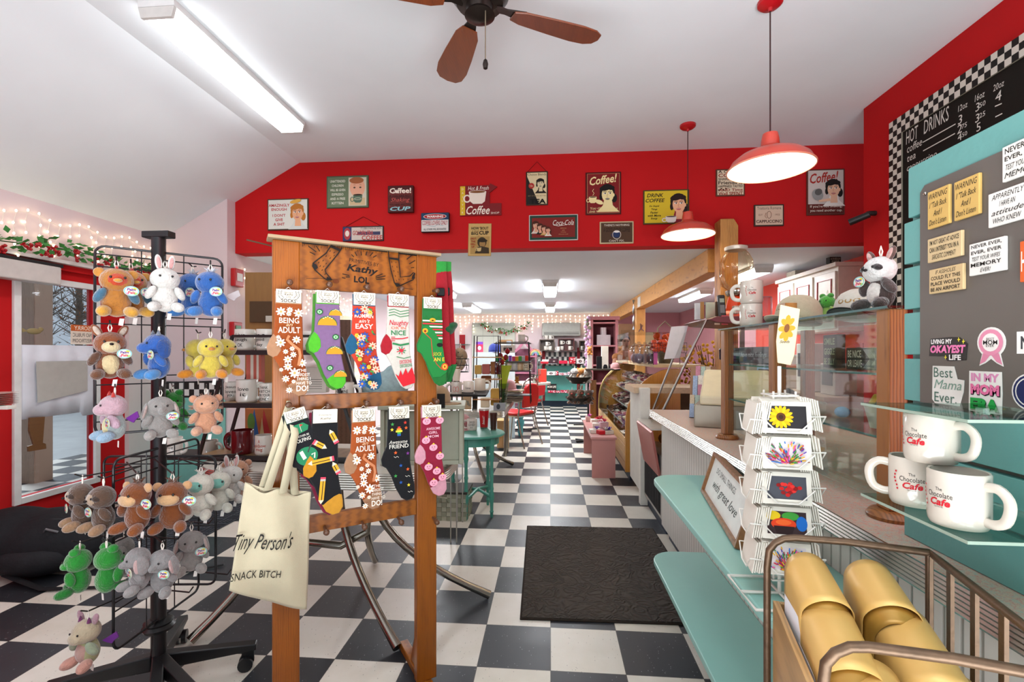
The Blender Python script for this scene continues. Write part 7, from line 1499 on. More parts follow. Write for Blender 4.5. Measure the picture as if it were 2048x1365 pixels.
def gold(label, x, y, z, h, L_, r, rot=0, tilt=.25, labelled=False):
    p = Mb @ Vector((x, y, z)); t = thing('gold_mailer', label, 'mailer', p, R(-14) + rot)
    def fn(a, b):
        # a: across the sheet, b: along the ridge from far (0) to near (1)
        s = a * 2 - 1; yy = L_ * (.5 - b); top = h - tilt * b * L_
        rr = r * (1 + .06 * b)
        if abs(s) < .62:
            an = s / .62 * PI / 2; return (rr * math.sin(an), yy - .02 * math.cos(an) * b, top - rr + rr * math.cos(an))
        dn = (abs(s) - .62) / .38; return (math.copysign(rr * (1 - .12 * dn), s), yy + .015 * dn, (top - rr) * (1 - dn) + .01 * dn)
    obj('outer_sheet', MB().sheet(fn, 32, 8), GOLD, t, sm=80, solid=.0012)
    def fi(a, b): q = fn(a, .96); return (q[0] * (.93 - .3 * b), q[1] + .004 - .012 * b, q[2] - .006 - .02 * b)
    obj('folded_inner_sheet', MB().sheet(fi, 24, 3), GOLDI, t, sm=80, solid=.001)
    if labelled:
        obj('white_label', MB().prism([(-L_ * .45, .05), (L_ * .42, .05), (L_ * .42, h - r - .04), (-L_ * .45, h - r - .04)], -r * 1.06, -r * 1.045, 'yz'), P('#dde0e4', .5), t, sm=0)
        pp = Paint(lambda a, b, o: (-r * 1.062 - o, -a, b)); [pp.rect(-L_ * .35, .07 + k * .03, L_ * .3, .074 + k * .03, '#4a4a8a') for k in range(5)]; pp.rect(-L_ * .42, .06, -L_ * .34, .11, '#4a9a3a'); pp.build('printing', t)
    return t
gold('gold folded mailer at the far left of the iron basket', -.062, .095, .6155, .335, .10, .034, .05, labelled=True)
gold('gold folded mailer in the middle of the left row, mouth half open', -.058, .0, .6155, .302, .12, .037, 0, labelled=True)
gold('gold folded mailer at the near left, its white label facing left', -.038, -.098, .6155, .268, .12, .04, -.05, labelled=True)
gold('gold folded mailer at the far right of the iron basket', .028, .10, .6155, .335, .09, .036, 0)
gold('gold folded mailer in the middle of the right row', .045, .012, .6155, .298, .12, .039, 0)
gold('gold folded mailer at the near right under the front rail', .062, -.085, .6155, .262, .12, .041, .05)

# ------------------------------------------------------------------ turquoise slat board with the magnet board
sb = thing('slat_board', 'tall turquoise slatted display board standing on the counter at the right edge', 'display board', (XC + .001, 1.11, ZT + .001), -PI / 2); SBm = P('#5f9893', .45, 0, .05, 5, .2, 60)
SL = 1.0; nz = 8; ph = .0995
for k in range(nz):
    z0 = k * ph; obj('slat', MB().box(0 if k < nz - 1 else .012, 0, z0, SL, .018, z0 + ph - .009 if k < nz - 1 else .805), SBm, sb, sm=0, bevel=.0015)
obj('backing', MB().box(.06, .0185, 0, SL, .03, .79), P('#8a8f88', .7), sb, sm=0); obj('end_batten', MB().box(0, .0185, 0, .05, .045, .79), SBm, sb, sm=0)
def sbl(u, v, X=XC): p = atX(u, v, X); return (1.11 - p.y, p.z - ZT)
gb = thing('magnet_board', 'grey metal board of magnets and stickers fixed on the turquoise slat board', 'magnet board', (XC, 1.11, ZT), -PI / 2)
g0 = sbl(1843, 375); g1 = sbl(1853, 806); obj('metal_sheet', MB().prism([(g0[0], g1[1]), (g0[0], g0[1] - .012), (g0[0] + .012, g0[1]), (.95, g0[1]), (.95, g1[1])], -.003, -.0002, 'xz'), P('#6d6862', .45, .5, .05, 5), gb, sm=0)
obj('screw', MB().ell((g0[0] + .015, -.004, g0[1] - .018), (.004, .003, .004)), CHR, gb)
def magnet(label, u0, u1, vt, vb, col, lines, ic='#2c2620', th=.006, rot=0, w=None):
    a = sbl(u0, vt, XC - .01); b = sbl(u0, vb, XC - .01); c = sbl(u1, vt, XC - .01); w = w or c[0] - a[0]; h = a[1] - b[1]; xc = a[0] + w / 2
    t = thing('magnet', label, 'magnet', (XC - .0031, 1.11 - xc, ZT + b[1]), -PI / 2); t.rotation_euler = (0, rot, -PI / 2)
    obj('plaque', MB().box(-w / 2, -th, 0, w / 2, 0, h), P(col, .6, 0, .05, 40), t, sm=0, bevel=.0012); p = Paint(front(-th)); n = len(lines)
    for i, l in enumerate(lines):
        l, fw, st = (l + (.86, 0))[:3] if isinstance(l, tuple) else (l, .86, 0); p.text(l, 0, h * (1 - (i + .5 + .15) / (n + .3)), w * fw, h / (n + .3) * .66, ic, shear=.35 * st, bold=0 if st else .015)
    p.build('lettering', t)
magnet('left one of the two tan WARNING magnets on the grey board', 1854, 1897, 386, 460, '#c4a05c', [('WARNING', .86), ('I "Talk Back', .8, 1), ('And I', .4, 1), ("Don't Listen", .8, 1)])
magnet('right one of the two tan WARNING magnets on the grey board', 1907, 1957, 366, 443, '#c4a05c', [('WARNING', .86), ('I "Talk Back', .8, 1), ('And I', .4, 1), ("Don't Listen", .8, 1)])
magnet('white magnet with curved attitude lettering on the grey board', 1975, 2056, 390, 457, '#d9d6cf', [('APPARENTLY', .8), ('I HAVE AN', .4), ('attitude', .8, 1), ('WHO KNEW', .7)])
magnet('white MEMORY magnet at the top right corner of the grey board', 2003, 2092, 296, 366, '#dad7cf', ['NEVER EVER', 'EVER, EVER', ('TEST YOUR WIFES', .8), ('MEMORY', .86)])
magnet('small tan magnet about advice on the grey board', 1854, 1922, 480, 527, '#c3ab82', ["I'M NOT GREAT AT ADVICE", 'CAN I INTEREST YOU IN A', ('SARCASTIC COMMENT?', .7)])
magnet('small tan AIRPORT magnet, lowest of the tan ones', 1857, 1925, 541, 589, '#c3a87c', [('IF ASSHOLES', .6), 'COULD FLY THIS', 'PLACE WOULD', 'BE AN AIRPORT'])
magnet('square white MEMORY magnet in the middle of the grey board', 1937, 2008, 490, 553, '#d8d5ce', ['NEVER EVER,', 'EVER, EVER', ('TEST YOUR WIFES', .8), 'MEMORY', ('EVER!', .3)])
magnet('orange magnet cut by the right picture edge', 2038, 2090, 484, 565, '#c85a2a', ['HELLO'], '#efe6d8')
def sticker(label, u0, v0, u1, v1, fn, bg='#e4e2da'):
    a = sbl(u0, v1, XC - .005); b = sbl(u1, v0, XC - .005); c = sbl(u0, v0, XC - .005); w = b[0] - a[0]; h = (c[1] - a[1]); t = thing('sticker', label, 'sticker', (XC - .0031, 1.11 - (a[0] + w / 2), ZT + a[1]), -PI / 2); fn(t, w, h)
def pl(t, pts, col, th=.0008): obj('backing', MB().prism(pts, -th, 0, 'xz'), P(col, .4), t, sm=0)
def st1(t, w, h):
    pl(t, [(-w * .5, h * .2), (-w * .46, h * .95), (w * .1, h), (w * .3, h * .98), (w * .5, h * .7), (w * .46, h * .05), (0, 0), (-w * .1, h * .2)], '#1c1a1a'); p = Paint(front(-.0008)); p.text('LIVING MY', -w * .16, h * .82, w * .56, h * .2, '#e9e4e0', bold=.03); p.text('OKAYEST', 0, h * .5, w * .92, h * .34, '#e07aa8', bold=.05, shear=.15); p.text('LIFE', w * .2, h * .16, w * .3, h * .22, '#e9e4e0', bold=.03)
    for x, y in ((.3, .88), (.42, .8), (-.02, .16)): p.line([(w * x - .003, h * y), (w * x + .003, h * y)], .0015, '#e8d83a'); p.line([(w * x, h * y - .004), (w * x, h * y + .004)], .0015, '#e8d83a')
    p.build('printing', t)
sticker('black and pink OKAYEST LIFE sticker on the grey board', 1857, 676, 1934, 722, st1)
def st2(t, w, h):
    pl(t, [(w * .5 * math.cos(a), h * .64 + w * .5 * math.sin(a)) for a in [R(-50 + 280 * k / 20) for k in range(21)]] + [(-w * .42, 0), (-w * .2, h * .08), (0, h * .2), (w * .2, h * .08), (w * .42, 0)], '#dfdcd6'); p = Paint(front(-.0008))
    p.poly([(-w * .28, h * .35), (-w * .4, h * .04), (-w * .2, h * .12), (-w * .02, h * .3)], '#cf7f98'); p.poly([(w * .28, h * .35), (w * .4, h * .04), (w * .2, h * .12), (w * .02, h * .3)], '#cf7f98'); p.ell(0, h * .64, w * .43, w * .43, '#d4869e'); p.ell(0, h * .64, w * .3, w * .3, '#e3dcd6'); p.text('BEST', 0, h * .73, w * .28, h * .07, '#3a2a2c'); p.text('MOM', 0, h * .64, w * .5, h * .12, '#2c2224', bold=.01); p.text('EVER', 0, h * .55, w * .28, h * .07, '#3a2a2c'); p.build('printing', t)
sticker('pink rosette BEST MOM EVER sticker on the grey board', 1953, 660, 2010, 732, st2)
def st3(t, w, h):
    pl(t, [(-w * .5, h * .1), (-w * .48, h), (w * .2, h), (w * .3, h * .68), (w * .5, h * .66), (w * .48, h * .36), (w * .36, 0), (-w * .4, 0)], '#dddbd4'); p = Paint(front(-.0008)); p.text('Best', -w * .14, h * .83, w * .6, h * .26, '#4a6a5c'); p.text('Mama', 0, h * .52, w * .86, h * .24, '#7a9a8a', shear=.3); p.text('Ever.', -w * .06, h * .18, w * .7, h * .26, '#4a6a5c'); p.build('printing', t)
sticker('white and green Best Mama Ever sticker at the lower left of the grey board', 1863, 732, 1927, 806, st3)
def st4(t, w, h):
    pl(t, [(-w * .5, h * .02), (-w * .48, h), (w * .48, h), (w * .5, h * .5), (w * .48, h * .02), (0, -.001)], '#e2dfd9'); p = Paint(front(-.0008)); p.text('IN MY', 0, h * .85, w * .84, h * .2, '#d48ab0', bold=.05); p.text('MOM', .001, h * .54, w * .88, h * .27, '#20181c', bold=.06); p.text('MOM', 0, h * .56, w * .86, h * .26, '#e0709c', bold=.06); p.text('ERA', .001, h * .18, w * .88, h * .3, '#142a18', bold=.07); p.text('ERA', 0, h * .2, w * .86, h * .29, '#1f9a44', bold=.06); p.build('printing', t)
sticker('pink and green IN MY MOM ERA sticker on the grey board', 1936, 742, 2003, 822, st4)
def st5(t, w, h): pl(t, [(w * .5 * math.cos(a), h * .5 + w * .5 * math.sin(a)) for a in [2 * PI * k / 28 for k in range(28)]], '#dedbd6'); p = Paint(front(-.0008)); p.ell(0, h * .5, w * .46, w * .46, '#1c2450'); p.ring(0, h * .5, w * .38, w * .38, .002, '#d9d6d0'); p.poly([(-w * .1, h * .2), (w * .1, h * .2), (w * .06, h * .7), (-w * .06, h * .7)], '#dcd9d2'); p.build('printing', t)
sticker('round navy blue sticker cut by the right picture edge', 2022, 726, 2098, 838, st5)
def st6(t, w, h): pl(t, [(-w / 2, 0), (-w / 2, h), (w / 2, h), (w / 2, 0)], '#e2e0da'); p = Paint(front(-.0008)); p.text('NO', 0, h * .5, w * .7, h * .6, '#3a3a3c', bold=.03); p.build('printing', t)
sticker('white sticker cut by the picture edge beside the pink rosette', 2032, 664, 2090, 708, st6)
# glass shelves and mugs
for k, (z, lb) in enumerate(((1.205, 'upper glass shelf hooked on the turquoise slat board'), (1.036, 'lower glass shelf on the slat board carrying the three cafe mugs'))):
    t = thing('glass_shelf', lb, 'shelf', (XC - .0035, .93, z)); obj('pane', MB().box(-.197, -.225, 0, 0, 0, .0055), glass('#dcebe6', 1.1, .10), t, sm=0)
    obj('pane_edge', MB().box(-.1985, -.2265, .0005, -.1972, .0, .005).box(-.1971, -.2265, .0005, 0, -.2252, .005), P('#8f9f90', .2), t, sm=0)
    for y in (-.19, -.03): obj('shelf_clip', MB().box(-.012, y, -.012, 0, y + .015, -.0005), P('#c9d2cc', .3), t, sm=0)
def cafe(p, r, h):
    p.text('The', .0, h * .68, .009, .005, '#2a2626'); p.text('Chocolate', .0, h * .58, .034, .008, '#2a2626'); p.text('Cafe', .001, h * .45, .027, .011, '#b01c28', bold=.03, shear=.2); p.text('Cape Cod, MA', .0, h * .36, .012, .0025, '#2a2626')
    for k in range(6): p.ell(-.022 + .002 * math.cos(k), h * (.36 + .07 * k), .0016, .0018, '#b01c28', 8)
zs = 1.0417
mug('white mug with red and black logo, leftmost on the lower glass shelf, handle left', (.628, .868, zs), .083, R(-42), logo=cafe, side=-1, r=.036)
mug('white logo mug at the right of the lower glass shelf, handle right', (.618, .768, zs), .083, R(-75), logo=cafe, side=1, r=.037)
mug('white logo mug stacked on top of the other two under the glass shelf', (.622, .825, zs + .0835), .078, R(-72), logo=cafe, side=1, r=.036)

# ------------------------------------------------------------------ glass display case on the counter
gc = thing('glass_display_case', 'oak-posted glass display case along the counter', 'display case', (.83, 1.22, ZT + .0005)); OAK = wood('#8e5a2c', '#5a3216', (6, 6, 1), .4); zc = .515; LY = 1.07; DX = .36
for x, y in ((0, 0), (0, .58), (0, LY), (DX, 0), (DX, LY)):
    obj('post', MB().box(x - .022, y - .022, .022, x + .022, y + .022, zc - .007 - (.001 if y else 0)), OAK, gc, sm=0, bevel=.003)
    if x == 0: obj('foot', MB().lathe([(.05, 0), (.052, .008), (.045, .018), (.038, .0215)], 24, (x, y, 0)), OAK, gc)
GL = glass('#f4faf8', .7, .03)
obj('glass_top', MB().box(-.03, -.03, zc - .006, DX + .03, LY + .03, zc), glass('#dfeee8', 1.0, .1), gc, sm=0); obj('glass_edge', MB().box(-.0315, -.03, zc - .006, -.0301, LY + .03, zc), P('#2f5a5a', .15), gc, sm=0)
obj('front_pane', MB().box(-.004, .023, .03, -.001, .557, zc - .008).box(-.004, .603, .03, -.001, LY - .023, zc - .008), GL, gc, sm=0)
for z in (.345, .185):
    obj('glass_shelf', MB().box(.002, .023, z, DX - .03, LY - .023, z + .006), glass('#dfeee8', 1.0, .1), gc, sm=0); obj('glass_edge', MB().box(.0005, .023, z, .0018, LY - .023, z + .006), P('#2f6a66', .15), gc, sm=0)
def cased(name, label, cat, u0, v0, u1, v1, X, zb, th, col, paint=None, lean=0):
    a = atX(u0, v1, X); b = atX(u1, v0, X); c = atX(u0, v0, X); w = a.y - b.y; h = c.z - a.z; t = thing(name, label, cat, (X, (a.y + b.y) / 2, zb), -PI / 2)
    obj('block', MB().box(-w / 2, 0, 0, w / 2, th, h), P(col, .5, 0, .06), t, sm=0, bevel=.002)
    if paint: p = Paint(front(0)); paint(p, w, h); p.build('lettering', t)
    return t
z1 = ZT + .0005 + .3515
def benice(p, w, h):
    p.text('BE NICE', -w * .22, h * .72, w * .44, h * .34, '#cfc9b4', bold=.02); p.text('OR LEAVE', -w * .21, h * .28, w * .47, h * .34, '#cfc9b4', bold=.02)
    for k in range(9): x = w * (.08 + .045 * k); p.line([(x, h * .08), (min(w * .47, x + .03), h * .5)], .0025, '#8a948e'); p.line([(min(w * .47, x + .03), h * .5), (x, h * .92)], .0025, '#8a948e')
cased('block_sign', 'black BE NICE OR LEAVE block sign in the glass case', 'sign', 1692, 696, 1756, 738, .93, z1, .03, '#1f2422', benice)
def smile(p, w, h):
    for i, s_ in enumerate(('SMILE', 'GIGGLE', 'BE SILLY')): p.text(s_, 0, h * (.8 - .3 * i), w * .8, h * .2, '#a9b08c', bold=.02)
cased('block_sign', 'black SMILE GIGGLE BE SILLY block sign in the glass case', 'sign', 1646, 672, 1672, 737, .93, z1, .03, '#1f2420', smile)
cased('block_sign', 'dark block sign of pale script at the far end of the glass case', 'sign', 1478, 696, 1538, 727, .95, z1, .03, '#20303a', lambda p, w, h: p.text('have nice feelings', 0, h * .5, w * .86, h * .4, '#b9c4c8', shear=.3))
z0 = ZT + .0005 + .1915
for i, (x, y, s, c, lb) in enumerate(((.98, 2.05, .04, '#3a3f3a', 'dark knitted bundle low in the far part of the glass case'), (.95, 1.62, .022, '#5a9ad0', 'blue yarn ball in the glass case'), (1.0, 1.45, .06, '#4a3a2c', 'brown wicker bowl in the glass case under the signs'), (1.02, 1.34, .05, '#8a1c30', 'crimson cloth bundle beside the wicker bowl'))):
    t = thing('soft_ware', lb, 'wares', (x, y, z0)); obj('body', MB().ell((0, 0, s * .8), (s, s, s * .8)), P(c, .8, 0, .2, 60, .6, 80), t)
t = thing('wrapped_basket', 'white cellophane wrapped basket with yellow ribbon in the glass case', 'gift', (.93, 1.40, z0)); obj('basket', MB().lathe([(.03, 0), (.045, .06)], 16), P('#bdb4a4', .7), t); obj('ribbon', MB().tube([(-.03, 0, .07), (0, .03, .09), (.05, .02, .075), (.08, -.01, .05)], .008, 6, flat=.4), P('#d8a02a', .4), t)
t = thing('sign_stack', 'stack of white framed blocks lying on the counter in the glass case', 'blocks', (1.0, 1.35, ZT + .001), .4)
for i in range(4): obj('block', MB().box(-.06, -.04, .028 * i, .06, .04, .028 * i + .024), P(['#d8d0c6', '#c8564a', '#d8d0c6', '#cfc6bc'][i], .6), t, sm=0)
# ---- things on the case top
zt = ZT + .0005 + zc + .0008
def ontop(u, X): r = ray(u, 640); p = Vector((0, 0, CAMZ)) + r * (X / r.x); return (p.x, p.y, zt)
mug('lower of two stacked white mugs with red logo on the glass case top', ontop(1502, .87), .098, R(-20), side=-1, logo=cafe, r=.045)
q = ontop(1503, .87); mug('upper of two stacked white mugs with red logo on the glass case top', (q[0], q[1], zt + .0985), .098, R(-20), side=-1, logo=cafe, r=.045)
q = ontop(1595, .93); cap_hat('cream cap with striped lettering on the glass case top', q, '#cfc3a4', rz=R(-65), sc=.82, txt='LOVE IS', ic='#7a6a4a', lift=.16)
q = ontop(1715, .99); cap_hat('white cap with a black brim and bronze wreath on the glass case top', q, '#dcd6c8', '#1a1816', rz=R(-55), sc=.72, txt='ooo', ic='#9a7a4a', lift=.2)
q = ontop(1655, 1.02); plush('toy_frog', 'green frog soft toy between the two caps on the glass case', q, .105, R(-60), dict(body='#9abf5a', head='#4aa834', ears=('bump', '#3f9a34', None), feet='#1f9a2c', tag=0, care=0))
q = ontop(1762, .87); plush('toy_raccoon', 'grey and white masked soft toy on the near end of the case', (q[0], q[1], zt), .15, R(-80), dict(KINDS['raccoon'], care=0, tagpos=(-.22, .52, -.22)))
t = thing('yellow_cup', 'cream bowl with yellow rim behind the masked soft toy', 'bowl', (1.02, 1.30, zt)); obj('bowl', MB().lathe([(.03, 0), (.05, .03), (.055, .1), (.052, .1), (.02, .01)], 20), china('#e0d8b8'), t)
t = thing('wood_block', 'upright bare wooden block on the glass case beside the cream cap', 'block', (q[0] + .03, 1.72, zt)); t.location.x = .83; obj('block', MB().box(-.02, -.02, 0, .02, .02, .06), wood('#a87238'), t, sm=0, bevel=.002)
t = thing('clear_tube', 'clear acrylic tube behind the stacked mugs', 'jar', ontop(1532, .95)); obj('tube', MB().lathe([(.025, 0), (.025, .13), (.02, .135)], 20), glass('#e8e8ee', 1.2, .2), t); obj('base', MB().lathe([(.0, .0), (.02, .0), (.02, .004), (0, .004)], 16), P('#2a2a2c', .5), t)

# ------------------------------------------------------------------ deli case with slanted glass, register, leaflets
dl = thing('deli_case', 'glass sneeze-guard case with slanted chrome rods between counter and oak candy case', 'display case', (.80, 3.44, 0)); STL = chrome('#8d8a84', .3)
a = atY(1365, 668, 3.75); topx0 = .95
obj('white_column', MB().box(-.03, .66, .001, .05, .74, 1.0), P('#d6d5cc', .5), dl, sm=0)
obj('steel_body', MB().box(.0, .02, .1, .6, .65, .55), P('#a3a19a', .4, .4), dl, sm=0)
obj('rose_panel', MB().prism([(-.07, .72), (-.055, .735), (.0, .42), (-.012, .40)], .06, .63, 'xz'), P('#a8645c', .3, .3), dl, sm=0)
obj('tray_ledge', MB().box(-.065, .06, .738, .3, .63, .745), P('#c6c2ba', .3, .4), dl, sm=0)
m = MB(); [m.box(-.004, .08 + k * .022, .13, -.001, .092 + k * .022, .39) for k in range(25)]; m.box(-.0008, .06, .12, 0, .63, .4, P('#1a1a1c', .6)); obj('vent_grille', m, P('#8a8a86', .4, .5), dl, sm=0)
obj('kick_board', MB().box(.03, .02, 0, .06, .74, .099), P('#1f2838', .5), dl, sm=0)
obj('oak_counter_end', MB().box(-.07, .75, .95, .55, 1.25, 1.0), P('#c3ab8e', .5, 0, .1, 60), dl, sm=0)
obj('white_end_panel', MB().box(-.02, .76, .1, .02, 1.25, .949), P('#cfcec5', .5), dl, sm=0)
for yy, (ub, vb), (ut, vt) in ((.62, (1289, 862), (1366, 668)), (.03, (1327, 820), (1413, 640))):
    Yy = 3.44 + yy; A = atY(ub, vb, Yy); B = atY(ut, vt, Yy); obj('chrome_rod', MB().tube([A, B], .0085, 10), STL, dl, world=True)
A0, A1 = atY(1289, 862, 4.06), atY(1366, 668, 4.06); B0, B1 = atY(1327, 820, 3.47), atY(1413, 640, 3.47)
obj('slanted_glass', MB().add([A0, B0, B1, A1], [(0, 1, 2, 3)]), glass('#eef4f2', 1.0, .08), dl, sm=0, world=True)
zt2 = B1.z; obj('maroon_top', MB().prism([(B1.x - .80, zt2), (B1.x - .80 + .06, zt2 + .022), (B1.x - .80 + .5, zt2 + .022), (B1.x - .80 + .5, zt2 - .05), (B1.x - .80 + .06, zt2 - .02)], .0, .64, 'xz'), P('#5a2a30', .35), dl, sm=0, bevel=.004)
for x, y in ((B1.x - .80 + .46, .03), (B1.x - .80 + .46, .6)): obj('rear_post', MB().box(x, y, .551, x + .03, y + .03, zt2 - .051), STL, dl, sm=0)
obj('drapery', MB().ell((.25, .35, .62), (.2, .22, .07)), P('#c87a3a', .8, 0, .2, 60, .6, 80), dl)
zs2 = zt2 + .0225
for lb, u0, v0, u1, v1, c in (('cream price note on the maroon shelf edge', 1429, 633, 1440, 650, '#d8c4a8'), ('pink price note on the maroon shelf edge', 1443, 631, 1456, 650, '#c8606c')):
    t, w, h = bx('price_note', lb, 'note', u0, v0, u1, v1, 3.40, .002, c, paint=lambda p, w, h: [p.rect(-w * .3, h * (.2 + .2 * k), w * .3, h * (.26 + .2 * k), '#8a4a4a') for k in range(4)])
def sy(u, Y, z): p = atY(u, 706, Y); return (p.x, Y, z)
t = thing('gumball_machine', 'glass jar candy machine with orange red base on the maroon shelf', 'candy machine', sy(1472, 3.62, zs2))
obj('base', MB().lathe([(.14, 0), (.135, .02), (.09, .05), (.06, .15), (.05, .16)], 6, a0=.3), P('#d0431c', .3), t, sm=0); obj('collar', MB().lathe([(.06, .161), (.07, .17), (.075, .2), (.06, .205)], 24), CHR, t)
obj('jar', MB().lathe([(.06, .206), (.1, .24), (.115, .3), (.115, .42), (.09, .47), (.065, .5)], 28, cap=False), glass('#f2ead8', 1.2, .1), t); obj('lid', MB().lathe([(.075, .5), (.08, .51), (.08, .525), (.05, .535), (0, .54)], 24), P('#c9c2b4', .35, .3), t)
obj('chute', MB().box(-.06, -.13, .02, .0, -.08, .08), P('#b8b2a4', .3, .6), t, sm=0, bevel=.006)
t = thing('desk_phone', 'black cordless telephone leaning by the candy machine', 'telephone', sy(1445, 3.55, zs2)); T = Matrix.Rotation(-.2, 4, 'X'); obj('handset', MB(T).box(-.026, -.012, 0, .026, .018, .17), P('#17171a', .4), t, sm=0, bevel=.01); obj('screen', MB(T).box(-.016, -.0135, .11, .016, -.0121, .14), P('#8a9a88', .3), t, sm=0); obj('keypad', MB(T).box(-.016, -.0135, .03, .016, -.0121, .09), P('#6a6a6c', .5), t, sm=0)
for lb, u, c, h, w, Y in (('brown upright card holder beside the telephone', 1435, '#4a3322', .12, .03, 3.6), ('pale green receipt cards behind the phone on the maroon shelf', 1421, '#b8c4ae', .13, .07, 3.75), ('white and blue leaflet standing at the left of the maroon shelf', 1396, '#d0d4d6', .13, .05, 3.8), ('narrow brown frame standing on the maroon shelf', 1404, '#9a7444', .13, .025, 3.7)):
    t = thing('card_holder', lb, 'stand', sy(u, Y, zs2)); obj('body', MB().box(-w / 2, -.01, 0, w / 2, .01, h), P(c, .6), t, sm=0, bevel=.002)
t = thing('white_notice', 'sheet of white paper fixed on the slanted glass rod', 'paper', atY(1352, 690, 4.02), YAW)
obj('sheet', MB().prism([(-.1, -.12), (.03, -.11), (.1, .16), (-.04, .15)], -.002, .0, 'xz'), P('#d6d4d6', .8), t, sm=0)
# leaflet rack
t = thing('leaflet_rack', 'stepped rack of small pastel leaflets on the counter by the oak post', 'leaflets', (.93, 2.98, ZT + .001), R(-22)); T = Matrix.Rotation(-.28, 4, 'X'); cc = ['#b8a890', '#8f9fb8', '#c89a90', '#9fb0a4', '#cfc8ba', '#b0788a', '#a8b8c8', '#d0b8a0']
obj('rack_back', MB(T).box(-.075, .005, 0, .075, .012, .33), P('#8a6a52', .7), t, sm=0)
rg = random.Random(6)
for r_ in range(5):
    for c_ in range(5 - (r_ // 2)):
        x = -.072 + c_ * .03 + .014 * (r_ // 2); z = .062 * r_; l = obj('leaflet', MB(T).box(x, -.02 + .005 * r_, z, x + .027, .004, z + .075 + rg.uniform(0, .012)), P(rg.choice(cc), .6, 0, .25, 160), t, sm=0)
# register
t = thing('cash_register', 'cream cash register with a dark customer display on the counter', 'cash register', (1.03, 2.72, ZT + .001), R(-22)); CR = P('#c6bd9c', .45)
obj('cash_drawer', MB().box(-.2, -.18, 0, .2, .2, .12), P('#8f8878', .4, .2), t, sm=0, bevel=.006); obj('keyboard_body', MB().prism([(-.18, .121), (.2, .121), (.2, .3), (.1, .3), (-.18, .17)], -.17, .17, 'yz'), CR, t, sm=0, bevel=.01)
obj('display', MB().box(-.09, .1, .36, .09, .16, .43), P('#14161c', .2), t, sm=0, bevel=.01); obj('display_stalk', MB().lathe([(.02, .3), (.02, .36)], 12, (0, .13, 0)), P('#2a2a2c', .5), t)

# ------------------------------------------------------------------ oak candy case
cy0 = 4.86; q = lambda u, v: (lambda p: (p.x, p.z))(atY(u, v, cy0))
cc_ = thing('candy_case', 'curved glass candy case with oak ends and brass trim', 'display case', (.76, cy0, 0)); OK2 = wood('#c48a3a', '#94601f', (7, 7, 1), .3); X0 = .76
curve = [q(1251, 850), q(1252, 832), q(1257, 810), q(1264, 793), q(1274, 777), q(1288, 763), q(1304, 751), q(1322, 742), q(1337, 738)]
end = [(X0 + .5, .09), (X0, .09)] + curve + [(curve[-1][0] + .12, curve[-1][1]), (curve[-1][0] + .12, .09)]
end = [(a - X0, b) for a, b in end[1:]]
obj('oak_end', MB().prism(end, 0, .035, 'xz'), OK2, cc_, sm=0, bevel=.004); Le = 2.65
obj('oak_end', MB().prism(end, Le, Le + .035, 'xz'), OK2, cc_, sm=0, bevel=.004)
cv = [(a - X0 + .006, b - .006) for a, b in curve]; cv0 = [(.004, .42)] + cv
m = MB().sheet(lambda a, b: (lambda i, f: (cv0[i][0] + (cv0[min(i + 1, len(cv0) - 1)][0] - cv0[i][0]) * f, .036 + b * (Le - .037), cv0[i][1] + (cv0[min(i + 1, len(cv0) - 1)][1] - cv0[i][1]) * f))(min(int(a * (len(cv0) - 1) + 1e-9), len(cv0) - 1), (a * (len(cv0) - 1)) % 1 if a < 1 else 0), 18, 1)
obj('curved_glass', m, glass('#eef4f2', 1.3, .1), cc_, sm=80)
obj('brass_trim', MB().tube([(a, Le - .02, b) for a, b in cv0], .014, 8), P('#a8925a', .3, .7), cc_)
m = MB(); [m.box(.0, .036, .1 + .085 * k, .02, Le - .001, .18 + .085 * k) for k in range(4)]; obj('oak_front', m, wood('#c0945a', '#a0783e', (7, 1, 7), .4), cc_, sm=0, bevel=.004)
obj('kick_board', MB().box(.05, .04, 0, .08, Le, .088), P('#1a2230', .5), cc_, sm=0)
obj('top_shelf', MB().box(curve[-1][0] - X0 - .15, -.02, curve[-1][1] + .012, curve[-1][0] - X0 + .35, Le + .05, curve[-1][1] + .04), P('#c8b088', .5, 0, .06), cc_, sm=0, bevel=.003)
TRC = P('#9aa6a4', .3, .4); rg = random.Random(9)
CH_ = [P(c, .45) for c in ('#3a1f16', '#5a3220', '#2c1814', '#c9a8a0', '#8a2c3a', '#c8b49a', '#7a4a6a', '#b8606a', '#d8cabc')]
for k, (x, z, d) in enumerate(((.12, .44, .4), (.2, .62, .34), (.27, .80, .28), (.36, .95, .2))):
    T = Matrix.Translation((x, 0, z)) @ Matrix.Rotation(-.25, 4, 'Y'); obj('tray', MB(T).box(0, .05, -.012, d, Le - .03, 0), TRC, cc_, sm=0); m = MB(T)
    for i in range(int(Le / .055) - 1):
        for j in range(int(d / .05)):
            m.box(.01 + j * .05, .06 + i * .055, .001, .01 + j * .05 + .036, .06 + i * .055 + .042, .018 + rg.random() * .02, CH_[(i // 4 + j // 2 + k * 3 + (rg.random() < .15)) % 9])
    o = obj('chocolates', m, None, cc_, sm=0); o['kind'] = 'stuff'
obj('lilac_ribbons', MB().tube([(.12 + .05 * math.sin(i * 1.3), .3 + i * .02, .5 + .05 * math.cos(i * 1.9)) for i in range(26)], .016, 6, flat=.3), P('#a888b8', .4), cc_)
t = thing('oak_base_cabinet', 'dark bottom skirting under the candy case front', 'cabinet', (1.35, 5.2, 0)); obj('body', MB().box(.05, 0, .001, .3, 2.2, .9), P('#5a4a3c', .6), t, sm=0)
zj = curve[-1][1] + .0405
def onj(u, Y, dz=0): p = atY(u, 706, Y); return (p.x, Y, zj + dz)
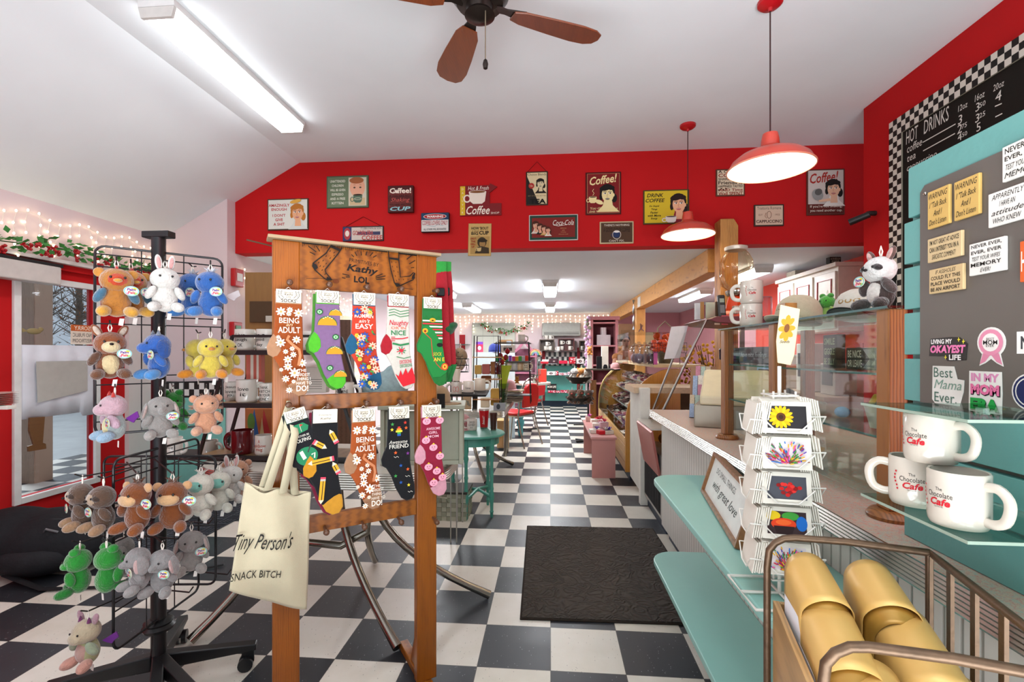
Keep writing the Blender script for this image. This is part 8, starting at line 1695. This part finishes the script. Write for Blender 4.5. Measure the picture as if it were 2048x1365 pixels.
for i, (u, Y, lb) in enumerate(((1278, 5.1, 'clear candy jar on the case top, nearest of the jars'), (1290, 5.3, 'clear candy jar with lid behind the nearest jar'), (1302, 5.0, 'clear candy jar at the right of the jar group'), (1270, 5.6, 'clear candy jar farthest left of the jar group'))):
    t = thing('candy_jar', lb, 'jar', onj(u, Y)); obj('jar', MB().lathe([(.06, 0), (.065, .02), (.065, .16), (.045, .19)], 20), glass('#f0eeee', 1.2, .18), t); obj('lid', MB().lathe([(.05, .191), (.05, .205), (.02, .215), (.015, .235), (0, .24)], 20), glass('#e8e8e8', 1.3, .25), t); obj('sweets', MB().ell((0, 0, .06), (.05, .05, .055)), P(['#8a8090', '#a08a94', '#5a4a50', '#b8a0a8'][i], .6, 0, .3, 120), t)
t = thing('acrylic_box', 'clear acrylic display box around the candy jars', 'display box', onj(1285, 5.2)); m = MB(); m.box(-.2, -.3, 0, -.197, .5, .33).box(-.2, -.3, .327, .25, .5, .33); obj('sheet', m, glass('#eef0f2', 1.2, .12), t, sm=0)
t = thing('wire_tray', 'black wire tray basket heaped with orange wrapped sweets', 'basket', onj(1334, 4.95)); m = MB()
for z in (.12, .17, .22): m.tube([(-.17, -.1, z), (.17, -.1, z), (.17, .12, z), (-.17, .12, z)], .003, 4, True)
for k in range(14): x = -.17 + .34 * k / 13; m.tube([(x, -.1, .12), (x, -.1, .22)], .002, 3)
for x, y in ((-.16, -.1), (.16, -.1), (-.16, .12), (.16, .12)): m.tube([(x, y, 0), (x, y, .12)], .004, 4)
obj('wire', m, BLKW, t); sw = MB(); [sw.ell((rg.uniform(-.14, .12), rg.uniform(-.07, .09), .14 + rg.uniform(0, .1)), (.035, .03, .022), nu=8, nv=6) for _ in range(50)]; o = obj('sweets', sw, P('#d0481e', .4), t); o['kind'] = 'stuff'
t = thing('basket_of_flowers', 'tall handled basket of orange flowers behind the wire tray', 'basket', onj(1330, 5.5)); obj('basket', MB().lathe([(.07, 0), (.1, .14), (.1, .2)], 16), P('#6a6250', .8, 0, .2, 60, .5, 80), t); obj('handle', MB().tube([(-.1, 0, .18), (-.08, 0, .4), (0, 0, .48), (.08, 0, .4), (.1, 0, .18)], .012, 8, flat=.5), P('#8a8468', .8), t); m = MB(); [m.ell((rg.uniform(-.1, .1), rg.uniform(-.1, .1), .22 + rg.uniform(0, .1)), .035, nu=8, nv=6) for _ in range(16)]; o = obj('flowers', m, P('#c8501c', .7), t); o['kind'] = 'stuff'
t = thing('dried_bouquet', 'spray of yellow dried flowers behind the slanted glass', 'flowers', (1.75, 4.9, .0)); t.location = onj(1425, 5.3); t.location.z = 0; obj('tall_pot', MB().lathe([(.16, 0), (.2, .85), (.19, .85), (.0, .8)], 18), P('#6a4a34', .7), t); m = MB(); [m.tube([(0, 0, .8), (rg.uniform(-.3, .3), rg.uniform(-.2, .2), rg.uniform(1.0, 1.42))], .004, 3) for _ in range(50)]; o = obj('stems', m, P('#5a4a24', .8), t); o['kind'] = 'stuff'; m = MB(); [m.ell((rg.uniform(-.3, .3), rg.uniform(-.2, .2), rg.uniform(.95, 1.42)), .018, nu=6, nv=5) for _ in range(150)]; o = obj('flower_heads', m, P('#c9962a', .7), t); o['kind'] = 'stuff'
t = thing('small_pink_box', 'small magenta box beside the acrylic jar box', 'box', onj(1311, 4.9)); obj('body', MB().box(-.02, 0, 0, .02, .03, .17), P('#b860a0', .5), t, sm=0)
plush('toy_star', 'orange star soft toy on top of a white tin by the candy case', (.58, 7.0, 1.271), .13, YAW, dict(body='#d88a2a', ears=('point', '#d88a2a', None), tag=0, care=0))
# gift stand in front of the case far end
t = thing('gift_stand', 'black and wood tiered gift stand at the far end of the candy case', 'display stand', (.56, 7.0, 0))
obj('pole_frame', MB().tube([(0, 0, .001), (0, 0, 1.05)], .02, 4), BLKW, t, sm=0); obj('top_board', MB().box(-.05, -.15, 1.05, .44, .15, 1.07), P('#4a4238', .6), t, sm=0); obj('wood_panel', MB().box(.03, .03, .2, .12, .06, .9), wood('#b87a34'), t, sm=0); obj('feet', MB().tube([(-.18, -.1, .012), (.18, .1, .012)], .012, 6).tube([(-.18, .1, .012), (.18, -.1, .012)], .012, 6), BLKW, t)
for z in (.55, .85): obj('wire_bowl', MB().lathe([(.1, z - .0), (.2, z + .1), (.205, z + .1)], 20, (-.14, 0, 0), cap=False), P('#2a2622', .5), t)
zg = 1.0705
for lb, x, c, h, w in (('white tin under the orange star soft toy', .02, '#cfcac0', .2, .07), ('black tin beside the white tin on the gift stand', .16, '#16161a', .18, .08), ('white price sign on a clip at the gift stand top', .24, '#d8d2c6', .33, .1)):
    o = thing('gift_tin' if c != '#d8d2c6' else 'price_sign', lb, 'tin' if c != '#d8d2c6' else 'sign', (.56 + x, 7.0, zg)); obj('body', MB().box(-w / 2, -.02, 0, w / 2, .03, h), P(c, .5), o, sm=0, bevel=.003)
cap_hat('black cap behind the pink one on the gift stand', (.80, 7.05, zg), '#1a1a1c', rz=R(50), sc=.8); cap_hat('pink cap at the right end of the gift stand', (.94, 6.93, zg + .001), '#dba0a0', rz=R(30), sc=.7)
for k, (x, z, kd, lb) in enumerate(((-.2, .87, dict(body='#d6d2c8', head='#d0ccc2', muzzle=('#8a8480', .64, (.14, .1, .1)), ears=('floppy', '#8a8078', None), tag=0, care=0), 'white and grey soft toy in the upper wire bowl'), (-.1, .88, dict(body='#d88a3a', ears=('round', '#d88a3a', None), belly='#e0d8c8', tag=0, care=0), 'orange and white soft toy in the upper wire bowl'), (-.02, .86, dict(body='#cfc6b8', ears=('floppy', '#b8b0a2', None), tag=0, care=0), 'cream soft toy at the right of the upper wire bowl'),
    (-.24, .56, dict(body='#6a4a38', ears=('round', '#8a6a54', None), beak='#c8321c', tag=0, care=0), 'brown soft toy with red nose at the left of the lower wire bowl'), (-.12, .57, dict(body='#7a5a44', ears=('long', '#8a6a54', None), beak='#c8321c', tag=0, care=0), 'brown long-eared soft toy in the middle of the lower wire bowl'), (0, .56, dict(body='#5c4030', ears=('round', '#d8d0c6', None), beak='#c8321c', tag=0, care=0), 'dark brown soft toy at the right of the lower wire bowl'))):
    plush('toy_animal', lb, (.56 + x, 7.0 - .02 * k, z), .22, YAW + rg.uniform(-.3, .3), kd)
# pink bench with gift boxes
t = thing('pink_bench', 'dusty pink painted bench in front of the candy case', 'bench', (.435, 4.96, 0)); PB = P('#b87f7a', .4, 0, .04, 6)
obj('seat_top', MB().box(-.01, -.01, .40, .255, 1.25, .425), PB, t, sm=0, bevel=.003); obj('end_panel', MB().box(0, 0, 0, .24, .03, .399), PB, t, sm=0); obj('end_panel', MB().box(0, 1.2, 0, .24, 1.23, .399), PB, t, sm=0)
def win2(p, w, h): p.ell(0, h * .55, w * .25, h * .2, '#4a3034')
k = 0
for (u, v, c, w, h, rz, lb) in ((1208, 868, '#c0202c', .15, .04, .35, 'red spotted box tilted at the front edge of the pink bench'), (1224, 868, '#d8d2c8', .1, .04, .4, 'small white box with violet bow at the bench corner'), (1190, 866, '#dcd4ca', .12, .04, .1, 'white windowed box with lilac bow at the bench front'), (1196, 855, '#ddd6cc', .13, .05, -.05, 'white windowed box stacked behind the spotted one'), (1193, 846, '#e0d8ce', .14, .045, .1, 'white windowed box with red ribbon in the middle of the bench'), (1176, 843, '#d0a8a0', .06, .06, 0, 'pale pink bag with magenta bow at the left of the bench'), (1214, 856, '#c8a8b0', .1, .07, .2, 'pink and red ribboned box at the bench middle right'), (1206, 845, '#c8304a', .1, .05, .3, 'crimson ribbon box at the back of the bench')):
    p = atZ(u, v, .4255); p.x = min(p.x, .435 + .235 - w / 2 - .0); t = thing('gift_box', lb, 'gift box', (p.x, p.y, .4255), rz)
    obj('box', MB().box(-w / 2, -.05, 0, w / 2, .05, h), P(c, .5, 0, .1), t, sm=0, bevel=.003); obj('window', MB().lathe([(.025, h + .0003), (0, h + .001)], 14), P('#4a3438', .4), t); m = MB(); bc = ['#e8e0d8', '#5a3a9a', '#8a70c0', '#c8304a', '#c82a34', '#c84aa0', '#d8406a', '#c8304a'][k]
    for i in range(7): a = i * .9; m.tube([(0.02, 0, h), (.02 + .03 * math.cos(a), .03 * math.sin(a), h + .03), (.02 + .015 * math.cos(a + .5), .015 * math.sin(a + .5), h + .01)], .006, 5, flat=.4)
    obj('bow', m, P(bc, .3), t); k += 1
# ------------------------------------------------------------------ kitchen behind the counter
t = thing('wall_cabinets', 'white wall cabinets with red outlined doors high in the kitchen', 'cabinet', (2.76, 4.80, 1.52)); CW = P('#d8cfc2', .4)
obj('cabinet_body', MB().box(0.02, 0, 0, XKR - 2.76 - .001, 1.2, .62), CW, t, sm=0)
for k in range(3):
    y = .02 + k * .4; d = obj('door', MB().box(0, y, .02, .0195, y + .36, .58), P('#dcd4c8', .4), t, sm=0, bevel=.003)
    obj('red_outline', MB().tube([(-.003, y + .06, .09), (-.003, y + .3, .09), (-.003, y + .3, .51), (-.003, y + .06, .51)], .008, 4, True), P('#a8242a', .4), d, sm=0)
obj('cornice', MB().box(-.02, -.02, .621, XKR - 2.76 - .001, 1.2, .66), CW, t, sm=0)
bx('block_sign', 'small black box sign on top of the white wall cabinets', 'sign', 1660, 514, 1682, 527, 4.62, .06, '#1c1814', paint=lambda p, w, h: (p.text('ALL YOU NEED IS LOVE', 0, h * .7, w * .86, h * .3, '#c9c2ae'), p.text('AND CHOCOLATE', 0, h * .3, w * .7, h * .3, '#c9c2ae')))
t = thing('woven_box', 'pale woven box on the far end of the white wall cabinets', 'box', (2.86, 5.75, 2.1805)); obj('body', MB().box(-.06, -.1, 0, .06, .1, .07), P('#a8a090', .8, 0, .2, 60), t, sm=0)
t = thing('kitchen_counter', 'back counter with white fronts along the coral kitchen wall', 'counter', (2.5, 4.5, 0)); obj('cabinet_body', MB().box(0, 0, .1, .59, 3.2, .86), P('#c9bfb2', .5), t, sm=0); obj('worktop', MB().box(-.03, -.02, .861, .59, 3.2, .9), P('#a88a70', .5), t, sm=0); obj('kick_board', MB().box(.04, 0, 0, .59, 3.2, .099), P('#2c2a28', .6), t, sm=0)
for nm, lb, y, d, w, h, c in (('coffee_machine', 'dark coffee machine on the kitchen back counter', 4.75, .2, .24, .3, '#a89c92'), ('box_stack', 'stack of white take-away boxes on the kitchen counter', 5.2, .25, .25, .5, '#d8d2c8'), ('paper_towel', 'white appliance with maroon band in the kitchen', 5.65, .25, .2, .38, '#d9d4cc'), ('blue_crate', 'grey blue storage tub on the kitchen counter', 6.1, .3, .4, .25, '#6a8aa0'), ('microwave', 'grey microwave at the far end of the kitchen counter', 6.8, .35, .5, .3, '#8a8884')):
    o = thing(nm, lb, 'appliance' if 'mach' in nm or 'wave' in nm else 'kitchen ware', (2.65, y, .9005)); obj('body', MB().box(0, -w / 2, 0, d, w / 2, h), P(c, .4, .1), o, sm=0, bevel=.008); obj('face_plate', MB().box(-.004, -w * .35, h * .3, -.0005, w * .35, h * .8), P('#b8322c' if 'maroon' in lb else '#3a3a3c', .3), o, sm=0)
for k, (y, z, w, h, c, lb) in enumerate(((4.6, 1.25, .2, .16, '#d8c8c0', 'small pale framed notice on the coral kitchen wall'), (5.0, 1.2, .12, .2, '#c8424a', 'red and white card pinned in the kitchen'), (6.6, 1.45, .22, .28, '#c9b0a8', 'framed picture on the kitchen wall near the cabinets'))):
    o = thing('wall_notice', lb, 'notice', (XKR - .001, y, z)); obj('sheet', MB().box(-.01, -w / 2, 0, 0, w / 2, h), P(c, .6), o, sm=0); obj('inset', MB().box(-.012, -w * .3, h * .2, -.0101, w * .3, h * .8), P('#8a6a6a', .6), o, sm=0)
a = atY(1290, 760, YB - .02); b = atY(1345, 650, YB - .02)
t = thing('wall_hanging', 'cream wall hanging dotted with red flowers at the far kitchen wall', 'picture', (2.15, YB - .02, 1.05)); obj('cloth', MB().box(-.45, -.01, 0, .45, 0, .75), P('#d8c69a', .8), t, sm=0); p_ = Paint(front(-.01), .0008); rg = random.Random(12); [p_.ell(rg.uniform(-.4, .4), rg.uniform(.08, .68), .035, .028, '#c0402c', 10) for _ in range(16)]; p_.build('flower_print', t)
t = thing('ribbon_bow', 'small dark blue ribbon on the far timber post', 'ribbon', (1.535, 8.148, 1.72)); obj('loops', MB().tube([(0, -.005, 0), (.03, -.01, .04), (-.01, -.01, .08), (0, -.005, 0), (-.04, -.01, -.06)], .01, 6, flat=.4).tube([(0, -.005, 0), (.05, -.01, -.05)], .01, 6, flat=.4), P('#2a2a6a', .5), t)
# hanging silver strip beside the far post
t = thing('silver_banner', 'narrow silvery twisted banner hanging from the timber beam', 'banner', atX(1267, 600, 1.435)); obj('strip', MB().sheet(lambda a, b: ((a - .5) * .04 * math.cos(b * 9), (a - .5) * .04 * math.sin(b * 9), -b * .52), 2, 30), P('#a9b2bc', .25, .5), t, sm=80, solid=.002)
t = thing('paper_tag', 'white paper taped on the side of the timber beam', 'paper', (1.459, 7.9, 2.06)); obj('sheet', MB().box(-.003, -.12, 0, 0, .12, .16), P('#e0ddd6', .8), t, sm=0)
# the member of staff beyond the candy case
pt = atT(1250, 690, 8.6); t = thing('person', 'dark-haired person in glasses, head resting on a hand, behind the candy case', 'person', (pt.x, pt.y, 0), YAW)
def skinned(name, pts, edges, radii, mat, parent, root=0):
    me = bpy.data.meshes.new(name); me.from_pydata(pts, edges, []); me.materials.append(mat); o = bpy.data.objects.new(name, me); COL.objects.link(o); o.parent = parent
    md = o.modifiers.new('skin', 'SKIN'); md.use_smooth_shade = True
    for i, r in enumerate(radii): sv = me.skin_vertices[0].data[i]; sv.radius = (r, r); sv.use_root = (i == root)
    s = o.modifiers.new('sub', 'SUBSURF'); s.levels = 2; s.render_levels = 2; return o
SKN = P('#a0705a', .55)
pts = [(0, 0, .82), (0, .0, 1.05), (0, 0, 1.25), (0, -.01, 1.36), (0, -.03, 1.42), (-.16, 0, 1.24), (-.22, -.08, 1.02), (-.14, -.2, 1.16), (-.08, -.14, 1.36), (.16, 0, 1.24), (.22, -.06, 1.0), (.1, -.22, .98), (.02, -.26, .98), (-.09, 0, .75), (-.1, .02, .42), (-.1, .04, .05), (-.1, -.08, .03), (.09, 0, .75), (.1, .02, .42), (.1, .04, .05), (.1, -.08, .03)]
ed = [(0, 1), (1, 2), (2, 3), (3, 4), (2, 5), (5, 6), (6, 7), (7, 8), (2, 9), (9, 10), (10, 11), (11, 12), (0, 13), (13, 14), (14, 15), (15, 16), (0, 17), (17, 18), (18, 19), (19, 20)]
skinned('body', pts, ed, [.14, .13, .13, .05, .05, .06, .045, .035, .028, .06, .045, .035, .028, .085, .06, .045, .035, .085, .06, .045, .035], SKN, t)
m = MB(); m.ell((0, -.03, 1.50), (.075, .09, .105)).ell((0, -.12, 1.49), (.014, .02, .02)); obj('head', m, SKN, t, remesh=.008)
for k in range(5): x = -.1 + .012 * k; obj('finger', MB().tube([(x, -.13, 1.37), (x + .004, -.125, 1.41 + .004 * (2 - abs(k - 2))), (x + .01, -.12, 1.44 + .006 * (2 - abs(k - 2)))], [.009, .008, .006], 8), SKN, t)
obj('hair', MB().ell((0, .0, 1.54), (.09, .1, .095)).ell((0, .04, 1.47), (.08, .06, .09)), P('#17110e', .7, 0, .2, 60, .6, 90), t, remesh=.01)
obj('shirt', MB().ell((0, .0, 1.06), (.19, .125, .26)).ell((-.16, 0, 1.22), (.08, .075, .08)).ell((.16, 0, 1.22), (.08, .075, .08)), P('#8a5a34', .8), t, remesh=.014); obj('trousers', MB().tube([(-.09, 0, .9), (-.1, .02, .5), (-.1, .03, .08)], [.11, .085, .07], 12).tube([(.09, 0, .9), (.1, .02, .5), (.1, .03, .08)], [.11, .085, .07], 12), P('#2a2a34', .8), t)
for s in (-1, 1): obj('eye', MB().ell((s * .032, -.112, 1.515), (.012, .008, .008), nu=8, nv=6), P('#15100e', .2), t)
obj('glasses', MB().tube([(-.055, -.118, 1.515), (-.03, -.122, 1.535), (-.008, -.124, 1.515), (-.03, -.122, 1.497)], .003, 5, True).tube([(.055, -.118, 1.515), (.03, -.122, 1.535), (.008, -.124, 1.515), (.03, -.122, 1.497)], .003, 5, True), P('#1a1616', .3), t); obj('mouth', MB().ell((0, -.112, 1.445), (.022, .008, .006), nu=10, nv=6), P('#8a3f3a', .5), t)
